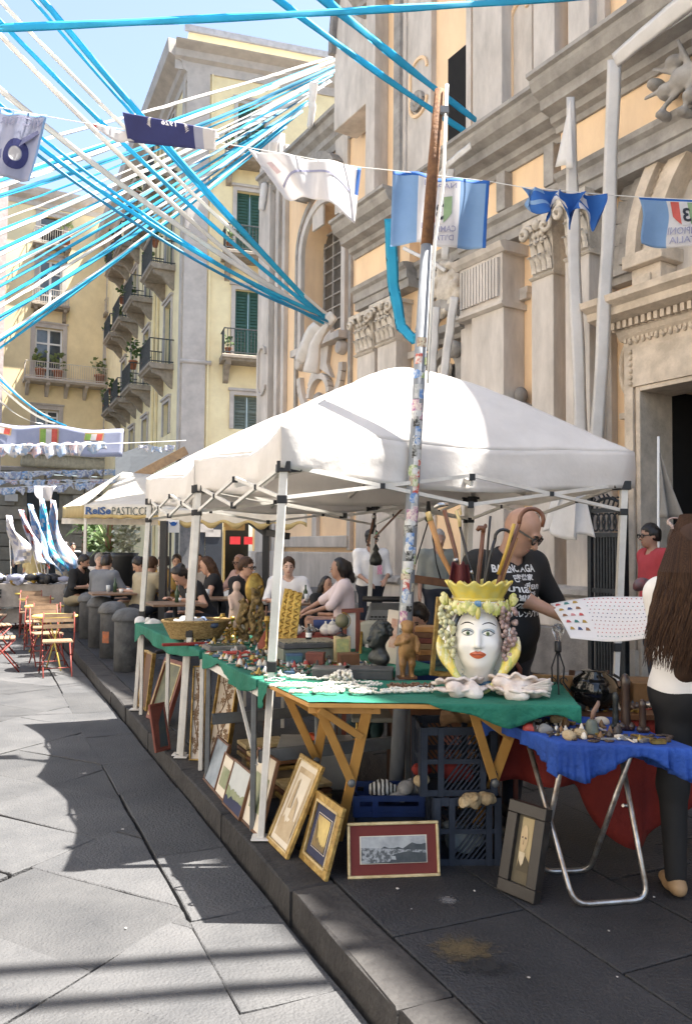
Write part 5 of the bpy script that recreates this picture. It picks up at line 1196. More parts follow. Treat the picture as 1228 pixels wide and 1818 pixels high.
 # framed pictures leaning under the tables
def picture(label,bl,br,tl,lean,fw,fm,bw=0.0,bm=None,im=None,th=.022,art=None,name='framed_picture',z0=0.0):
 BLp,BRp=gr(*bl,z0),gr(*br,z0);e=BRp-BLp;W=e.length;e.normalize();n0=e.cross(zv).normalized()
 if n0.y>0:n0=-n0
 w=(zv*math.cos(lean)-n0*math.sin(lean)).normalized();nn=e.cross(w).normalized()
 if nn.dot(n0)<0:nn=-nn
 r=ray(*tl);c0=Vector((0,0,CH));t=(BLp-c0).dot(nn)/r.dot(nn);H=(c0+r*t-BLp).dot(w)
 t_=thing(name,label,'picture',BLp.lerp(BRp,.5));Pm=lambda x,y,d=0.0:BLp+e*x+w*y+nn*d
 for(x0,x1,y0,y1)in((0,W,0,fw),(0,W,H-fw,H),(0,fw,fw,H-fw),(W-fw,W,fw,H-fw)):
  b=MB();b.hexa([Pm(x,y,-th/2)for x,y in((x0,y0),(x1,y0),(x1,y1),(x0,y1))]+[Pm(x,y,th/2)for x,y in((x0,y0),(x1,y0),(x1,y1),(x0,y1))])
  b.build('frame_side',fm,t_,bevel=.004)
 if .02<fw<.05:
  for(x0,x1,y0,y1)in((fw*.8,W-fw*.8,fw*.75,fw),(fw*.8,W-fw*.8,H-fw,H-fw*.75),(fw*.75,fw,fw,H-fw),(W-fw,W-fw*.75,fw,H-fw)):
   b=MB();b.hexa([Pm(x,y,th*.45)for x,y in((x0,y0),(x1,y0),(x1,y1),(x0,y1))]+[Pm(x,y,th*.62)for x,y in((x0,y0),(x1,y0),(x1,y1),(x0,y1))]);b.build('inner_lip',goldp,t_)
 b=MB();b.hexa([Pm(x,y,-th*.4)for x,y in((fw*.5,fw*.5),(W-fw*.5,fw*.5),(W-fw*.5,H-fw*.5),(fw*.5,H-fw*.5))]+[Pm(x,y,.001)for x,y in((fw*.5,fw*.5),(W-fw*.5,fw*.5),(W-fw*.5,H-fw*.5),(fw*.5,H-fw*.5))]);b.build('mount' if bm else 'picture_face',bm or im,t_)
 x0,x1,y0,y1=fw+bw,W-fw-bw,fw+bw,H-fw-bw
 Q=lambda u,v,d=.003:Pm(lerp(x0,x1,u),lerp(y0,y1,v),d)
 if bm and im:b=MB();b.add([Q(0,0),Q(1,0),Q(1,1),Q(0,1)],[(0,1,2,3)]);b.build('picture_face',im,t_)
 def poly(pts,m,d=.005):b=MB();b.add([Q(u,v,d)for u,v in pts],[tuple(range(len(pts)))]);b.build('image_area',m,t_)
 if art:art(poly,Q,t_)
 return t_
def ridge(seed,base,amp,n=14,lo=0.0):
 return[(0,lo),(1,lo)]+[(1-i/n,base+amp*noise.noise(Vector((i*.5,seed,0)))+amp*.5*math.sin(i/n*math.pi+seed))for i in range(n+1)]
bwl=M('photo_grey',(.45,.46,.46),(.25,.26,.27),sc=9,rough=.35);bwd=M('photo_dark',(.03,.035,.04),(.06,.065,.07),sc=30,rough=.35);bwm=M('photo_town',(.30,.31,.32),(.07,.075,.08),sc=55,rough=.35,thr=(.45,.55))
def art_bw(poly,Q,t_):poly([(-.02,-.03),(1.02,-.03),(1.02,1.03),(-.02,1.03)],ivory,.002);poly([(0,0),(1,0),(1,1),(0,1)],bwl,.004);poly([(x,y)for x,y in ridge(2,.62,.22)],bwd,.006);poly([(0,0),(1,.12),(1,.45),(.55,.52),(0,.6)],bwm,.008);poly([(.42,0),(1,0),(1,.34),(.7,.42),(.5,.33)],bwd,.010);poly([(.46,.14),(.53,.12),(.52,.26),(.47,.27)],bwl,.012)
picture('landscape photograph of a harbour hill in a maroon mount and gold frame',(617,1561),(781,1555),(615,1461),R(12),.014,goldp,.052,maroon,bwl,art=art_bw)
yelart=M('yellow_watercolour',(.66,.52,.20),(.35,.24,.09),sc=6,rough=.6);artd=M('dark_watercolour',(.10,.08,.05),(.22,.15,.06),sc=12,rough=.6)
def art_y(poly,Q,t_):poly([(-.09,-.06),(1.09,-.06),(1.09,1.06),(-.09,1.06)],ivory,.002);poly([(-.06,-.04),(1.06,-.04),(1.06,1.04),(-.06,1.04)],slate,.003);poly([(0,0),(1,0),(1,1),(0,1)],yelart,.004);poly(ridge(5,.22,.14),artd,.006);poly([(0,0),(.3,.1),(.16,.6),(0,.85)],artd,.0075)
picture('gold framed watercolour of a yellow evening scene in a navy mount',(533,1522),(579,1566),(570,1406),R(16),.045,gold,.05,slate,yelart,art=art_y)
sepia=M('sepia_drawing',(.52,.42,.28),(.30,.22,.13),sc=7,rough=.6,thr=(.3,.7))
def art_s(poly,Q,t_):poly([(.1,.1),(.9,.1),(.9,.92),(.1,.92)],ivory,.004);poly(ridge(9,.3,.1,lo=.1),sepia,.006);poly([(.2,.4),(.4,.42),(.36,.85),(.25,.8)],sepia,.008);poly([(.45,.3),(.8,.28),(.7,.55),(.5,.6)],sepia,.007)
picture('tall narrow sepia town scene in a worn gold frame, leaning beside the white tent leg',(474,1491),(510,1527),(534,1336),R(24),.028,gold,.03,ivory,sepia,art=art_s)
grn_art=M('green_landscape',(.16,.20,.09),(.30,.30,.2),sc=8,rough=.55);sky_art=M('pale_sky_art',(.50,.52,.50),(.40,.42,.42),sc=4,rough=.55)
def art_g(poly,Q,t_):poly([(0,0),(1,0),(1,1),(0,1)],sky_art,.004);poly(ridge(3,.45,.12),grn_art,.006);poly(ridge(7,.2,.1),slate,.008)
def art_c(poly,Q,t_):poly([(.15,.22),(.85,.22),(.85,.72),(.15,.72)],grn_art,.004)
picture('cream mounted picture with a small green image, half hidden behind the white tent leg',(429,1456),(462,1490),(454,1321),R(14),.012,walnut,0,None,ivory,art=art_c)
picture('framed green landscape under a pale sky, third in the row by the kerb',(396,1426),(426,1458),(412,1341),R(16),.014,walnut,0,None,sky_art,art=art_g)
picture('narrow dark framed print with a small grey green image, squeezed between two wider frames',(381,1406),(398,1425),(398,1331),R(16),.012,walnut,0,None,ivory,art=art_c)
bl_art=M('bluish_print',(.34,.38,.42),(.20,.24,.28),sc=6,rough=.25,coat=.3)
picture('brown framed glazed print with a bluish image, rearmost of the low row by the kerb',(362,1384),(382,1407),(381,1299),R(18),.014,walnut,0,None,bl_art)
flo=M('flower_brown',(.26,.16,.09),(.18,.11,.06),sc=20);panelc=M('cream_panel',(.70,.62,.52),(.62,.54,.45),sc=4,rough=.7)
def art_fl(poly,Q,t_):
 q_=random.Random(4);b=MB()
 for k in range(2):
  pts=[Q(.35+.3*k+.16*math.sin(i*.5+k*2),.05+.9*i/22,.004)for i in range(23)];b.tube(pts,.0035,4)
 b.build('painted_stem',flo,t_);b=MB()
 for i in range(15):
  u,v=q_.uniform(.12,.88),.05+.9*(i+.5)/15;n_=6;r1=q_.uniform(.018,.032);c_=Q(u,v,.006);ax,ay=(Q(1,0)-Q(0,0)).normalized(),(Q(0,1)-Q(0,0)).normalized()
  for j in range(n_):
   t=2*math.pi*j/n_+i;d=ax*math.cos(t)+ay*math.sin(t);s_=ax*-math.sin(t)+ay*math.cos(t)
   b.add([c_,c_+d*r1*.6+s_*r1*.28,c_+d*r1,c_+d*r1*.6-s_*r1*.28],[(0,1,2,3)])
 b.build('painted_flowers',flo,t_,kind='stuff');b=MB()
 for i in range(46):
  u,v=q_.uniform(.08,.92),q_.uniform(.03,.97);c_=Q(u,v,.0055);ax,ay=(Q(1,0)-Q(0,0)).normalized(),(Q(0,1)-Q(0,0)).normalized();t=q_.uniform(0,6);d=ax*math.cos(t)+ay*math.sin(t);s_=ax*-math.sin(t)+ay*math.cos(t)
  b.add([c_,c_+d*.014+s_*.005,c_+d*.03,c_+d*.014-s_*.005],[(0,1,2,3)])
 b.build('painted_leaves',flo,t_,kind='stuff')
picture('tall cream panel painted with brown flowers, gilt edge, in front of its twin',(336,1350),(361,1350),(358,1182),R(10),.012,gold,0,None,panelc,th=.04,art=art_fl,name='flower_panel')
picture('tall cream panel painted with brown flowers, right twin behind the grey table leg',(368,1345),(404,1352),(372,1190),R(12),.014,gold,0,None,panelc,th=.05,art=art_fl,name='flower_panel')
oil=M('dark_oil',(.15,.15,.09),(.06,.07,.05),sc=7,rough=.5);dkb=M('dark_blue_art',(.03,.05,.07),(.06,.07,.06),sc=9,rough=.5)
picture('red brown board with a dark blue image leaning on the far pictures by the kerb',(276,1337),(303,1330),(291,1246),R(14),.016,redwood,0,None,redwood,art=lambda poly,Q,t_:poly([(.3,.05),(.98,.05),(.98,.95),(.75,.8),(.45,.6)],dkb,.004))
picture('old oil painting in a carved dark red frame under the far green cloth',(262,1274),(296,1290),(282,1163),R(18),.045,redwood,0,None,oil,th=.04)
picture('slim gilt framed canvas edge, leftmost under the far green table',(247,1253),(262,1263),(250,1150),R(6),.02,gold,0,None,walnut,th=.04)
picture('black portrait frame with a photograph of a bearded man, leaning by the blue table',(886,1578),(952,1606),(932,1424),R(14),.055,M('black_frame',(.018,.016,.015),(.03,.027,.025),sc=6,rough=.35),.0,None,M('sepia_dark',(.12,.10,.06),(.07,.06,.04),sc=6),th=.05,art=lambda poly,Q,t_:(poly([(.22,.18),(.96,.18),(.96,.97),(.22,.97)],M('sepia_photo',(.42,.34,.19),(.34,.27,.15),sc=5),.003),poly([(.45+.20*math.cos(a),.66+.20*math.sin(a))for a in[i*.4 for i in range(16)]],M('sepia_face',(.52,.40,.24),(.44,.33,.19),sc=9),.006),poly([(.28,.46),(.62,.46),(.56,.30),(.46,.26),(.34,.32)],M('sepia_beard',(.60,.52,.38),(.46,.38,.25),sc=22),.0075),poly([(.22,.18),(.9,.18),(.86,.34),(.62,.42),(.46,.24),(.3,.4)],M('sepia_coat',(.08,.065,.04)),.005),poly([(.33,.68),(.40,.69),(.40,.66),(.33,.665)],blk,.008),poly([(.50,.69),(.58,.68),(.58,.655),(.50,.66)],blk,.008),poly([(.44,.66),(.47,.57),(.41,.57)],M('sepia_shadow',(.28,.2,.11)),.008)))
# crates and boxes under the front table
def crate(name,label,c,w,d,h,rz,m,lattice=True,low=False):
 t=thing(name,label,'crate',c,rz);T_=wm(t)
 def side(p0,p1):
  L_=(Vector(p1)-Vector(p0));l=L_.length;fr=Fr(T_@Vector(p0),(T_.to_3x3()@L_)[:2])
  b=MB(fr.T);
  for z_ in((0,.03),(h*.5-.012,h*.5+.012),(h-.04,h))if not low else((0,.025),(h-.03,h),(h*.45,h*.5)):b.bx(0,l,0,.012,z_[0],z_[1])
  for x in(0,l-.03,l*.22,l*.78):b.bx(x,x+.03,-.006,.016,0,h)
  if low:b.bx(0.0,l,.004,.01,0,h*.5)
  b.build('side',m,t)
  if lattice:
   q=MB(fr.T)
   for z0_,z1_ in((.03,h*.5-.012),(h*.5+.012,h-.04)):
    n=int(l*.56/.026)
    for i in range(n):
     x=l*.24+i*.026;dz=z1_-z0_;q.bar((x,.006,z0_),(min(x+dz*.8,l*.78),.006,min(z1_,z0_+(min(x+dz*.8,l*.78)-x)/.8)),.007,.008)
   q.build('lattice',m,t,kind='stuff')
 side((-w/2,-d/2,0),(w/2,-d/2,0));side((w/2,-d/2,0),(w/2,d/2,0));side((w/2,d/2,0),(-w/2,d/2,0));side((-w/2,d/2,0),(-w/2,-d/2,0))
 MB(T_).bx(-w/2+.01,w/2-.01,-d/2+.01,d/2-.01,.004,.014).build('bottom',m,t);return t
cA=gr(828,1538)+V2(0,.16)
crate('plastic_crate','dark blue lattice crate standing on the pavement, bottom of its stack',cA,.33,.30,.33,R(2),cratem)
crate('plastic_crate','dark blue lattice crate on top of the stack beneath the table',cA+V2(-.045,.02,.332),.38,.30,.34,R(4),cratem)
cB=gr(700,1500)+V2(.0,.10);
crate('plastic_crate','blank dark crate used as a base under the shallow blue one',cB+V2(0,.05,0),.40,.26,.14,R(2),cratem,False)
crate('plastic_crate','shallow bright blue crate holding striped cloth and wrapped things',cB+V2(0,.05,.142),.44,.28,.11,R(2),crateb,False,True)
zeb=M('zebra_cloth',(.6,.6,.58),(.02,.02,.02),sc=2,rough=.8);nt=zeb.node_tree
wv=nt.nodes.new('ShaderNodeTexWave');wv.inputs['Scale'].default_value=14;wv.inputs['Distortion'].default_value=2.5;tcn=nt.nodes.new('ShaderNodeTexCoord');nt.links.new(tcn.outputs['Object'],wv.inputs['Vector']);nt.links.new(wv.outputs['Fac'],[n for n in nt.nodes if n.type=='VALTORGB'][0].inputs[0])
def lump(name,c,r,label,m,cat,seed=0,h=.012,n=9,flat=.6,group=None):
 q_=random.Random(seed);s_=SDF([c[i]-r*1.7 for i in range(3)],[c[i]+r*1.7 for i in range(3)],h)
 for _ in range(n):s_.ell((c[0]+q_.uniform(-.7,.7)*r,c[1]+q_.uniform(-.5,.5)*r,c[2]+q_.uniform(-.3,.3)*r),[r*q_.uniform(.25,.6),r*q_.uniform(.25,.6),r*q_.uniform(.2,.45)*flat*1.6],rot=(q_.uniform(-1,1),q_.uniform(-1,1),0),k=.02)
 return tag(s_.build(name,m),label,cat,group)
lump('striped_cloth',cB+V2(-.08,.05,.235),.10,'black and white striped cloth bundle in the shallow blue crate',zeb,'cloth',2)
lump('wrapped_bundle',cB+V2(.09,.05,.24),.09,'grey plastic wrapped bundle in the shallow blue crate',M('grey_plastic_wrap',(.34,.34,.34),(.16,.16,.17),sc=12,rough=.25),'bundle',3)
lump('wrapped_bundle',cB+V2(.02,.0,.225),.05,'small crumpled clear bag at the front of the shallow blue crate',M('clear_bag',(.45,.45,.45),(.2,.2,.2),sc=20,rough=.2),'bundle',4)
rock=M('coral_rock',(.46,.36,.22),(.25,.18,.10),sc=20,rough=.9,bump=.8,bsc=40)
lump('coral_rock',cA+V2(.02,-.17,.325),.055,'pale coral rock resting between the two dark crates',rock,'rock',5,.008,12);lump('coral_rock',cA+V2(.10,-.16,.33),.045,'second pale coral rock between the crates, right of the first',rock,'rock',6,.008,12);lump('coral_rock',cA+V2(-.21,-.10,.40),.04,'tan sponge like rock stuck at the left of the upper crate',rock,'rock',7,.008,12)
lump('red_bag',cA+V2(-.2,.0,.43),.05,'orange red rag at the left side of the upper crate',redc,'rag',8);lump('red_bundle',cA+V2(-.03,0,.44),.11,'dark red cloth bundle inside the upper crate',redc,'bundle',9,n=12)
lump('wrapped_bundle',cA+V2(0,-.02,.10),.12,'grey blue wrapped bundle inside the bottom crate',M('bluish_wrap',(.22,.25,.26),(.1,.12,.13),sc=9,rough=.4),'bundle',10)
lump('silver_tray',cA+V2(-.02,0,.70),.10,'brown folded cardboard lying on the upper dark crate',M('cardboard',(.30,.19,.10),(.22,.13,.07)),'cardboard',12,flat=.15)
tub=thing('storage_tub','translucent grey plastic storage tub under the folding table','tub',gr(540,1440)+V2(.05,.55));T_=wm(tub)
b=MB(T_);b.hexa([(-.2,-.14,0),(.2,-.14,0),(.2,.14,0),(-.2,.14,0),(-.24,-.17,.26),(.24,-.17,.26),(.24,.17,.26),(-.24,.17,.26)]);b.build('body',M('cloudy_plastic',(.42,.43,.43),(.34,.35,.35),rough=.3,trans=.3),tub,bevel=.012);MB(T_).bx(-.25,.25,-.18,.18,.26,.285).build('lid',M('grey_lid',(.30,.31,.31),rough=.35),tub,bevel=.006)
lump('red_purse',gr(540,1440)+V2(.02,.5,.32),.05,'small orange red purse on the lid of the grey tub',M('orange_red',(.5,.08,.03),rough=.4),'purse',14)
lump('dark_bundle',gr(570,1430)+V2(.25,.5,.35),.16,'dark blue and green bundle behind the pine trestle legs',M('dark_blue_bundle',(.03,.05,.09),(.03,.08,.06),sc=3),'bundle',15,.02)
for i,(x_,y_)in enumerate(((430,1395),(448,1420),(500,1440))):
 c=gr(x_,y_)+V2(.12,.12);t=thing('frame_stack',['stack of flat empty gilt frames behind the low picture row','flat wooden frame stacked behind the cream mounted picture','flat dark frames under the front of the folding table'][i],'frames',c,R(25))
 for k in range(3):MB(wm(t)).bx(-.15,.15,-.10,.10,.05+k*.035+.12*(i<2),.075+k*.035+.12*(i<2)).build('frame',[gold,walnut,goldp][k],t,bevel=.004)
 MB(wm(t)).bx(-.12,.12,-.08,.08,0,.05+.12*(i<2)).build('box',M('cardboard2',(.28,.2,.12)),t)
 # people
skin=M('skin_light',(.52,.31,.22),(.44,.25,.17),sc=9,rough=.5);skint=M('skin_tanned',(.40,.235,.165),(.31,.175,.12),sc=9,rough=.45);skinp=M('skin_pale',(.60,.40,.31),(.52,.33,.25),sc=9,rough=.5)
hair_d=M('hair_dark',(.022,.016,.013),(.012,.009,.008),sc=30,rough=.4,stretch=(6,6,1));hair_b=M('hair_brown',(.085,.045,.025),(.03,.016,.01),sc=22,rough=.6,spec=.2,stretch=(6,6,.6));hair_g=M('hair_grey',(.34,.32,.30),(.22,.2,.19),sc=30,rough=.6)
teeb=M('black_tee',(.014,.014,.015),(.010,.010,.011),sc=6,rough=.85,bump=.3,bsc=9);teew=M('white_tee',(.72,.70,.68),(.66,.64,.62),sc=5,rough=.85,bump=.3,bsc=9);teeg=M('grey_tee',(.16,.17,.19),(.12,.13,.15),sc=5,rough=.85);teebl=M('blue_grey_tee',(.17,.20,.27),(.13,.155,.21),sc=5,rough=.85);teer=M('red_tee',(.42,.05,.06),(.35,.04,.05),sc=5,rough=.85);teem=M('mustard_tee',(.36,.22,.05),(.3,.18,.04),sc=5,rough=.85);teep=M('pinkish_tee',(.66,.55,.54),(.6,.5,.49),sc=5,rough=.85);teeo=M('olive_grey_tee',(.20,.21,.19),(.16,.17,.155),sc=5,rough=.85);khaki=M('khaki_cloth',(.34,.29,.20),(.28,.24,.16),sc=6,rough=.85);dressy=M('yellow_dress',(.58,.48,.25),(.5,.4,.2),sc=6,rough=.85);pinkh=M('pink_scarf',(.60,.42,.40),(.52,.35,.34),sc=6,rough=.85)
jeans=M('dark_trousers',(.028,.032,.045),(.018,.02,.03),sc=7,rough=.85);shorts_b=M('blue_shorts',(.05,.075,.20),(.04,.06,.16),sc=7,rough=.8);shoe=M('dark_shoes',(.04,.035,.03),rough=.5);shoet=M('tan_shoes',(.34,.22,.12),(.26,.17,.09),rough=.6);lightt=M('pale_trousers',(.50,.47,.43),(.44,.41,.38),sc=7,rough=.85)
glassf=M('glasses_black',(.012,.012,.012),rough=.25);lensm=M('lens',(.24,.17,.14),rough=.08,spec=.7)
def ik(s,w,l1,l2,hint):
 s,w=Vector(s),Vector(w);d=w-s;L=min(d.length,(l1+l2)*.995);d.normalize();w=s+d*L
 a=(l1*l1-l2*l2+L*L)/(2*L);hgt=math.sqrt(max(0,l1*l1-a*a));h=Vector(hint);h=(h-d*h.dot(d)).normalized()
 return s+d*a+h*hgt,w
def person(label,loc,rz,shirt=teeb,trousers=jeans,hair=hair_d,sk=skin,sit=False,lean=.05,side=0.0,hp=0.1,hy=0.0,lw=None,rw=None,legs=None,hint=(.7,.7,-.6),h=.02,sc=1.0,sleeve=.55,hairstyle='short',belly=0.0,woman=False,glasses=False,tleg=.95,group=None,hand_l=None,hand_r=None,beard=None,skirt=False,bald=False,shoes=shoe):
 t=thing('person',label,'person',loc,rz,group);pz=.47 if sit else .93
 hx=.09;sw=.145 if woman else .19
 up=Euler((lean,side,0)).to_matrix()
 up=Matrix.Rotation(side,3,'Y')@Matrix.Rotation(lean,3,'X')
 P0=Vector((0,0,pz));W=lambda x,y,z:P0+up@Vector((x,y,z))
 chest,nb,sh=W(0,-.01,.34),W(0,.0,.50),[W(sw,.0,.455),W(-sw,.0,.455)]
 head_c=nb+up@Vector((0,-.025,.085));RH=Matrix.Rotation(hy,3,'Z')@up@Matrix.Rotation(hp,3,'X');hc=head_c+RH@Vector((0,-.012,.075));HV=lambda x,y,z:hc+RH@Vector((x,y,z))
 if legs is None:
  legs=[((hx+.06,-.43,.49),(hx+.06,-.40,.085)),((-hx-.06,-.43,.49),(-hx-.06,-.45,.085))]if sit else[((hx+.01,-.02,.49),(hx+.015,.02,.085)),((-hx-.01,-.02,.49),(-hx-.015,.02,.085))]
 lw=lw if lw is not None else((.2,-.40,.70)if sit else(.26,-.06,.80));rw=rw if rw is not None else((-.2,-.40,.70)if sit else(-.26,-.06,.80))
 arms=[]
 for s_,w,hint in((sh[0],lw,hint),(sh[1],rw,(-hint[0],hint[1],hint[2]))):e,w2=ik(s_,w,.29,.255,hint);arms.append((s_,e,w2))
 pts=[hc,nb,chest,P0]+[p for a in arms for p in a]+[Vector(p)for l in legs for p in l]
 lo=[min(p[i]for p in pts)-.24 for i in range(3)];hi=[max(p[i]for p in pts)+.24 for i in range(3)]
 def limbs(s_,g,torso=True,arm=(0,1),leg=(0,1),foot=True):
  if torso:
   s_.cone(W(.05,0,.05),W(.07,-.005,.36),.115+g+belly*.5,.115+g,k=.06);s_.cone(W(-.05,0,.05),W(-.07,-.005,.36),.115+g+belly*.5,.115+g,k=.06)
   if belly:s_.ell(W(0,-.07,.13),(.15+g,.12+g+belly,.15+g),k=.06)
   if woman:s_.ell(W(.07,-.085,.28),.07+g,k=.05).ell(W(-.07,-.085,.28),.07+g,k=.05)
   s_.cone(sh[0],sh[1],.065+g,.065+g,k=.06);s_.cone(W(0,.01,.42),nb,.085+g,.058+g,k=.05);s_.cone(Vector((hx,0,pz)),Vector((-hx,0,pz)),.11+g,.11+g,k=.06)
  for s1,e,w2 in arms:
   if arm is None:break
   a0,a1=arm;e0=s1.lerp(e,min(1,a1*2))if a1<.5 else e
   s_.cone(s1,e0,.057+g,lerp(.057,.042,min(1,a1*2))+g,k=.05)
   if a1>.5:s_.cone(e,e.lerp(w2,(a1-.5)*2),.042+g,lerp(.042,.027,(a1-.5)*2)+g,k=.03)
  for i,(kn,an)in enumerate(legs):
   if leg is None:break
   x=hx if i==0 else-hx;hp_=Vector((x,0,pz));kn,an=Vector(kn),Vector(an)
   l1=leg[1];k0=hp_.lerp(kn,min(1,l1*2));s_.cone(hp_,k0,.088+g,lerp(.088,.058,min(1,l1*2))+g,k=.05)
   if l1>.5:s_.cone(kn,kn.lerp(an,(l1-.5)*2),.056+g,lerp(.054,.038,(l1-.5)*2)+g,k=.04)
 S=SDF(lo,hi,h)
 limbs(S,-.004)
 S.cone(nb-up@Vector((0,0,.03)),head_c+RH@Vector((0,.0,.03)),.056,.052,k=.03)
 S.ell(HV(0,.012,.03),(.076,.096,.098),rot=RH,k=.02).ell(HV(0,-.025,-.045),(.056,.066,.066),rot=RH,k=.035).ell(HV(0,-.06,-.085),(.028,.024,.022),rot=RH,k=.03)
 S.cone(HV(0,-.086,.015),HV(0,-.112,-.022),.010,.016,k=.016).ell(HV(.074,.012,-.005),(.012,.022,.034),rot=RH,k=.01).ell(HV(-.074,.012,-.005),(.012,.022,.034),rot=RH,k=.01)
 if h<.013:
  S.ell(HV(.034,-.098,.014),(.020,.016,.014),rot=RH,k=.012,op='sub').ell(HV(-.034,-.098,.014),(.020,.016,.014),rot=RH,k=.012,op='sub');S.ell(HV(.033,-.078,.012),(.013,.012,.011),rot=RH,k=.006).ell(HV(-.033,-.078,.012),(.013,.012,.011),rot=RH,k=.006)
  S.ell(HV(0,-.088,.036),(.055,.014,.011),rot=RH,k=.016).ell(HV(0,-.086,-.052),(.024,.010,.007),rot=RH,k=.008).ell(HV(0,-.084,-.063),(.020,.011,.008),rot=RH,k=.008)
 for i,(s1,e,w2)in enumerate(arms):
  hd=(hand_l,hand_r)[i];d=(w2-e).normalized()if hd is None else Vector(hd[0]).normalized();n_=Vector(hd[1]).normalized()if hd else Vector((0,0,-1))if abs(d.z)<.8 else Vector((1 if i==0 else-1,0,0))*-1
  n_=(n_-d*n_.dot(d)).normalized();sd=d.cross(n_);fl_=1 if i==0 else-1;sd=sd*fl_
  pc=w2+d*.045;Rm=Matrix((sd,d,n_)).transposed()
  S.cone(w2-d*.02,w2+d*.02,.026,.027,k=.02).ell(pc,(.038,.046,.019),rot=Rm,k=.015)
  curl=hd[2]if hd else .45
  for f in range(4):
   o_=(f-1.5)*.019;L_=(.072,.082,.077,.06)[f];b_=pc+d*.038+sd*o_;r_=max(.0082,h*.62)
   m1=b_+(d*math.cos(curl*.6)+n_*math.sin(curl*.6))*L_*.5;m2=m1+(d*math.cos(curl*1.7)+n_*math.sin(curl*1.7))*L_*.5
   S.cone(b_-d*.01,m1,r_*1.05,r_,k=.006).cone(m1,m2,r_,r_*.8,k=.006)
  tb=pc-d*.02+sd*-.032;t1_=tb+(d*.7-sd*.75+n_*.3).normalized()*.035;S.cone(tb,t1_,.0125,.0105,k=.01).cone(t1_,t1_+(d*.9-sd*.15+n_*.45).normalized()*.03,.0105,.008,k=.006)
 S.build('body',sk,t)
 C_=SDF(lo,hi,h);limbs(C_,.013,True,(0,sleeve),None);z0=pz-(.02 if sit else .10)
 C_.cut((0,0,z0),(0,0,-1));C_.cone(nb+up@Vector((0,-.03,-.005)),head_c+up@Vector((0,-.02,.12)),.066,.09,k=.008,op='sub')
 for s1,e,w2 in arms:
  if sleeve<.5:pass
 C_.build('shirt',shirt,t)
 if skirt:
  D_=SDF(lo,hi,h);D_.cone((0,0,pz+.12),(0,0,pz-.3),.15,.2,k=.05).cone((0,0,pz-.25),(0,0,.3),.2,.26,k=.05);D_.cut((0,0,.3),(0,0,-1));D_.build('skirt',trousers,t)
 else:
  D_=SDF(lo,hi,h);limbs(D_,.010,False,None,(0,tleg));D_.cone((hx,0,pz),(-hx,0,pz),.122,.122,k=.05).cone((.04,0,pz),(.04,0,pz+.07),.13,.12,k=.05).cone((-.04,0,pz),(-.04,0,pz+.07),.13,.12,k=.05);D_.cut((0,0,pz+.06),(0,0,1));D_.build('trousers',trousers,t)
 for kn,an in legs:an=Vector(an);F_=SDF(an-Vector((.09,.24,.12)),an+Vector((.09,.12,.08)),min(h,.012));F_.cone(an+Vector((0,.035,-.04)),an+Vector((0,-.07,-.045)),.038,.038,k=.02).cone(an+Vector((0,-.06,-.055)),an+Vector((0,-.155,-.06)),.036,.028,k=.02).cone(an+Vector((0,.01,-.03)),an+Vector((0,0,.02)),.038,.04,k=.02);F_.cut((0,0,an.z-.083),(0,0,-1));F_.build('shoe',shoes,t)
 if not bald:
  H_=SDF(lo,hi,h);H_.ell(HV(0,.018,.038),(.086,.104,.106),rot=RH,k=0)
  pn=RH@Vector((0,-1,-.55));H_.cut(HV(0,-.055,.045),pn)
  if hairstyle=='short':H_.ell(HV(0,.05,.0),(.082,.07,.10),rot=RH,k=.03);H_.cut(HV(0,0,-.045),RH@Vector((0,-.3,-1)))
  if hairstyle in('long','bun','pony'):
   H_.ell(HV(0,.045,-.02),(.088,.075,.12),rot=RH,k=.03);H_.cut(HV(0,-.015,-.02),RH@Vector((0,-1,-.15)))
   if hairstyle=='long':H_.cone(HV(.04,.06,-.05),nb+up@Vector((.06,.09,-.14)),.07,.05,k=.04).cone(HV(-.04,.06,-.05),nb+up@Vector((-.06,.09,-.14)),.07,.05,k=.04)
   if hairstyle=='bun':H_.ell(HV(0,.11,.06),.05,k=.02)
   if hairstyle=='pony':H_.cone(HV(0,.12,.03),HV(0,.15,-.16),.05,.035,k=.03)
  hb=H_.build('hair',hair,t);
  for v_ in hb.data.vertices:v_.co+=v_.normal*(.010*noise.noise(v_.co*38)+.006*noise.noise(v_.co*90))
 b=MB()
 for sx in(1,-1):b.ball(HV(sx*.033,-.090,.012),(.013,.007,.0065),8,rot=RH);b.ball(HV(sx*.034,-.094,.034),(.021,.006,.0045),8,rot=RH)
 b.build('eyes_and_brows',hair if not bald else hair_d,t,local=True,kind='stuff');MB().ball(HV(0,-.090,-.056),(.021,.008,.0055),8,rot=RH).build('lips',M('lip_skin',(.36,.13,.11),rough=.4),t,local=True)
 if beard:
  B_=SDF(lo,hi,h);B_.ell(HV(0,-.035,-.062),(.058,.066,.062),rot=RH,k=0);B_.cut(HV(0,-.05,-.035),RH@Vector((0,-.4,1)));B_.build('beard',beard,t)
 if glasses:
  b=MB()
  for sx in(1,-1):
   b.tube([HV(sx*.036+.027*math.cos(a),-.106+.006*abs(math.cos(a)),.012+.021*math.sin(a))for a in[2*math.pi*i/14 for i in range(15)]],.0042,6);b.bar(HV(sx*.063,-.10,.02),HV(sx*.080,.015,.012),.006,.010)
  b.bar(HV(.01,-.108,.02),HV(-.01,-.108,.02),.006,.008);b.build('glasses',glassf if glasses is True else glasses,t,local=True)
  if h<.013:
   for sx in(1,-1):q=MB();q.lathe([(.0001,-.001),(.024,-.001),(.024,.001),(.0001,.001)],HV(sx*.036,-.104,.012),12,rot=RH@Matrix.Rotation(R(90),3,'X'));q.build('lens',lensm,t,local=True)
 if sc!=1:t.scale=(sc,sc,sc)
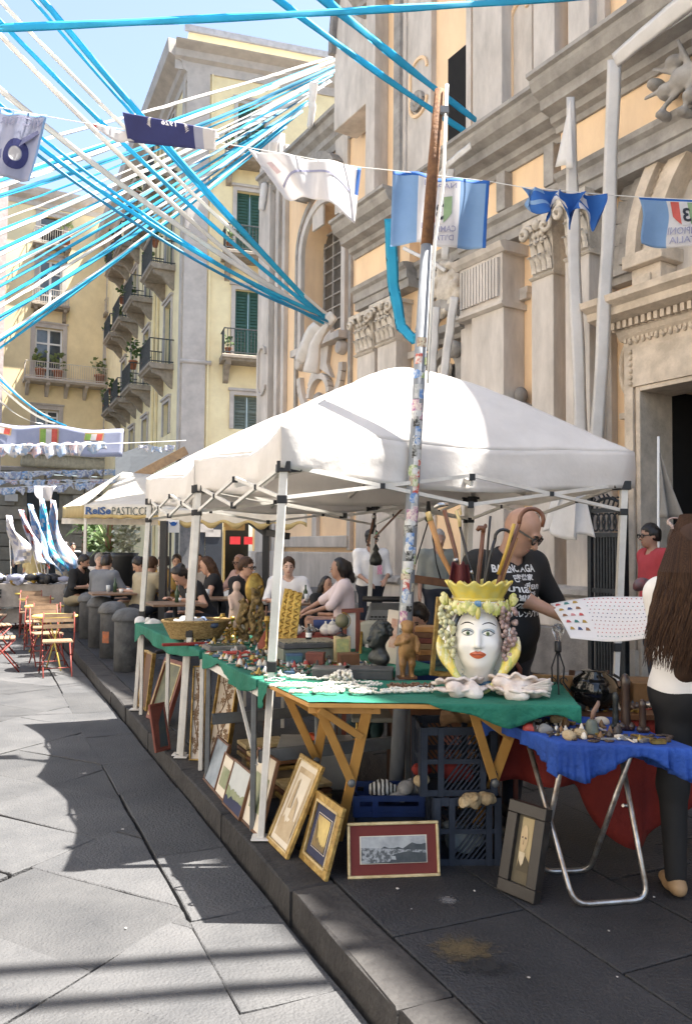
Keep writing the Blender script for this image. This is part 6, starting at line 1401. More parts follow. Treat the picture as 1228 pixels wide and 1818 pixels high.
 t['head']=[0.0,0.0,0.0];del t['head']
 HEADS[t.name]=hc;return t,HV,W,nb,up
HEADS={}
def seat_at(label,hx_,hy_,Y,rz,sit=True,sc=1.0,**k):
 """a person whose head stands at this pixel's direction, Y metres away"""
 t,HV,W,nb,up=person(label,(0,0,0),rz,sit=sit,sc=sc,**k);hc=HEADS[t.name];p=at(hx_,hy_,Y)
 o=Matrix.Rotation(rz,3,'Z')@(hc*sc);z=p.z-o.z;fl=.12 if Y>9 else 0
 t.location=(p.x-o.x,p.y-o.y,fl);
 return t
 # the seller, bald with glasses, head bowed over the sheet he holds
SP=V2(.885,4.62)
seller,HV,W_,nb_,up_=person('bald man in glasses and a lettered black tee, bowed over a printed sheet',SP,R(30),teeb,jeans,sk=skint,h=.0095,lean=.13,hp=.52,hy=R(26),lw=(.42,-.34,1.13),rw=(.20,-.44,1.06),hint=(.55,.25,-1),belly=.02,glasses=True,bald=True,sc=1.07,sleeve=.46,hand_l=((.25,-1,-.05),(0,0,-1),.5),hand_r=((.75,-.75,-.05),(.0,0,-1),.5),beard=None)
b=MB()
for sx in(1,-1):b.tube([HV(sx*(.015+.018*i),-.100+.005*i,.036+.003*(i==1))for i in range(3)],[.004,.005,.003],6)
b.v=[wm(seller)@p for p in b.v];b.build('eyebrow',hair_d,seller)
b=MB(wm(seller));b.tube([nb_+up_@Vector((.075*math.cos(a),-.03+.07*math.sin(a)-.085*(math.sin(a)<0)*-math.sin(a),-.01-.20*max(0,-math.sin(a))))for a in[2*math.pi*i/28 for i in range(29)]],.004,6);b.build('necklace',brass,seller)
shirt_o=[c for c in kids(seller)if c.name.startswith('shirt')][0]
bv=BVHTree.FromPolygons([v.co.copy()for v in shirt_o.data.vertices],[tuple(p.vertices)for p in shirt_o.data.polygons])
def chest_text(body,z,w,hgt,x0=0.0,bold=.03):
 vts,f=fit_text(body,w,hgt,bold)
 out=[]
 for x,y in vts:
  o_=W_(x+x0,-.6,z+y);hit=bv.ray_cast(o_,up_@Vector((0,1,0)));out.append((hit[0]if hit[0]else o_+Vector((0,.45,0)))+up_@Vector((0,-.003,0)))
 b=MB();b.add(out,f);b.build('lettering',M('shirt_print',(.70,.70,.70),rough=.7),seller,local=True)
for i,(body,w,hh,x0)in enumerate((('BALENCIAGA',.27,.042,-.03),('\u5df4\u9ece\u4e16\u5bb6',.15,.036,.01),('\u0e1a\u0e32\u0e40\u0e25\u0e19\u0e40\u0e0b\u0e35\u0e22\u0e01',.23,.040,.01),('\ubc1c\ub80c\uc2dc\uc544\uac00',.17,.036,.02),('\u0411\u0410\u041b\u0415\u041d\u0421\u0418\u0410\u0413\u0410',.235,.034,.01),('\u30d0\u30ec\u30f3\u30b7\u30a2\u30ac',.19,.034,.02))):
 chest_text(body,.455-i*.045,w*1.08,hh*.92,x0-.01)
sheet_m=M('printed_sheet',(.78,.76,.74),(.74,.72,.70),sc=3,rough=.6,trans=.15)
q4=[at(976,1072,4.42),at(1150,1056,4.30),at(1160,1132,3.98),at(1012,1136,4.02)]
SH=lambda u,v:q4[0].lerp(q4[1],u).lerp(q4[3].lerp(q4[2],u),v)+Vector((0,0,.014*math.sin(u*4+v*2.5)))
sh_=thing('paper_sheet','large white printed sheet with small coloured motifs held between seller and customer','paper',SH(.5,.5));b=MB();b.grid(SH,24,14);b.build('sheet',sheet_m,sh_,solid=.002)
mot=[M('motif_'+n,c,rough=.7)for n,c in(('red',(.5,.08,.08)),('teal',(.05,.22,.20)),('ochre',(.4,.26,.05)),('navy',(.05,.08,.18)),('brown',(.25,.12,.06)),('pink',(.55,.25,.25)))]
for k in range(6):
 b=MB();n_=0
 for r_ in range(11):
  for c_ in range(18):
   if(r_*3//4 if c_>3 else r_+c_)%6!=k and not(c_>3 and r_<5 and k==0 and(r_+c_)%2):continue
   if c_>3:u,v,s_=.30+(c_-3)*.048+.02*(r_%2),.06+r_*.085,.009
   elif r_%2==0 and c_<3:u,v,s_=.06+c_*.09+.02*r_/9,.10+r_*.085,.030
   else:continue
   if u>.97 or v>.95:continue
   b.add([SH(u-s_,v+s_)+zv*.004,SH(u-s_*.4,v-s_*1.4)+zv*.004,SH(u+s_*.5,v-s_)+zv*.004,SH(u+s_,v+s_*.9)+zv*.004],[(0,1,2,3)])
 if b.f:b.build('printed_motif',mot[k],sh_,kind='stuff')
 # customer with long brown hair
wom,HVw,Ww,nbw,upw=person('woman with very long brown hair, white top and black trousers, seen from behind',V2(1.62,3.72),R(177),teew,M('black_trousers',(.012,.012,.013),(.009,.009,.01),sc=6,rough=.8),hair_b,skin,h=.0105,woman=True,lean=.02,hp=.12,hairstyle='short',lw=(-.02,-.24,1.12),rw=(.02,-.24,1.10),hint=(.15,.3,-1),shoes=shoet,tleg=1.0,sc=.985,sleeve=.40)
Tw=wm(wom);s_=SDF(nbw+Vector((-.30,-.16,-.62)),nbw+Vector((.30,.34,.36)),.013)
s_.ell(HVw(0,.02,.045),(.098,.118,.112),k=0).cone(HVw(.0,.07,-.03),nbw+Vector((.03,.12,-.16)),.105,.125,k=.06).cone(nbw+Vector((.06,.09,-.12)),nbw+Vector((.085,.11,-.40)),.08,.05,k=.05).cone(nbw+Vector((-.06,.09,-.12)),nbw+Vector((-.085,.11,-.42)),.08,.05,k=.05).cone(nbw+Vector((0,.10,-.12)),nbw+Vector((0,.12,-.40)),.08,.05,k=.05)
s_.cut(HVw(0,-.03,.0),Vector((0,-1,-.2)));s_.build('hair_mass',M('hair_umber',(.05,.026,.015),(.025,.013,.008),rough=.6,spec=.2),wom)
b=MB(Tw);q_=random.Random(9)
for i in range(900):
 a=q_.uniform(-1.35,1.35);x=math.sin(a);y=math.cos(a);pts=[];ln=q_.uniform(.33,.48)-.05*abs(x);ph=q_.uniform(0,6)
 for j in range(9):
  f=j/8
  if f<.25:g=f/.25;p=HVw(.132*x*(.35+.65*g),.02+.152*y*(.25+.75*g),.172-.185*g)
  else:
   g=(f-.25)/.75;p=nbw+Vector((x*(.18+.05*g)+.012*math.sin(g*7+ph),.06+.135*y+.03*g+.008*math.sin(g*9+ph),.06-ln*g))
  pts.append(p)
 b.tube([p+Vector((.045*j_/8,.012,0))for j_,p in enumerate(pts)],[.003,.0035,.004,.004,.004,.0035,.003,.002,.0008],4,cap=False)
b.mi=[min(2,(i//32)%3)for i in range(len(b.f))];b.build('hair_strands',[hair_b,M('hair_chestnut',(.085,.043,.023),(.045,.023,.012),rough=.6,spec=.2),M('hair_umber',(.05,.026,.015),(.025,.013,.008),rough=.6,spec=.2)],wom,kind='stuff')
b=MB(Tw)
for sx in(1,-1):b.tube([HVw(sx*.05+.032*math.cos(a),-.03+.01*math.sin(a),.150+.018*math.sin(a))for a in[2*math.pi*i/12 for i in range(13)]],.005,6);b.bar(HVw(sx*.082,-.02,.152),HVw(sx*.10,.09,.10),.007,.012)
b.build('sunglasses',M('pale_sunglasses',(.55,.45,.42),(.2,.12,.1),sc=30,rough=.25),wom)
# others near
t=seat_at('man in a red tee and dark hair standing at the church door, in profile',1152,950,8.3,R(-82),sit=False,shirt=teer,hair=hair_d,sk=skint,h=.018,glasses=True,hp=.05);t.location.z=.14
lump('shoulder_bag',at(1140,1040,7.9),.12,'red and teal shoulder bag at the hip of the man in red',M('teal_bag',(.05,.16,.18),(.30,.04,.04),sc=3),'bag',3,.02)
t=seat_at('man in a white tee and mirrored cap standing before the church wall',660,984,11.4,R(14),sit=False,shirt=teew,sk=skint,h=.02,beard=hair_d,lw=(.14,-.27,1.02),rw=(-.12,-.30,1.0),glasses=True,sc=1.0)
hc=HEADS[t.name];b=MB(wm(t));b.lathe([(.10,-.01),(.102,.03),(.085,.075),(.04,.10),(.001,.105)],hc+Vector((0,.015,.055)),16);b.box(hc+Vector((0,-.12,.06)),(.13,.10,.012),(R(12),0,0));b.build('cap',black,t);b=MB(wm(t));b.ball(hc+Vector((.0,-.085,.085)),(.075,.035,.032),12);b.build('goggles',M('mirror_green',(.05,.5,.25),(.4,.6,.4),sc=20,rough=.1,metal=.8),t)
b=MB(wm(t));b.box(hc+Vector((.07,-.16,-.42)),(.07,.004,.13));b.build('shirt_print',M('pink_print',(.6,.1,.25),(.6,.5,.5),sc=40),t)
seat_at('man in an olive grey tee standing behind the walking sticks',779,974,10.6,R(8),sit=False,shirt=teeo,hair=hair_g,sk=skint,h=.02)
seat_at('person in dark navy clothes bent low at the stall behind the street pole',741,1046,6.7,R(-28),shirt=M('navy_top',(.02,.022,.035)),sk=skin,h=.016,lean=.45,lw=(.25,-.62,.72),rw=(-.1,-.60,.72)).location.z=-.06
cafe_p=[('bearded man in a black tee and short dark hair at the outermost cafe table',150,992,13.0,75,dict(shirt=teeb,sk=skint,beard=hair_d,lean=.22,trousers=khaki,tleg=.5)),('man in a grey tee seated back turned at the outermost cafe table',191,997,12.2,160,dict(shirt=teeg,lean=.15)),('older grey haired man in white behind the outermost cafe table',177,995,14.0,20,dict(shirt=teew,hair=hair_g,sk=skinp)),('young man in a blue grey tee reading his phone at the second cafe table',247,993,11.6,-62,dict(shirt=teebl,lean=.2,hp=.4,trousers=khaki,tleg=.5)),('person in a beige hooded top at the second cafe table',270,1004,11.4,150,dict(shirt=khaki,hair=hair_b,lean=.25)),('man in a mustard tee facing the beige hooded person',290,1004,12.4,-30,dict(shirt=teem,sk=skint,lean=.1)),('dark haired man in a pale shirt seated behind the mustard tee',314,992,13.2,10,dict(shirt=teep,sk=skin)),('woman in a black and white top bending over her cafe table to read',320,1022,9.6,-52,dict(shirt=teeb,woman=True,hairstyle='bun',lean=.5,hp=.5,sk=skin,sleeve=.2)),('woman with long dark hair in a black top, seated behind the reader',367,1004,10.8,-72,dict(shirt=teeb,woman=True,hairstyle='long',hair=hair_b,lean=.15,hp=.3,sleeve=.15)),('woman with tied dark hair seated farther back between two tent legs',352,992,13.4,24,dict(shirt=teew,woman=True,hairstyle='bun')),('person in a pink headscarf seated by the dark awning post',424,992,12.6,-40,dict(shirt=pinkh,woman=True,hair=pinkh,hairstyle='long',glasses=True)),('man in black with glasses beside the carved gilt pieces',438,1016,9.8,66,dict(shirt=teeb,glasses=True,lean=.12,sk=skin,hair=hair_b)),('balding man in an open white shirt facing the street, behind the gilt panels',512,1006,9.8,6,dict(shirt=teew,sk=skinp,hair=hair_b)),('child with dark curls seated beside the woman in the pale pink tee',580,1030,9.4,40,dict(shirt=teeb,sk=skint,sc=.86,hairstyle='long')),('woman with a dark ponytail in a pale pink tee and blue shorts, in profile',601,1012,9.0,-86,dict(shirt=teep,woman=True,hairstyle='pony',sk=skint,trousers=shorts_b,tleg=.42,lean=.06,lw=(.2,-.42,.62),rw=(-.16,-.5,.6))),]
for lab,x,y,Y,rz,k in cafe_p:seat_at(lab,x,y,Y*1.14,R(rz),h=.02,sc=k.pop('sc',1.06),**k)
for lab,x,y,Y,rz,k in[('person in a khaki top and pale shorts standing beyond the cafe, back turned',118,962,21,160,dict(shirt=khaki,trousers=lightt,tleg=.5)),('woman in a pale yellow dress standing by the flag stand at the far left',62,982,20,200,dict(shirt=dressy,trousers=dressy,woman=True,hairstyle='bun',skirt=True)),('man in a white shirt walking on the far side of the flag stand',130,964,24,30,dict(shirt=teew,trousers=jeans)),('dark clothed passer by at the far end of the square',30,972,34,90,dict(shirt=teeg))]:
 p=seat_at(lab,x,y,Y,R(rz),sit=False,h=.024,**k);p.location.z=0
 # the ceramic head vase and its walking sticks
cer=M('ceramic_white',(.80,.77,.72),(.74,.71,.66),sc=4,rough=.16,coat=.6);cery=M('ceramic_yellow',(.70,.52,.06),(.55,.50,.16),sc=14,rough=.2,coat=.5);cerg=M('ceramic_leaf',(.42,.44,.10),(.66,.60,.30),sc=22,rough=.22,coat=.5,thr=(.4,.6));cerb=M('ceramic_blue',(.05,.17,.34),(.22,.38,.50),sc=18,rough=.2,coat=.5,stretch=(1,1,5));cerk=M('ceramic_black',(.012,.012,.014),rough=.2);lipm=M('ceramic_lips',(.58,.13,.05),rough=.2,coat=.5);irism=M('ceramic_iris',(.22,.30,.14),rough=.2);shade_b=M('ceramic_greyblue',(.42,.48,.50),rough=.25);grw=M('grape_pale',(.62,.60,.38),(.52,.48,.26),sc=30,rough=.25,coat=.3);grp=M('grape_plum',(.24,.15,.14),(.40,.30,.27),sc=30,rough=.25,coat=.3);swirl=M('ceramic_swirl',(.66,.52,.12),(.70,.66,.52),sc=10,rough=.22,coat=.4,thr=(.45,.55));cero=M('ceramic_orange',(.55,.22,.05),rough=.25)
VP=at(849,1212,4.06);VP.z=TZ+.036
vase=thing('head_vase','majolica vase shaped as a crowned woman\'s head with grape clusters, holding walking sticks','vase',VP,R(-11));vase.scale=(1,1,1.04);TV=wm(vase)
s_=SDF((-.2,-.2,.02),(.2,.16,.40),.006)
s_.ell((0,-.02,.235),(.122,.125,.155),k=0).ell((0,-.055,.165),(.088,.085,.095),k=.05).ell((0,-.118,.115),(.026,.02,.02),k=.03).cone((0,-.06,.14),(0,-.0,.02),.07,.078,k=.03)
s_.cone((0,-.142,.262),(0,-.167,.205),.010,.016,k=.02).ell((.016,-.150,.197),(.011,.011,.009),k=.012).ell((-.016,-.150,.197),(.011,.011,.009),k=.012)
for sx in(1,-1):s_.ell((sx*.050,-.146,.262),(.030,.020,.018),k=.016,op='sub');s_.ell((sx*.050,-.118,.258),(.022,.020,.016),k=.006);s_.ell((sx*.055,-.108,.198),(.035,.025,.03),k=.03)
s_.ell((0,-.142,.166),(.034,.014,.009),k=.010).ell((0,-.139,.152),(.026,.015,.010),k=.010).ell((0,-.15,.182),(.006,.01,.012),k=.006,op='sub')
face=s_.build('face',cer,vase)
bvf=BVHTree.FromPolygons([v.co.copy()for v in face.data.vertices],[tuple(p.vertices)for p in face.data.polygons])
def fy(x,z,off=.0012):
 h_=bvf.ray_cast(Vector((x,-.5,z)),Vector((0,1,0)));return Vector((x,(h_[0].y if h_[0]else-.1)-off,z))
def paint(name,poly,m,off=.0012,rings=3):
 cx=sum(p[0]for p in poly)/len(poly);cz=sum(p[1]for p in poly)/len(poly);n=len(poly);vs=[fy(cx,cz,off)]
 for r_ in range(1,rings+1):vs+=[fy(cx+(x-cx)*r_/rings,cz+(z-cz)*r_/rings,off)for x,z in poly]
 b=MB();b.smooth=True;b.add(vs,[(0,1+i,1+(i+1)%n)for i in range(n)]+[(1+(r_-1)*n+i,1+r_*n+i,1+r_*n+(i+1)%n,1+(r_-1)*n+(i+1)%n)for r_ in range(1,rings)for i in range(n)])
 return b.build(name,m,vase,local=True)
def stroke(name,pts,w,m,off=.0016):
 k=len(pts);poly=[]
 L=[];R_=[]
 for i,(x,z)in enumerate(pts):
  a,c=pts[max(i-1,0)],pts[min(i+1,k-1)];l=math.hypot(c[0]-a[0],c[1]-a[1])or 1;ww=w*(math.sin(math.pi*(i+.6)/(k+.2))**.7)/2;L.append((x-(c[1]-a[1])/l*ww,z+(c[0]-a[0])/l*ww));R_.append((x+(c[1]-a[1])/l*ww,z-(c[0]-a[0])/l*ww))
 b=MB();vs=[fy(*p,off)for p in L+R_];b.add(vs,[(i,i+1,k+i+1,k+i)for i in range(k-1)]);return b.build(name,m,vase,local=True)
for sx in(1,-1):
 eye=[(sx*.050+.026*math.cos(a),.258+(.012 if math.sin(a)>0 else .009)*math.sin(a))for a in[2*math.pi*i/18 for i in range(18)]]
 paint('eye_shadow',[(sx*.050+.032*math.cos(a),.263+.018*math.sin(a))for a in[2*math.pi*i/16 for i in range(16)]],shade_b,.0008);paint('eye',eye,cer,.0016)
 paint('iris',[(sx*.048+.0095*math.cos(a),.258+.0095*math.sin(a))for a in[2*math.pi*i/14 for i in range(14)]],irism,.0022);paint('pupil',[(sx*.048+.0045*math.cos(a),.258+.0045*math.sin(a))for a in[2*math.pi*i/10 for i in range(10)]],cerk,.0028)
 stroke('eyelid_line',[(sx*(.024+.058*t),.260+.013*math.sin(math.pi*min(1,t*1.05))-.004*t)for t in[i/10 for i in range(11)]],.0045,cerk,.003);stroke('eyelid_line',[(sx*(.028+.046*t),.255-.008*math.sin(math.pi*t))for t in[i/8 for i in range(9)]],.002,cerk,.003)
 stroke('eyebrow',[(sx*(.020+.066*t),.288+.022*math.sin(math.pi*(.15+.7*t))-.006*t)for t in[i/10 for i in range(11)]],.0055,cerk)
paint('lips',[(.040*math.cos(a),.160+(.014 if math.sin(a)>0 else .016)*math.sin(a)*(1-.25*math.cos(a*2))-(.004 if abs(math.cos(a))<.2 and math.sin(a)>0 else 0))for a in[2*math.pi*i/24 for i in range(24)]],lipm,.0015);stroke('lip_line',[(.036*(2*t-1),.160+.002*math.cos(t*12))for t in[i/10 for i in range(11)]],.003,M('lip_dark',(.16,.03,.02)),.0026);paint('nostril_shade',[(.020*math.cos(a),.1915+.004*math.sin(a))for a in[2*math.pi*i/12 for i in range(12)]],shade_b,.001)
s_=SDF((-.24,-.16,0),(.24,.2,.42),.010);s_.ell((0,.02,.24),(.142,.115,.165),k=0).ell((0,.05,.17),(.195,.08,.17),k=.04);s_.cut((0,-.055,0),(0,-1,0));s_.build('back',cer,vase)
s_=SDF((-.2,-.2,.1),(.2,.1,.42),.008);s_.ell((0,-.005,.25),(.134,.118,.152),k=0);s_.cut((0,-.07,0),(0,-1,0));s_.cut((0,.0,.0),(0,1,0));s_.build('hair',cerk,vase)
b=MB();b.lathe([(.085,-.03),(.088,.02),(.074,.05),(.07,.085),(.078,.11)],(0,-.005,0),24,sy=.92);b.build('collar',cerb,vase,local=True)
for i in range(3):MB().tube([(.083*math.cos(a),-.005+.077*math.sin(a),.02+i*.025)for a in[2*math.pi*j/24 for j in range(25)]],.0035,6,cap=False).build('collar_ring',shade_b,vase,local=True)
b=MB();prof=[(.115,.355),(.125,.375),(.128,.395),(.118,.41)];b.lathe(prof,(0,-.0,0),28,cap=False);b.build('headband',cer,vase,local=True,solid=.008)
def crown(u,v):
 a=2*math.pi*u;r=.118+.045*v**1.4+.006*math.sin(a*14)*v;return Vector((r*math.cos(a),r*math.sin(a),.408+.085*v+.010*math.sin(a*14)*v**3))
b=MB();b.grid(crown,112,10,close=True);b.build('crown_rim',cery,vase,local=True,solid=.010)
MB().tube([(.120*math.cos(a),.120*math.sin(a),.412)for a in[2*math.pi*j/30 for j in range(31)]],.010,8,cap=False).build('crown_bead',cery,vase,local=True)
for k in range(13):
 a=math.pi*(1.06+.88*k/12);c_=Vector((.128*math.cos(a),.128*math.sin(a),.375+.012*(k%2)));side=1 if k>6 else-1
 b=MB()
 ou=Vector((math.cos(a),math.sin(a),0));tg=Vector((-math.sin(a),math.cos(a),0))*(1 if k>6 else-1)
 def lf(u,v,c_=c_,ou=ou,tg=tg):w_=.030*math.sin(math.pi*(.08+.9*v))*(1+.22*math.sin(v*26));return c_+tg*(.062*v-.01)+Vector((0,0,(u-.5)*2*w_-.012*v))+ou*(.012+.018*math.sin(v*2.6)-.010*abs(u-.5))
 b.grid(lf,6,12);b.build('leaf',cerg,vase,local=True,solid=.004)
b=MB();b.ball((0,-.145,.352),(.014,.012,.03),10);b.build('pendant',cery,vase,local=True);b=MB()
for a in(-.5,0,.5):b.ball((math.sin(a)*.02,-.148,.388+.01*math.cos(a)),(.008,.006,.016),8)
b.build('blue_flower',cerb,vase,local=True)
for sx in(-1,1):b=MB();b.ball((sx*.108,-.085,.372),(.022,.02,.024),10);b.ball((sx*.092,-.105,.385),(.016,.014,.018),8);b.build('fruit',cero if sx>0 else lipm,vase,local=True)
for sx,m_ in((-1,grw),(1,grp)):
 b=MB();q_=random.Random(3+sx)
 for k in range(64):
  t=k/63;z=.378-.245*t;w_=.045*(1-.55*t);x=sx*(.146+.012*math.sin(t*3)-.012*t+q_.uniform(-w_,w_));y=-.075+q_.uniform(-.045,.03);b.ball((x,y,z+q_.uniform(-.01,.01)),q_.uniform(.0115,.0145),8)
 b.build('grape_cluster',m_,vase,local=True,kind='stuff')
 for j in range(6):
  t0=j/5;pts=[(sx*(.190-.013*j+.01*math.sin(s2*3)-(.05+.012*j)*s2**1.6),-.060-.045*math.sin(s2*2.4)-.008*j,.235-.032*j*.55-.155*s2-.004*j)for s2 in[i/8 for i in range(9)]]
  MB().tube(pts,[.010,.014,.017,.018,.018,.017,.015,.012,.006],8).build('swirl',[swirl,cery,cerg][j%3],vase,local=True)
 for j in range(4):b=MB();a=j*1.3;b.grid(lambda u,v:Vector((sx*(.150+.045*v*math.cos(a*.5)),-.05-.02*math.sin(v*3),.395+.02*math.sin(a)+(u-.5)*.045*math.sin(math.pi*(.1+.85*v))+.02*v)),5,8);b.build('leaf',cerg,vase,local=True,solid=.004)
canew=M('cane_tan',(.42,.22,.08),(.30,.14,.045),sc=8,rough=.4);caned=M('cane_brown',(.17,.065,.03),(.10,.04,.02),sc=8,rough=.35,coat=.2);canek=M('cane_black',(.015,.014,.014),rough=.3,coat=.3);canem=M('cane_horn',(.60,.48,.24),(.40,.28,.10),sc=9,rough=.35);caney=M('cane_bamboo',(.52,.34,.06),(.40,.24,.04),sc=6,rough=.35);burg=M('burgundy_cloth',(.10,.012,.015),rough=.7)
def cane(label,pix,r,m,Y=4.08,foot=(849,1130),parts=(),name='walking_stick'):
 base=at(foot[0],foot[1],Y);pts=[at(x,y,Y+dy)for x,y,dy in pix];t=thing(name,label,'walking stick',base)
 MB().tube([base]+pts,r,10).build('shaft',m,t)
 for nm,mm_,fn in parts:b=MB();fn(b,pts);b.build(nm,mm_,t)
 return t
cane('thick tan walking stick with a mottled knob, leftmost in the crowned vase',[(805,1026,.02),(783,985,.03),(764,925,.04)],[.012,.013,.0135,.016],canew,foot=(836,1110),parts=[('knob',canem,lambda b,p:b.tube([p[-1],p[-1]+(p[-1]-p[-2]).normalized()*.05],[.017,.014],10))])
cane('brown walking stick with a silver hammer handle in the crowned vase',[(814,1015,.05),(808,980,.05),(788,905,.06)],[.011,.011,.0115,.012],caned,foot=(838,1100),parts=[('handle',silver,lambda b,p:b.tube([at(770,901,4.14),at(780,896,4.14),at(795,895,4.14)],[.008,.012,.010],10)),('ferrule',silver,lambda b,p:b.tube([at(808,991,4.11),at(809,998,4.11)],.016,10))])
cane('thin black walking stick with a curved ivory horn handle, third from the left',[(838,1022,.03),(832,1000,.03),(816,935,.04)],[.008,.009,.008,.007],canek,foot=(846,1110),parts=[('handle',canem,lambda b,p:b.tube([p[-1],at(815,922,4.12),at(809,907,4.12),at(816,902,4.12),at(818,914,4.12)],[.009,.010,.009,.008,.005],10)),('band',silver,lambda b,p:b.tube([at(835,1013,4.09),at(836,1019,4.09)],.011,10))])
cane('dark walking stick with a carved animal head handle in the middle of the vase',[(848,1028,.06),(853,985,.06),(857,945,.07)],[.011,.012,.012,.011],caned,foot=(848,1110),parts=[('handle',caned,lambda b,p:(b.tube([p[-1],at(858,937,4.15),at(850,937,4.15),at(846,942,4.15)],[.013,.017,.014,.009],10),b.ball(at(861,934,4.15),(.010,.008,.014),8)))])
cane('thin straight dark stick rising beside the animal head cane',[(862,1010,.1),(866,960,.1),(870,916,.1)],.0065,canek,foot=(852,1100))
cane('black crook handled walking stick arching right in the middle',[(861,1030,.0),(870,985,.0),(878,958,.0)],.0085,canek,foot=(855,1100),parts=[('handle',canek,lambda b,p:b.tube([p[-1]]+[at(893-15*math.cos(a),955-15*math.sin(a),4.08)for a in[math.pi*i/8 for i in range(9)]]+[at(907,968,4.08)],.0085,10))])
cane('large dark crook walking stick with a yellow lower shaft, rightmost, curving over the seller',[(888,1022,.0),(905,975,.0),(921,930,.0)],.0115,caned,foot=(868,1090),parts=[('handle',caned,lambda b,p:b.tube([p[-1]]+[at(943-21*math.cos(a),923-20*math.sin(a),4.08)for a in[math.pi*i/10 for i in range(11)]]+[at(962,936,4.08)],[.0115]*12+[.008],12)),('yellow_shaft',caney,lambda b,p:b.tube([at(884,1020,4.05),at(898,978,4.05),at(912,930,4.05)],.009,10))])
cane('slender twisted brown stick leaning right under the big crook',[(895,1020,.03),(905,992,.03),(918,955,.03)],.006,canew,foot=(872,1090))
b=MB();b.grid(lambda u,v:at(lerp(797,836,u),lerp(1000,1034,v),4.06)+Vector((0,.03*math.sin(u*9),0))+Vector((.03*(.5-u)*(1-v),0,.01*math.sin(u*12))),14,8);tag(b.build('folded_umbrella_cloth',burg,solid=.006),'burgundy folded umbrella cloth sticking out of the crowned vase','umbrella')
# goods on the tables
def clam(label,px,py,Y,s,rz,seed):
 c=at(px,py,Y);c.z=TZ+.006;t=thing('giant_shell',label,'shell',c,rz)
 for k,tilt in enumerate((0.15,.85)):
  def S_(u,v):
   a=math.pi*(u-.5)*1.15;rr=s*v*(1+.07*math.cos(a*11)*v);dome=s*(.52*math.sin(min(1,v*1.02)*math.pi*.62)+.055*math.cos(a*11)*v)
   p=Vector((math.sin(a)*rr*1.2,-math.cos(a)*rr*.8+s*.35,0));p.z=dome*(.55 if k==0 else .85)+.006
   p=Matrix.Rotation(-tilt*.5 if k else 0,3,'X')@p;p.z+=(.25*s if k else 0)+.01*noise.noise(p*30+Vector((seed,0,0)));p.y+=.02 if k else 0
   return p
  b=MB();b.grid(S_,44,14);b.build('valve',shellm,t,local=True,solid=.012)
 s2=SDF((-s*1.3,-s,-.01),(s*1.3,s,s*1.2),.008);q_=random.Random(seed)
 for i in range(9):s2.ell((q_.uniform(-.6,.6)*s,q_.uniform(-.3,.5)*s,s*q_.uniform(.15,.60)),(s*q_.uniform(.22,.46),s*q_.uniform(.2,.38),s*q_.uniform(.2,.36)),k=.025)
 s2.build('hinge',shellm,t);return t
clam('white giant clam shell on the green cloth, left of the pair before the vase',822,1228,3.86,.105,R(12),1);clam('white giant clam shell on the green cloth, larger right one with a fan pointing right',915,1230,3.84,.125,R(-24),5)
b=MB();
def fan(u,v):a=(u-.5)*.62;r=.14*v;p=at(925,1222,3.80)+Vector((math.cos(a)*r,-math.sin(a)*r*.3+0,math.sin(a)*r+.010*math.sin(u*40)*v));p.z=max(p.z,TZ+.012);return p
b.grid(fan,30,8);tag(b.build('fan_shell',shellm,solid=.008),'long ribbed fan shell lying against the right giant clam','shell')
q_=random.Random(12)
def necklace(label,cx,cy,rx,ry,m,n=38,r=.008,ang=0.0,name='bead_necklace',zb=TZ+.010,openn=.9,group=None):
 t=thing(name,label,'necklace',(cx,cy,zb),0,group);b=MB();pts=[]
 for i in range(n):
  a=2*math.pi*openn*i/n+ang;k=1+.18*math.sin(a*3+cx*9)+.10*math.sin(a*5+cy*7);pts.append(Vector((rx*k*math.cos(a),ry*k*math.sin(a),q_.uniform(0,.006))))
 for i,p in enumerate(pts):b.ball(p+Vector((0,0,r*.8)),(r*q_.uniform(.8,1.25),r*q_.uniform(.8,1.25),r*q_.uniform(.7,1.0)),6)
 b.build('beads',m,t,local=True,kind='stuff');MB().tube([p+Vector((0,0,r))for p in pts],.0018,4).build('thread',whitep,t,local=True);return t
nk=0
for(px,py,Y,rx,ry,m,n,r)in[(490,1207,4.24,.05,.04,silver,26,.007),(520,1218,4.08,.09,.05,beadw,46,.009),(552,1196,4.34,.10,.05,beadw,50,.009),(565,1215,4.06,.08,.05,beadw,44,.010),(600,1213,4.10,.07,.06,beadw,44,.010),(622,1222,3.98,.08,.05,beadw,44,.010),(585,1228,3.93,.07,.04,beadw,40,.009),(650,1206,4.14,.07,.05,beadw,40,.009),(672,1226,3.94,.09,.04,beadw,46,.009),(708,1224,3.96,.08,.04,beadw,44,.009),(738,1222,3.97,.07,.04,beadw,40,.009),(755,1214,4.05,.05,.04,silver,30,.007),(540,1232,3.90,.06,.03,beadw,34,.009),(640,1232,3.90,.05,.03,beadw,30,.010)]:
 p=at(px,py,Y);necklace('white shell bead necklace on the front table, '+['silver one at the left corner','second from the left corner','farthest back near the tent leg','beside the bare green patch','thickest heap in the middle','heap just right of the middle','front heap left of the middle','rear heap by the dark box','front right of the middle','near the brown bead mat','nearest the giant clams','silver one by the brown mat','at the board edge on the left','small one at the front edge'][nk],p.x,p.y,rx,ry,m,n,r,nk);nk+=1
for dx in range(3):
 p=at(602+dx*5,1188+dx*3,4.26);b=MB();
 for i in range(26):b.ball((p.x+q_.uniform(-.05,.05),p.y+q_.uniform(-.05,.05),TZ+.012+q_.uniform(0,.05)),.011,6)
 tag(b.build('shell_heap',beadw,kind=None),'small heap of white shells at the back edge of the front table, '+['left','middle','right'][dx]+' heap','shells');COL.objects[-1]['kind']='stuff'
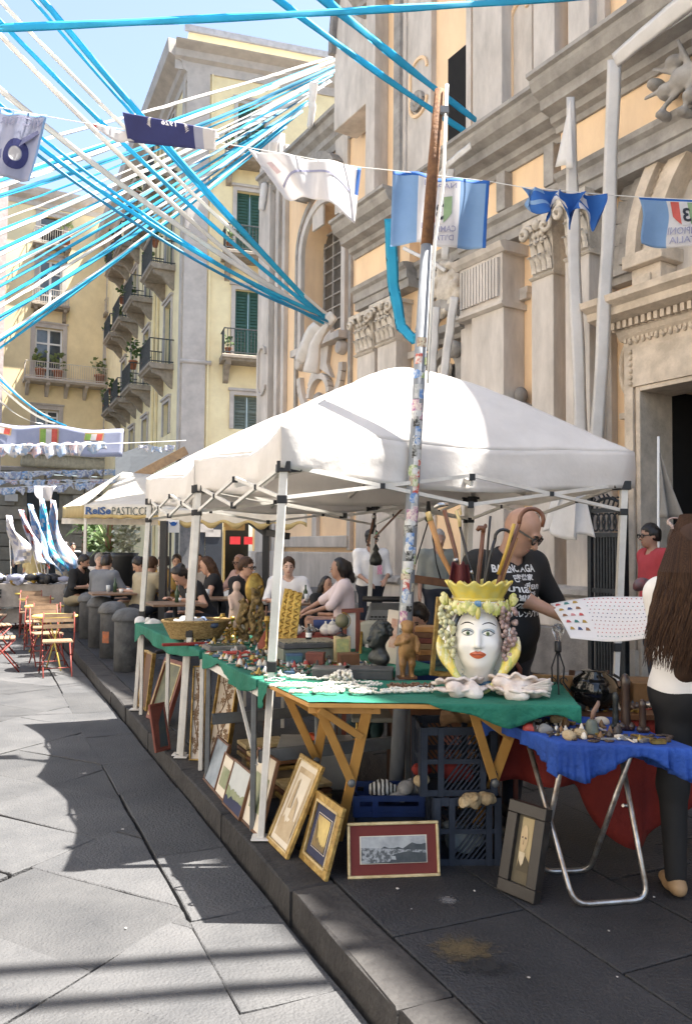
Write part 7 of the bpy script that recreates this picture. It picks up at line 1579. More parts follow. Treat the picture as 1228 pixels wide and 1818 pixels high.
p=at(730,1213,4.12);t=thing('bead_mat','brown mat with rows of dark beads on the green front table','beads',(p.x,p.y,TZ+.008));MB().box((0,0,.004),(.24,.12,.006),(0,0,.1)).build('mat',M('brown_mat',(.14,.08,.045),(.22,.14,.08),sc=30),t,local=True);b=MB()
for i in range(60):b.ball((U(-.11,.11),U(-.05,.05),.012),.007,5)
b.build('beads',beadb,t,local=True,kind='stuff')
def on(px,py,z=TZ):return gr(px,py,z+.004)
trc=[M('trinket_'+n,c,c2,sc=25,rough=r_,metal=mt)for n,c,c2,r_,mt in(('brass',(.45,.32,.09),(.2,.13,.04),.35,.7),('silver',(.5,.5,.48),(.3,.3,.3),.3,.7),('ivory',(.66,.6,.5),(.5,.44,.36),.5,0),('red',(.35,.05,.04),(.25,.04,.03),.5,0),('dark',(.04,.035,.03),(.08,.06,.05),.5,0),('wood',(.22,.12,.05),(.13,.07,.03),.5,0),('green',(.06,.16,.10),(.04,.1,.06),.5,0),('blue',(.08,.14,.22),(.05,.09,.16),.5,0))]
q_=random.Random(21)
def spread(name,label,P0,e1,e2,l1,l2,n,seed,z=TZ,pal=(0,0,1,1,2,2,2,3,4,4,5,6,7)):
 b=MB();q=random.Random(seed)
 for i in range(n):
  p=P0+e1*(q.random()*l1)+e2*(q.random()*l2);p.z=z+.004;b.mat(q.choice(pal));k=q.random();s_=q.uniform(.009,.026);a=q.uniform(0,3.1)
  if k<.35:b.box(p+Vector((0,0,s_*.3)),(s_*q.uniform(1,2.6),s_*1.1,s_*.6),(0,0,a))
  elif k<.6:b.lathe([(s_*.7,0),(s_*.8,s_*.4),(s_*.5,s_*q.uniform(.6,1.4)),(s_*.15,s_*q.uniform(1.4,2))],p,8)
  elif k<.8:b.ball(p+Vector((0,0,s_*.4)),(s_*.8,s_*.6,s_*.4),6)
  else:b.bar(p+Vector((math.cos(a)*s_*2,math.sin(a)*s_*2,s_*.3)),p-Vector((math.cos(a)*s_*2,math.sin(a)*s_*2,-s_*.3)),s_*.3)
 tag(b.build(name,trc),label,'trinkets',None,'stuff')
spread('trinkets','dense spread of small brass, silver and ivory trinkets on the grey table',k0+TN*.02,TD,TN,1.15,.8,620,5);spread('trinkets','spread of small trinkets at the near end of the far table',k2+TN*.02,TD,TN,.9,.8,330,8);spread('trinkets','spread of trinkets on the rear part of the far table',k2+TD*.9+TN*.3,TD,TN,1.1,.7,120,9)
def boxy(name,label,px,py,Y,sz,rz,m,cat,z=None,lid=None,group=None):
 p=at(px,py,Y);p.z=(TZ+.005)if z is None else z;t=thing(name,label,cat,p,rz,group);MB().box((0,0,sz[2]/2),sz).build('body',m,t,local=True,bevel=.004)
 if lid:MB().box((0,0,sz[2]+.006),(sz[0]*1.03,sz[1]*1.03,.014)).build('lid',lid,t,local=True,bevel=.003)
 return t
darkbox=M('dark_grey_box',(.05,.05,.05),(.08,.08,.08),sc=12,rough=.5)
boxy('flat_box','dark grey flat wooden box, left of the two before the bust',588,1192,4.42,(.20,.12,.045),R(-4),darkbox,'box',lid=M('grey_lid2',(.12,.115,.11),rough=.5));boxy('flat_box','dark grey flat box with a slanted lid under the bronze bust',655,1194,4.42,(.26,.13,.045),R(-6),darkbox,'box',lid=darkbox)
t=boxy('display_tray','shallow display tray of small pieces with a dark rim on the trinket table',545,1138,5.15,(.38,.26,.03),R(20),darkbox,'tray',z=TZ+.09);MB().box((0,0,.034),(.35,.23,.006)).build('contents',M('tray_contents',(.32,.29,.22),(.05,.06,.05),sc=70,rough=.4,thr=(.45,.55)),t,local=True);boxy('box','grey box standing under the display tray',540,1148,5.15,(.34,.22,.08),R(20),M('greyish_box',(.2,.22,.18)),'box')
boxy('box','teal blue painted box on the trinket table',522,1158,4.98,(.10,.07,.045),R(10),M('teal_paint',(.06,.16,.18)),'box',lid=trc[7]);boxy('box','dark red wooden box beside the teal box',560,1160,4.92,(.11,.08,.06),R(-8),redwood,'box',lid=redwood);boxy('box','small open walnut box holding bottles near the bust',618,1165,4.85,(.12,.09,.08),R(15),walnut,'box')
t=boxy('picture_book','yellow and green illustrated box standing behind the trinkets under the globe',607,1152,5.05,(.105,.05,.16),R(8),goldp,'box');MB().box((0,-.027,.085),(.075,.004,.12)).build('label_panel',M('green_print',(.45,.42,.16),(.2,.26,.14),sc=30),t,local=True)
p=at(607,1112,5.05);t=thing('globe','small dark green globe on a stand on the illustrated box','globe',(p.x,p.y,TZ+.165));MB().lathe([(.035,0),(.03,.01),(.006,.02),(.005,.05)],n=12).build('stand',blk,t,local=True);MB().ball((0,0,.095),.045,16).build('ball',M('globe_green',(.07,.10,.07),(.16,.14,.08),sc=12,rough=.4),t,local=True);MB().tube([(.052*math.cos(a),0,.095+.052*math.sin(a))for a in[math.pi*(i/12-.5)for i in range(13)]],.003,6).build('arc',brass,t,local=True)
p=at(548,1127,5.2);t=thing('bottle','small dark bottle with a pale label on the display tray','bottle',(p.x,p.y,TZ+.125));MB().lathe([(.018,0),(.02,.01),(.02,.05),(.008,.07),(.008,.10),(.009,.102)],n=12).build('body',M('dark_glass',(.02,.02,.018),rough=.08,spec=.8),t,local=True);MB().lathe([(.0205,.015),(.0205,.045)],n=12,cap=False).build('label',porce,t,local=True)
p=at(672,1194,4.56);p.z=TZ+.05;bust=thing('bronze_bust','dark bronze bust of a curly haired head looking left on the trinket table','bust',p,R(-58))
s_=SDF((-.12,-.13,-.01),(.12,.12,.26),.006);s_.ell((0,.01,.185),(.052,.062,.06),k=0).ell((0,-.02,.145),(.04,.045,.045),k=.03).cone((0,-.062,.17),(0,-.075,.152),.006,.010,k=.012).ell((0,-.05,.118),(.02,.018,.014),k=.02).cone((0,0,.13),(0,.005,.06),.034,.038,k=.02).ell((0,0,.045),(.085,.05,.045),k=.03).ell((0,-.058,.133),(.015,.006,.005),k=.004);q_=random.Random(2)
for sx in(1,-1):s_.ell((sx*.02,-.06,.178),(.012,.01,.009),k=.008,op='sub')
for i in range(60):a,e_=q_.uniform(-2.4,2.4),q_.uniform(-.2,1.4);s_.ell((.055*math.sin(a)*math.cos(e_),.02+.06*math.cos(a)*math.cos(e_),.19+.06*math.sin(e_)),q_.uniform(.011,.016),k=.004)
s_.build('head',bronz,bust);MB().lathe([(.045,0),(.05,.008),(.03,.02),(.028,.03)],n=14).build('socle',bronz,bust,local=True)
p=at(722,1208,4.42);p.z=TZ+.005;st=thing('wooden_statue','ochre carved statue of a standing child holding a bird, beside the pole','statue',p,R(6))
s_=SDF((-.12,-.1,-.01),(.12,.1,.33),.006)
for sx in(1,-1):s_.cone((sx*.022,0,.15),(sx*.026,-.01,.08),.026,.019,k=.015).cone((sx*.026,-.01,.08),(sx*.024,.005,.01),.018,.012,k=.01).ell((sx*.026,-.012,.012),(.014,.026,.01),k=.01)
s_.cone((0,0,.15),(0,-.005,.215),.040,.043,k=.02).ell((0,-.018,.175),(.034,.03,.03),k=.02).ell((0,-.008,.275),(.033,.037,.038),k=0).cone((0,0,.23),(0,-.004,.25),.016,.016,k=.01).cone((.045,0,.222),(.058,-.02,.185),.015,.013,k=.01).cone((.058,-.02,.185),(.05,-.04,.15),.012,.010,k=.01).cone((-.045,0,.222),(-.062,-.015,.19),.015,.013,k=.01).cone((-.062,-.015,.19),(-.015,-.045,.205),.012,.010,k=.01).ell((0,-.042,.272),(.007,.008,.007),k=.006).ell((0,.0,.298),(.037,.04,.02),k=.01).ell((-.01,-.05,.215),(.018,.014,.014),k=.008)
s_.build('figure',ochre_w,st);MB().box((0,0,.006),(.10,.08,.012)).build('base',walnut,st,local=True)
t=boxy('painted_panel','tall pinkish painted wooden panel leaning upright beside the pole',692,1168,5.0,(.10,.03,.33),R(-12),panelc,'panel');t.rotation_euler.y=R(7);MB().box((0,-.018,.19),(.04,.006,.18)).build('painted_figure',M('faded_figure',(.50,.26,.18),(.62,.50,.42),sc=20),t,local=True)
wick=M('wicker',(.46,.32,.13),(.26,.165,.06),sc=50,rough=.7,bump=.8,bsc=90,stretch=(1,1,2.5),thr=(.42,.58));p=(on(275,1140)+on(370,1142))/2+TN*.14+TD*.12;bk=thing('wicker_basket','oval wicker basket full of white things on the far green table','basket',p,R(20))
def bask(u,v):a=2*math.pi*u;k=lerp(.80,1.08,v);w_=.004*math.sin(u*2*math.pi*44+(0 if int(v*13.99)%2 else math.pi));return Vector(((.235*k+w_)*math.cos(a),(.165*k+w_)*math.sin(a),.02+.13*v))
b=MB();b.grid(bask,132,14,close=True);b.build('weave',wick,bk,local=True,solid=.006);MB().tube([(.257*math.cos(a),.181*math.sin(a),.152)for a in[2*math.pi*i/32 for i in range(33)]],.011,7,cap=False).build('rim',wick,bk,local=True);MB().lathe([(.001,.02),(.18,.02)],n=20,cap=False,sy=.7).build('bottom',wick,bk,local=True)
for i in range(7):lump('linen_bundle',p+V2(U(-.14,.14),U(-.08,.08),.14),.06,'white and grey things heaped in the wicker basket, '+['left end','front left','front','middle','front right','right end','rear'][i]+' bundle',[cloth,porce,M('denim',(.06,.09,.16))][i%3],'bundle',40+i)
for i,(x_,y_)in enumerate(((245,1104),(262,1106))):lump('white_lace',on(x_,y_)+TN*.05,.08,'crumpled white lace at the corner of the far green table, '+['left','right'][i]+' pile',cloth,'lace',60+i)
b=MB();b.box(on(318,1146)+TN*.05+V2(0,0,.008),(.34,.05,.02),(0,0,R(20)));tag(b.build('red_cloth',redc,bevel=.006),'folded red cloth showing under the wicker basket','cloth')
t=boxy('frame','grey picture frame lying flat at the kerb edge of the trinket table',398,1148,5.62,(.26,.19,.03),R(24),M('grey_wood',(.18,.17,.15),(.12,.11,.1),sc=9),'picture frame');MB().box((0,0,.032),(.20,.13,.004)).build('glass',M('greenish_glass',(.10,.14,.12),rough=.1),t,local=True);boxy('book','red covered book under the flat grey frame',420,1162,5.35,(.16,.10,.02),R(26),M('red_book',(.42,.05,.035)),'book')
t=thing('cone_ornament','dark red pyramid ornament with a tall spike on the trinket table','ornament',on(448,1152)+TN*.1);MB().lathe([(.075,0),(.07,.005),(.006,.13)],n=4).build('pyramid',M('rust_red',(.26,.06,.03),(.16,.04,.02),sc=9),t,local=True);MB().tube([(0,0,.12),(.0,0,.3)],.006,6).build('spike',walnut,t,local=True)
def ornate(label,px,py,Y,w,hgt,m,seed,rz=0.2,z=TZ):
 p=at(px,py,Y);p.z=z+.004;q=random.Random(seed);s_=SDF((-w*.75,-.06,-.01),(w*.75,.06,hgt*1.1),.009)
 t=thing('gilt_ornament',label,'ornament',p,rz);s_.ell((0,0,.02),(w*.5,.05,.025),k=.02)
 for i in range(22):tt=i/21;s_.ell((q.uniform(-.5,.5)*w*(1-.5*tt),q.uniform(-.02,.02),hgt*tt),(w*q.uniform(.10,.24),.022,hgt*q.uniform(.03,.07)),rot=(0,q.uniform(-1,1),0),k=.012)
 for sx in(1,-1):s_.cone((sx*w*.1,0,.05),(sx*w*.45,0,hgt*.5),.014,.012,k=.02).cone((sx*w*.45,0,hgt*.5),(sx*w*.1,0,hgt*.92),.012,.014,k=.02)
 s_.build('carving',m,t);return t
oldg=M('blackened_gilt',(.26,.18,.07),(.07,.05,.025),sc=22,rough=.45,metal=.4,bump=.6,bsc=70);ornate('carved gilt ornament with pierced scrolls, left of the dark oval mirror',432,1120,6.1,.10,.32,oldg,1,.3);ornate('taller dark gilt carving behind the nearest left tent leg',455,1112,6.0,.11,.42,oldg,2,.2)
p=at(452,1060,6.15);t=thing('oval_mirror','dark oval hand mirror in a worn gold frame standing among the gilt carvings','mirror',(p.x,p.y,TZ),R(15));MB().lathe([(.001,-.008),(.062,-.01),(.075,0),(.062,.01),(.001,.008)],(0,0,.40),20,rot=(R(90),0,0),sy=1.7).build('frame',brass,t,local=True);MB().lathe([(.001,-.011),(.045,-.011)],(0,0,.40),18,rot=(R(90),0,0),sy=1.7).build('glass',canek,t,local=True);MB().tube([(0,0,0),(0,0,.3)],.012,8).build('handle',brass,t,local=True)
p=at(418,1108,6.6);p.z=TZ;fg=thing('plaster_figure','pale pink plaster figure of a draped woman on the far table','statue',p,R(30));s_=SDF((-.12,-.12,-.01),(.12,.12,.46),.009);s_.cone((0,0,0),(.01,0,.22),.085,.055,k=.03).cone((.01,0,.22),(0,-.01,.32),.05,.045,k=.03).ell((0,-.015,.40),(.033,.038,.045),k=.01).cone((0,0,.33),(0,-.01,.37),.018,.018,k=.01).cone((.05,0,.31),(.08,-.04,.2),.02,.016,k=.02).cone((-.05,0,.31),(-.06,-.06,.22),.02,.016,k=.02)
for i in range(6):s_.cone((.07*math.cos(i),.07*math.sin(i),.0),(.03*math.cos(i),.03*math.sin(i),.22),.016,.010,k=.01)
s_.build('figure',ppl,fg)
for i,(x0_,x1_)in enumerate(((492,512),(503,520),(516,530))):
 pb_,pt_=at(x0_,1128,5.5-i*.05),at(x1_,1046+i*3,5.62-i*.05);pb_.z=TZ+.004;t=thing('gilt_moulding','carved yellow gilt moulding leaning upright behind the front tent leg, '+['left','middle','right'][i]+' one','moulding',pb_);MB().bar(pb_,pt_,.055,.03,up=(0,1,0)).build('board',M('gilt_yellow',(.58,.40,.09),(.36,.22,.04),sc=14,rough=.45,metal=.2,bump=.3),t,bevel=.004);b=MB();d=(pt_-pb_)
 for j in range(9):b.tube([pb_+d*((j+k_/6)/9)+Vector((.016*math.sin(k_/6*6.28+j*.4),-.019,0))for k_ in range(7)],.005,5)
 b.build('relief',brass,t,kind='stuff')
q_=random.Random(31)
for i,(x_,y_,Y_)in enumerate(((385,1128,6.3),(395,1122,6.5),(407,1126,6.2),(418,1132,6.05),(402,1130,6.1),(412,1120,6.4),(474,1110,5.6))):
 p=at(x_,y_,Y_);t=thing('brass_candlestick','old brass candlestick on the far table, '+['leftmost of the cluster','second from the left, taller','middle of the cluster','by the red pyramid','front of the cluster','rear of the cluster','tall one beside the gilt mouldings'][i],'candlestick',(p.x,p.y,TZ+.003));k=[1,1.3,.9,.8,.7,1.2,1.7][i];MB().lathe([(.035,0),(.03,.012),(.012,.025),(.008,.05),(.016,.065),(.008,.08),(.008,.105*k),(.022,.115*k),(.018,.14*k),(.01,.14*k)],n=12).build('stem',brass,t,local=True);MB().lathe([(.03,.118*k),(.032,.122*k)],n=12).build('drip_pan',brass,t,local=True)
b=MB();c0=at(540,1118,6.35);c0.z=0;t=thing('small_table','small table under a red cloth behind the trinkets','table',c0);b.box(c0+V2(0,0,.86),(.62,.4,.02));b.build('tabletop',walnut,t);MB().box(c0+V2(0,0,.835),(.66,.44,.10)).build('red_cloth',redc,t,bevel=.01)
for sx in(-1,1):
 for sy in(-1,1):MB().bar(c0+V2(sx*.28,sy*.17),c0+V2(sx*.28,sy*.17,.85),.035).build('leg',walnut,t)
for i,(x_,k,m_)in enumerate(((503,.7,silver),(526,1.0,porce),(552,.8,silver),(578,1.0,porce),(590,1.2,porce))):
 p=at(x_,1108,6.3);t=thing('tea_pot',['small silver sugar pot at the left of the red table','white lidded tureen on the red table','low silver dish pot on the red table','white pot with a tall knob on the red table','tall white jug at the right of the red table'][i],'pot',(p.x,p.y,.887));MB().lathe([(.025,0),(.045*k,.02),(.05*k,.045*k),(.035,.07*k),(.02,.075*k)],n=14).build('body',m_,t,local=True);MB().lathe([(.032,.072*k),(.02,.085*k),(.006,.095*k),(.010,.105*k),(.002,.112*k)],n=12).build('lid',m_,t,local=True);MB().tube([(.045*k,0,.03),(.075*k,0,.05*k),(.04*k,0,.07*k)],.005,6).build('handle',m_,t,local=True)
t=thing('typewriter','old grey typewriter like machine on a brown stool behind the bust','machine',at(680,1090,6.2));p=at(680,1092,6.2);b=MB();b.hexa([p+Vector(v)for v in((-.14,-.1,-.05),(.16,-.1,-.05),(.16,.12,-.05),(-.14,.12,-.05),(-.10,-.04,.04),(.14,-.04,.04),(.14,.12,.09),(-.10,.12,.09))]);b.build('body',greym,t,bevel=.01);MB().tube([p+Vector((-.16,.05,.12)),p+Vector((.18,.05,.12))],.022,10).build('roller',blk,t)
for r_ in range(3):b=MB();[b.box(p+Vector((-.10+.03*k+.01*r_,-.10+.03*r_,-.03+.022*r_)),(.02,.016,.012))for k in range(8)];b.build('keys',blk,t,kind='stuff')
MB().box(p+Vector((0,0,-.07)),(.42,.34,.03)).build('stool_top',redwood,t);[MB().bar(p+Vector((sx*.18,sy*.14,-.08)),Vector((p.x+sx*.18,p.y+sy*.14,0)),.04).build('stool_leg',redwood,t)for sx in(-1,1)for sy in(-1,1)]
t=thing('folding_chair','pale grey padded folding chair behind the trinket table','chair',at(668,1150,5.5)*Vector((1,1,0)));p=at(668,1122,5.5);b=MB();b.grid(lambda u,v:p+Vector(((u-.5)*.21,.03*(2*u-1)**2,(.5-v)*.16-.02*(2*u-1)**4)),12,6);b.build('backrest',M('grey_vinyl',(.30,.30,.26),(.24,.24,.21),rough=.6),t,solid=.02);MB().box((p.x,p.y-.15,.46),(.34,.32,.03)).build('seat',M('grey_vinyl',(.3,.3,.26)),t,bevel=.01);[MB().tube([(p.x+sx*.1,p.y+.02,p.z),(p.x+sx*.14,p.y-.1,.45),(p.x+sx*.15,p.y-.3,0)],.010,8).build('leg',brass,t)for sx in(-1,1)];[MB().tube([(p.x+sx*.13,p.y-.3,.45),(p.x+sx*.14,p.y+.02,0)],.010,8).build('leg',brass,t)for sx in(-1,1)]
t=thing('wooden_easel','reddish wooden frame holding a white board behind the globe','easel',at(625,1160,5.6)*Vector((1,1,0)));[MB().bar(at(x0,y0,5.6),Vector((*at(x0,y0,5.6)[:2],0)),.04,.03).build('post',redwood,t)for x0,y0 in((635,1085),(612,1088))];MB().bar(at(606,1085,5.6),at(645,1083,5.6),.03,.03).build('rail',redwood,t);MB().box(at(622,1120,5.62),(.09,.012,.25),(R(4),0,R(5))).build('board',whitep,t)
for i in range(6):boxy('book','brown book in the pile behind the child statue, '+['bottom','second','third','fourth','fifth','topmost'][i]+' one',752+(i%2)*3,1138,5.3,(.12,.16,.035),R(U(-15,15)),[walnut,canew,M('tan_book',(.3,.2,.1)),redwood][i%4],'book',z=.84+i*.037)
boxy('blue_box','blue plastic box under the pile of brown books',752,1165,5.3,(.16,.2,.14),R(4),crateb,'box',z=.70);boxy('small_table','low brown table behind the pole holding books',760,1175,5.35,(.5,.4,.70),R(4),walnut,'table',z=0)
t=boxy('gilt_mirror','tall gilt mirror frame standing behind the left of the vase',782,1200,4.5,(.13,.025,.44),R(10),gold,'mirror');t.rotation_euler.y=R(5);MB().box((0,-.0145,.22),(.085,.004,.38)).build('glass',M('mirror_glass',(.5,.52,.5),rough=.08,metal=.9),t,local=True);MB().tube([(-.05,-.02,.38),(.05,-.02,.38)],.006,6).build('inner_bead',brass,t,local=True)
p=at(990,1236,4.02);p.z=TZ+.005;lp_=thing('iron_lamp','black wrought iron lamp with a clear bare bulb behind the right clam','lamp',p);b=MB();[b.tube([(math.cos(a)*.006,math.sin(a)*.006,.20),(math.cos(a)*.035,math.sin(a)*.035,.12),(math.cos(a)*.03,math.sin(a)*.03,.05),(math.cos(a)*.07,math.sin(a)*.07,.0)],.004,6)for a in(0.3,2.4,4.5)];[b.tube([(sx*(.028+.018*math.cos(t_)),0,.055+.018*math.sin(t_))for t_ in[i*.5 for i in range(10)]],.003,5)for sx in(1,-1)];b.tube([(0,0,.04),(0,0,.21)],.006,8);b.build('stand',blk,lp_,local=True);MB().lathe([(.016,.20),(.018,.21),(.018,.25),(.014,.255)],n=12).build('socket',blk,lp_,local=True)
gl=M('bulb_glass',(.9,.9,.9),rough=.02);gl.node_tree.nodes['Principled BSDF'].inputs['Transmission Weight'].default_value=.95;MB().lathe([(.012,.25),(.014,.265),(.030,.30),(.030,.318),(.018,.338),(.001,.343)],n=16,cap=False).build('bulb',gl,lp_,local=True);MB().tube([(-.008,0,.26),(-.01,0,.30),(.01,0,.30),(.008,0,.26)],.0015,5).build('filament',silver,lp_,local=True)
def onb(px,py):p=gr(px,py,BZ+.006);return p
for i,(px,py,r_,m_,lab)in enumerate(((912,1286,.055,bronz,'dark oval pewter dish at the left back of the blue table'),(938,1288,.05,bronz,'second dark oval dish on the blue table, overlapping the first'),(990,1285,.06,bronz,'dark tray of pale coral bits on the blue table'))):
 t=thing('oval_dish',lab,'dish',onb(px,py));MB().lathe([(.001,.003),(r_*.7,.004),(r_,.012),(r_*1.05,.012),(r_*.75,0)],n=20,sy=.7).build('plate',m_,t,local=True);lump('stones',onb(px,py)+V2(0,0,.014),r_*.6,'small stones lying in '+lab.split(' on ')[0].replace(' at the left back of the blue table',''),rock if i==2 else bronz,'stones',70+i,.006)
def idol(px,py,hgt,r_,m_,lab):
 t=thing('carved_idol',lab,'carving',onb(px,py));MB().lathe([(r_*.9,0),(r_*1.0,hgt*.1),(r_*.85,hgt*.3),(r_*.8,hgt*.75),(r_*.92,hgt*.80),(r_*.88,hgt*.9),(r_*.5,hgt*.98),(.001,hgt)],n=14).build('column',m_,t,local=True);[MB().ball((sx*r_*.9,-r_*.35,r_*.75),r_*.85,12).build('foot',m_,t,local=True)for sx in(-1,1)]
wd=M('polished_dark_wood',(.055,.03,.02),(.03,.017,.012),sc=6,rough=.3,coat=.3)
idol(1110,1296,.26,.024,wd,'tallest polished dark wood column carving on the blue table');idol(1092,1294,.17,.017,bronz,'shorter blackish column carving left of the tallest one');idol(1140,1300,.15,.018,wd,'shortest dark column carving at the right of the blue table')
t=thing('bell_figure','greenish bronze bell topped by a small leaning figure on the blue table','bell',onb(1050,1304));MB().lathe([(.034,0),(.032,.01),(.026,.05),(.018,.066),(.004,.07)],n=16).build('bell',M('verdigris',(.13,.15,.12),(.08,.09,.08),sc=14,rough=.5,metal=.3),t,local=True);MB().tube([(0,0,.065),(.008,0,.10),(.028,0,.135),(.03,0,.15)],[.010,.012,.010,.006],8).build('figure',M('brown_bronze',(.2,.12,.09),rough=.4),t,local=True)
for i,(px,py,m_,lab)in enumerate(((1010,1312,rock,'pale coral branch at the front of the blue table'),(1030,1308,rock,'second coral piece beside the bronze bell'),(970,1300,M('grey_stone',(.2,.2,.2)),'flat grey stone on the blue table'),(940,1296,trc[3],'small reddish heap on the blue table'),(1070,1285,trc[2],'ivory bits between the bell and the carvings'))):lump('small_curio',onb(px,py)+V2(0,0,.01),.03,lab,m_,'curio',80+i,.006,10)
spread('trinkets','dark small metal and wooden pieces crowding the blue table',b0+(b3-b0)*.12+(b1-b0)*.06,(b1-b0).normalized(),(b3-b0).normalized(),.44,.42,120,15,BZ+.004,(0,4,4,4,5,5,1,2));spread('trinkets','mixed small pieces lying on the shadowed side table behind the blue one',V2(.80,4.15),V2(1,0),V2(0,1),1.1,.5,150,16,.728,(0,1,2,3,4,4,5,5,7))
b=MB();q=random.Random(4)
for i in range(90):p=onb(q.uniform(1010,1190),q.uniform(1306,1318));b.tube([p+V2(.012*math.cos(a),.010*math.sin(a),.004)for a in(0,1.5,3,4.5,6)],.0035,4)
tag(b.build('chain_rows',M('dark_chain',(.09,.06,.045),(.05,.04,.035),sc=30,rough=.4,metal=.5),kind=None),'rows of small dark chains along the front of the blue table','chains',None,'stuff')
for i,(px,py,Y,sz,rz,m_,lab)in enumerate(((985,1215,4.35,(.24,.03,.16),-12,ochre_w,'brown board leaning behind the iron lamp'),(1065,1205,4.45,(.30,.20,.10),4,walnut,'dark wooden drawer box behind the blue table'),(1150,1215,4.4,(.22,.24,.13),-6,M('brown_crate',(.22,.12,.05),(.15,.08,.03),sc=8),'brown wooden case at the right beside the customer'),(1085,1180,4.6,(.34,.12,.03),3,M('mustard_board',(.34,.25,.06)),'mustard coloured tray behind the sheet'),(1120,1170,4.55,(.2,.14,.05),-4,M('pale_blue_box',(.4,.45,.5)),'pale blue box under the printed sheet'),(985,1185,4.6,(.10,.08,.09),8,porce,'white box behind the bare bulb'))):
 boxy('box',lab,px,py,Y,sz,R(rz),m_,'box',z=.73)
t=thing('dark_sphere','shiny black round vessel between the boxes behind the blue table','vessel',V2(1.32,4.25,.73));MB().lathe([(.05,0),(.11,.04),(.13,.10),(.11,.16),(.06,.19),(.07,.2)],n=20).build('body',M('black_glaze',(.01,.01,.01),rough=.12,coat=.5),t,local=True);MB().tube([(.12,0,.1),(.17,0,.14),(.1,0,.18)],.008,8).build('handle',blk,t,local=True)
for i in range(9):lump('curio',V2(.92+i*.1,4.22+.06*(i%3),.745),.04,'small dark curio in the shadowed row behind the blue table, '+['first','second','third','fourth','fifth','sixth','seventh','eighth','last'][i]+' from the left',[bronz,wd,silver,bronz,rock][i%5],'curio',90+i,.01)
for i in range(3):b=MB();b.bar(at(1015+i*30,1190,4.75),at(1010+i*30,1240,4.72),.03,.02);tag(b.build('wooden_stick',walnut),'dark wooden stick in the shade behind the blue table, '+['left','middle','right'][i],'stick')
t=thing('wooden_chair','dark bentwood chair behind the vase and clams','chair',V2(.72,4.55));MB().tube([(.55,4.5,.95),(.60,4.5,1.02),(.9,4.5,1.02),(.98,4.5,.90),(.98,4.52,.45)],.014,8).build('back_hoop',redwood,t);MB().box((.78,4.68,.46),(.4,.38,.03)).build('seat',redwood,t);[MB().tube([(x,y,.45),(x,y,0)],.014,8).build('leg',redwood,t)for x in(.6,.96)for y in(4.52,4.84)]
q3=A+TD*(TL+.07)+TN*TW+TD*TL
t=thing('hanging_lantern','dark iron lantern and tools hanging from the second tent corner','lantern',at(664,905,7.2));MB().tube([at(664,890,7.2),at(664,935,7.2),at(660,948,7.2)],.010,8).build('hook',blk,t);MB().lathe([(.001,-.10),(.05,-.09),(.06,-.05),(.04,0),(.02,.03),(.03,.05),(.005,.10)],at(667,985,7.2),14).build('body',bronz,t);MB().bar(at(652,970,7.2),at(664,915,7.2),.012,.02).build('tool_handle',caned,t);MB().bar(at(722,895,7.1),at(664,955,7.2),.016,.016).build('rod',caned,t);MB().lathe([(.001,-.02),(.018,-.02),(.02,0),(.018,.02),(.001,.02)],at(664,918,7.18),12).build('pulley',silver,t)
t=thing('hanging_scale','black hanging scale with twisted cords and a wide dark pan behind the pole','scale',at(760,925,5.6));MB().tube([at(760,890,5.6),at(760,905,5.6),at(762,920,5.6)],[.012,.018,.012],8).build('hook',blk,t);MB().ball(at(760,921,5.6),.026,12).build('ball',blk,t);MB().tube([at(760,925,5.6),at(736,1004,5.58),at(733,1025,5.58)],.005,6).build('cord',blk,t);MB().tube([at(764,925,5.6),at(774,1000,5.58),at(782,1028,5.58)],.005,6).build('cord',blk,t);MB().bar(at(731,1027,5.6),at(798,1036,5.6),.03,.055).build('beam',walnut,t,bevel=.004)
# cafe furniture, bollards, plants and far flags
cf=MB();a,b_,c,d=K(8.8,1.7),K(8.8,9),K(26,9),K(26,1.7);cf.hexa([p+V2(0,0,.004)for p in(a,b_,c,d)]+[p+V2(0,0,.12)for p in(a,b_,c,d)])
o=cf.build('cafe_floor',basalt2);o['kind']='structure'
yelm=M('yellow_table',(.66,.52,.14),(.56,.42,.10),sc=8,rough=.4);slatm=M('chair_slats',(.30,.20,.125),(.20,.13,.08),sc=9,rough=.6,rnd=.15);redf=M('red_frame',(.26,.05,.04),rough=.5)
def bistro(label,loc,rz):
 t=thing('bistro_table',label,'table',loc,rz,'yellow bistro tables');MB().lathe([(.30,.72),(.305,.73),(.305,.745),(.29,.75)],n=24).build('tabletop',yelm,t,local=True)
 for i in range(4):a=i*math.pi/2+.78;MB().tube([(.22*math.cos(a),.22*math.sin(a),0),(-.18*math.cos(a),-.18*math.sin(a),.72)],.010,6).build('leg',yelm if i%2 else redf,t,local=True)
 return t
def fchair(label,loc,rz,m,fm,group):
 t=thing('folding_chair',label,'chair',loc,rz,group)
 for i in range(5):MB().bx(-.19,.19,-.18+i*.075,-.12+i*.075,.44,.455).build('slat',m,t,local=True)
 for z in(.66,.74,.80):MB().bar((-.19,.20,z),(.19,.20,z),.012,.05).build('back_slat',m,t,local=True)
 for sx in(-1,1):MB().tube([(sx*.20,-.24,0),(sx*.20,.16,.5),(sx*.19,.21,.84)],.010,6).build('leg',fm,t,local=True);MB().tube([(sx*.175,.24,0),(sx*.175,-.18,.44)],.010,6).build('leg',fm,t,local=True)
 MB().tube([(-.2,-.2,.06),(.2,-.2,.06)],.008,6).build('stretcher',fm,t,local=True);return t
ordn=['nearest','second','third','fourth','fifth','sixth','seventh','farthest'];bt=fc=bc=None
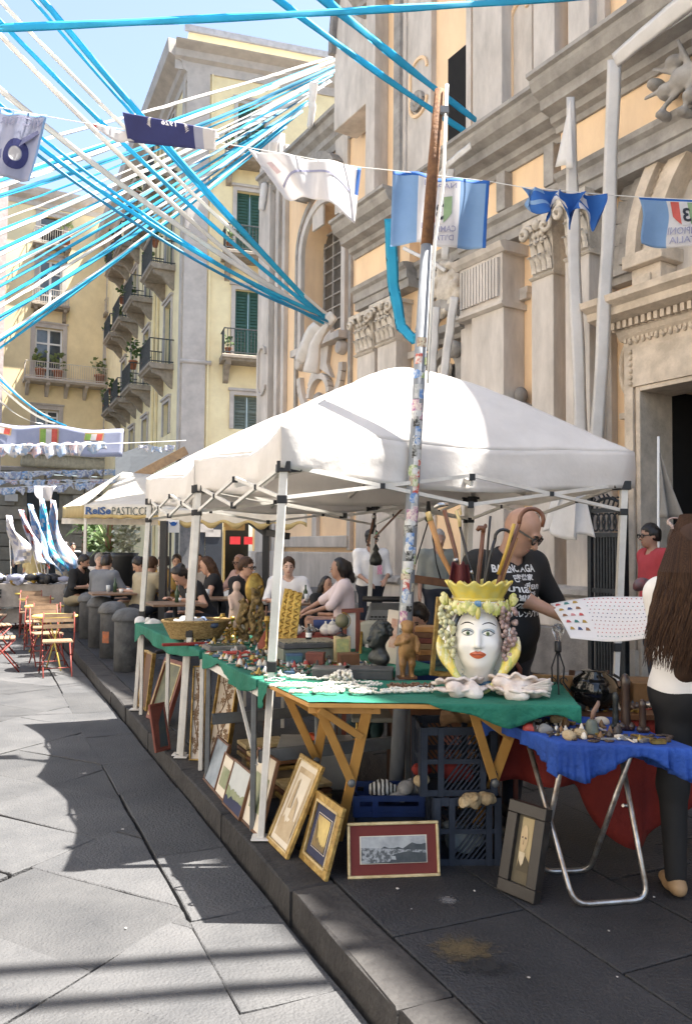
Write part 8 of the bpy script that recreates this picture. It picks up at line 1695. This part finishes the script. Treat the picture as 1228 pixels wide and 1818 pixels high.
for i in range(8):
 s_=9.1+i*2.0;p=K(s_,-.36,SZ);lab='round yellow bistro table with thin legs in the row along the kerb, %s'%ordn[i]
 bt=dup(bt,p,U(0,1),lab)if bt else bistro(lab,p,0);fc=fc or fchair('x',p,0,slatm,redf,'slatted folding chairs along the kerb')
 for j,(ds,dr,rz)in enumerate(((-.55,.05,24+180),(.55,0,24),(.1,-.62,110))):
  lb_='wooden slatted folding chair with red frame at the %s bistro table, %s side'%(ordn[i],['near','far','street'][j])
  if i==0 and j==0:fc.location=K(s_+ds,-.42+dr,SZ);fc.rotation_euler.z=R(rz);fc['label']=lb_
  else:dup(fc,K(s_+ds,-.42+dr,SZ),R(rz+U(-12,12)),lb_)
fchair('black metal folding chair standing alone at the far left in the sun',gr(12,1118,SZ),R(70),railm,railm,None)
bolm=M('bollard_stone',(.105,.11,.115),(.06,.062,.066),sc=7,rough=.75,bump=.5,bsc=30,rnd=.12);b0_=None
for i in range(9):
 p=K(7.75+i*1.32,.42);lab='dark stone bollard with a domed top by the kerb, %s'%(ordn+['last'])[i]
 if b0_:dup(b0_,p,i,lab,'bollards along the kerb')
 else:
  b0_=thing('stone_bollard',lab,'bollard',p,0,'bollards along the kerb');MB().lathe([(.175,0),(.175,.62),(.18,.63)],n=20).build('shaft',bolm,b0_,local=True);MB().lathe([(.205,.63),(.21,.66),(.20,.70),(.15,.765),(.08,.79),(.001,.80)],n=20).build('dome',bolm,b0_,local=True)
p=K(7.75+1.32,.42);b=MB();b.grid(lambda u,v:p+Vector((.178*math.sin(u*.6-.6),-.178*math.cos(u*.6-.6),.22+.16*v)),6,4);tag(b.build('orange_mark',M('orange_mark',(.45,.13,.04),(.2,.1,.07),sc=30),smooth=True),'faded orange paint mark on the second bollard from the stall','paint mark')
darkch=M('dark_chair',(.03,.034,.042),rough=.5);tabm=M('brown_table',(.22,.13,.08),(.15,.09,.055),sc=6,rough=.4)
seated=[o for o in bpy.data.objects if o.get('category')=='person' and o.location.z==.12]
for i,o in enumerate(seated):
 lab='dark metal cafe chair under the '+' '.join(o['label'].split()[:9]);lab=lab.replace(' and','').replace(' a ',' ')
 bc=dup(bc,o.location,o.rotation_euler.z,lab)if bc else None
 if not bc:bc=thing('cafe_chair',lab,'chair',o.location,o.rotation_euler.z,'dark cafe chairs');MB().bx(-.22,.22,-.22,.22,.40,.43).build('seat',darkch,bc,local=True,bevel=.01);MB().tube([(-.22,.22,.42),(-.22,.27,.80),(0,.30,.86),(.22,.27,.80),(.22,.22,.42)],.012,6).build('back_frame',darkch,bc,local=True);MB().bx(-.2,.2,.255,.27,.56,.80).build('backrest',darkch,bc,local=True);[MB().tube([(sx*.19,sy*.19,.41),(sx*.22,sy*.23,0)],.012,6).build('leg',darkch,bc,local=True)for sx in(-1,1)for sy in(-1,1)]
ct=None
for i,(px,py,Y,lab)in enumerate(((165,1036,13.0,'square brown cafe table between the man in black and the grey back'),(262,1040,11.6,'square brown cafe table of the phone reader'),(312,1048,9.2,'brown cafe table under the reading woman'),(390,1052,10.2,'reddish brown cafe table in front of the long haired woman'),(470,1046,10.2,'brown cafe table with bottles before the white shirted man'),(560,1036,9.6,'dark cafe table beside the child'),(200,1062,11.2,'empty brown cafe table behind the bollards'))):
 p=at(px,py,Y*1.14);p.z=.12;ct=dup(ct,p,.4,lab)if ct else None
 if not ct:ct=thing('cafe_table',lab,'table',p,.4,'brown cafe tables');MB().bx(-.34,.34,-.34,.34,.70,.73).build('tabletop',tabm,ct,local=True,bevel=.005);MB().tube([(0,0,.02),(0,0,.7)],.03,10).build('column',darkch,ct,local=True);MB().lathe([(.22,0),(.2,.02),(.03,.04)],n=16).build('base',darkch,ct,local=True)
 for k in range(3):q=p+V2(U(-.25,.25),U(-.25,.25),.732);tg=thing('glass',['clear tumbler on the ','small bottle on the ','white cup on the '][k]+lab.split('cafe ')[1],['glass','bottle','cup'][k],q);MB().lathe([[(.03,0),(.035,.11)],[(.03,0),(.03,.13),(.012,.17),(.012,.22)],[(.025,0),(.04,.06)]][k],n=10).build('body',[M('tumbler',(.6,.62,.62),rough=.1),M('bottle_glass',(.05,.09,.05),rough=.1),porce][k],tg,local=True)
plm=M('black_planter',(.02,.022,.025),rough=.5)
for i,(px,Y,w,lab)in enumerate(((150,22,.7,'small palm in a black planter beyond the cafe tables'),(196,20,1.1,'spiky pale yucca in a wide black planter beneath the awning'),(172,21,.7,'grey green shrub in a black planter between palm and yucca'),(222,19,.6,'leafy white flowering shrub under the awning by the post'))):
 p=at(px,975,Y);p.z=0;t=thing('potted_plant',lab,'potted plant',p);MB().lathe([(.25*w,0),(.5*w,1.35),(.55*w,1.45),(.45*w,1.42)],n=18).build('planter',plm,t,local=True);f=MB();q=random.Random(i)
 if i<2:
  for k in range(44):a=k*2.4;e=q.uniform(.15,1.35);L_=q.uniform(.5,.8)*w+.2;d=Vector((math.cos(a)*math.cos(e),math.sin(a)*math.cos(e),math.sin(e)));c0=Vector((0,0,1.45+.55*(i==0)));sd=d.cross(zv).normalized()*.035;m_=c0+d*L_*.6;e_=c0+d*L_-zv*(.25*(1.4-e));f.add([c0-sd*.5,c0+sd*.5,m_+sd,e_,m_-sd],[(0,1,2,4),(2,3,4)])
  if i==0:MB().tube([(0,0,1.3),(0,0,2.0)],.07,8).build('trunk',walnut,t,local=True)
  else:MB().lathe([(.10,1.5),(.14,1.8),(.06,2.3),(.001,2.5)],n=9).build('flower_spike',M('dry_spike',(.2,.1,.05)),t,local=True)
 else:leaves(f,(0,0,1.75),(.5*w,.5*w,.4),160,.16,i)
 f.build('foliage',[leafm,leafp,leafm,M('white_flowers',(.6,.6,.52),(.16,.2,.08),sc=12)][i],t,local=True,smooth=False)
for i,(x0,y0,x1,y1,w,ms,lab)in enumerate(((20,1010,16,915,26,(fwhite,fgrey),'pale faded flag on a pole, leftmost of the street seller\'s flags'),(70,1020,38,905,16,(fgrey,fwhite,fred),'lilac and white flag leaning left in the flag stand'),(78,1030,54,895,20,(lblue,fwhite),'light blue and white flag leaning left in the flag stand'),(80,1020,74,885,20,(turq,fwhite,lblue),'upright turquoise and white flag in the flag stand'),(84,1020,94,888,26,(fgrey,lblue,fwhite,pinkh),'patterned blue and lilac flag leaning right in the flag stand'),(86,1010,104,950,20,(lblue,fwhite,lblue),'drooping bright blue flag low in the flag stand'))):
 Y=19+.25*i;p,q=at(x0,y0,Y),at(x1,y1,Y);t=thing('flag',lab,'flag',Vector((p.x,p.y,0)),0,'flags of the street seller');MB().tube([Vector((p.x,p.y,0)),p,q],.012,6).build('pole',whitep,t);b=MB();r=random.Random(i);k=len(ms)
 S=lambda u,v:q.lerp(p,v*.75)+Vector((w/FPX*Y*u*(.05+v*1.7)*(1-.25*math.sin(v*8+i)),-.16*math.sin(u*7+v*5),-.30*u*v-.10*math.sin(u*5+i)*v));b.grid(S,10,14);b.mi=[int(abs(noise.noise(Vector((j%10*.45,j//10*.45,i*3.1))))*2.6*k)%k for j in range(140)];b.build('cloth',ms,t,solid=.004)
def pennon(tl,w,h,Y,ms,seed,lab,grp,name='small_flag'):
 P_=at(*tl,Y);W=w/FPX*Y;H=h/FPX*Y;r=random.Random(seed);k=len(ms);b=MB();ph=r.uniform(0,6);cv=r.uniform(.2,1)
 b.grid(lambda u,v:P_+Vector((W*u+.04*W*math.sin(v*5+ph),-.18*H*math.sin(u*7+ph)*(.3+v),-.02*W*u-H*v*(cv+(1-cv)*math.sin(u*2.6+ph)**2)-.06*H*math.sin(u*9+ph))),10,5);b.mi=[int(abs(noise.noise(Vector((j%10*.4,j//10*.6,seed*1.7))))*2.8*k)%k for j in range(50)]
 o=b.build(name,ms,solid=.01);tag(o,lab,'flag',grp);return o
pl_=M('flag_pale_blue',(.42,.52,.66),(.38,.47,.6),trans=.3);pal=[(fwhite,fgrey),(pl_,fwhite),(fwhite,fgrey,pl_),(pinkh,fgrey,fwhite),(fwhite,pl_,lblue),(fwhite,fwhite,pl_)]
for r_,(y0,y1,Y,nm)in enumerate(((838,832,38,'upper'),(852,850,35,'middle'),(868,852,32,'lower'),(790,782,25,'front'))):
 t=thing('bunting_string','thin white cord of the %s row of small flags before the far building'%nm,'cord',at(-30,y0,Y));MB().tube(sag(at(-30,y0,Y),at([235,236,176,330][r_],y1,Y),10,.05),.012,4).build('cord',whitep,t)
 for i in range(9):
  x=-14+i*(25 if r_<2 else 21);y=lerp(y0,y1,(x+30)/260)
  if r_==3 and x>190:continue
  pennon((x,y),[26,22,20,30][r_]+U(-4,4),[13,11,13,24][r_]+U(-3,3),Y,pal[(i*2+r_)%6],i+10*r_,'small crumpled blue and white flag in the %s row before the far building'%nm,'small flags of the %s row'%nm)
for i,(x,y)in enumerate(((245,790),(270,793),(292,790))):pennon((x,y),18,12,25,pal[i],70+i,'small flag on the front cord before the corner building, '+['left','middle','right'][i],'small flags by the corner building')
B4=[at(-60,748,27),at(220,764,27),at(218,814,27),at(-60,792,27)];S=lambda u,v:B4[0].lerp(B4[1],u).lerp(B4[3].lerp(B4[2],u),v)+Vector((0,-.12*math.sin(u*9)*v,.05*math.sin(u*14)))
bn=thing('banner','long lilac banner with tricolour patches strung before the far yellow building','banner',S(.5,0));b=MB();b.grid(S,40,6);b.build('cloth',fgrey,bn,solid=.01)
for u0 in(.18,.475,.765):
 tall=1.1 if u0==.475 else .42
 for k,m_ in enumerate((M('banner_green',(.25,.40,.08)),fwhite,M('banner_red',(.62,.10,.07)))):u=u0+k*.036;patch(S,[(u,.16),(u+.036,.16),(u+.036-.006,.16+tall*.55),(u-.006,.16+tall*.55)],m_,bn,.05)
 patch(S,[(u0-.006,.12),(u0+.116,.12),(u0+.11,.18+tall*.56),(u0-.012,.18+tall*.56)],M('banner_orange',(.6,.4,.2)),bn,.03)
 patch(S,[(u0-.01,.03),(u0+.13,.03),(u0+.13,.08),(u0-.01,.08)],fwhite,bn,.03)
b=MB();b.grid(lambda u,v:at(lerp(61,101,u),863+(26-22*abs(2*u-1)**2.5)*v,24)+Vector((0,-.2*math.sin(u*8)*v,0)),14,8);tag(b.build('white_sheet',fwhite,solid=.01),'white sheet hanging in a curve above the flag stand','cloth');
t=thing('market_counter','low market counter heaped with white and dark goods at the far left','counter',at(30,1030,17)*Vector((1,1,0)));c0=at(30,1030,17);MB().box((c0.x,c0.y,.40),(2.4,1.0,.8)).build('counter',M('grey_counter',(.3,.28,.26),(.2,.18,.17)),t);b=MB();[b.mat(rng.randrange(4)).ball((c0.x+U(-1.2,1.2),c0.y+U(-.6,.3),.85+U(0,.1)),(U(.06,.2),U(.06,.15),U(.04,.12)),7)for _ in range(80)];b.build('goods',[fwhite,blk,fgrey,trc[0]],t,kind='stuff')
sg=thing('notice_sign','white sign with a blue emblem on a post in front of the cafe','sign',at(308,975,12.8)*Vector((1,1,0)));MB().box(at(308,934,12.8),(.19,.012,.21)).build('board',whitep,sg);MB().bar(at(303,945,12.83),Vector((*at(303,945,12.83)[:2],0)),.03).build('post',railm,sg);b=MB();c0=at(308,930,12.78);b.add([c0+Vector((.05*math.cos(a),0,.035*math.sin(a)))for a in[i*math.pi/6 for i in range(12)]],[tuple(range(12))]);b.add([c0+Vector(v)for v in((-.07,0,.04),(-.03,0,.01),(-.05,0,-.01))],[(0,1,2)]);b.add([c0+Vector(v)for v in((.07,0,.04),(.03,0,.01),(.05,0,-.01))],[(0,1,2)]);b.build('emblem',fblue,sg)
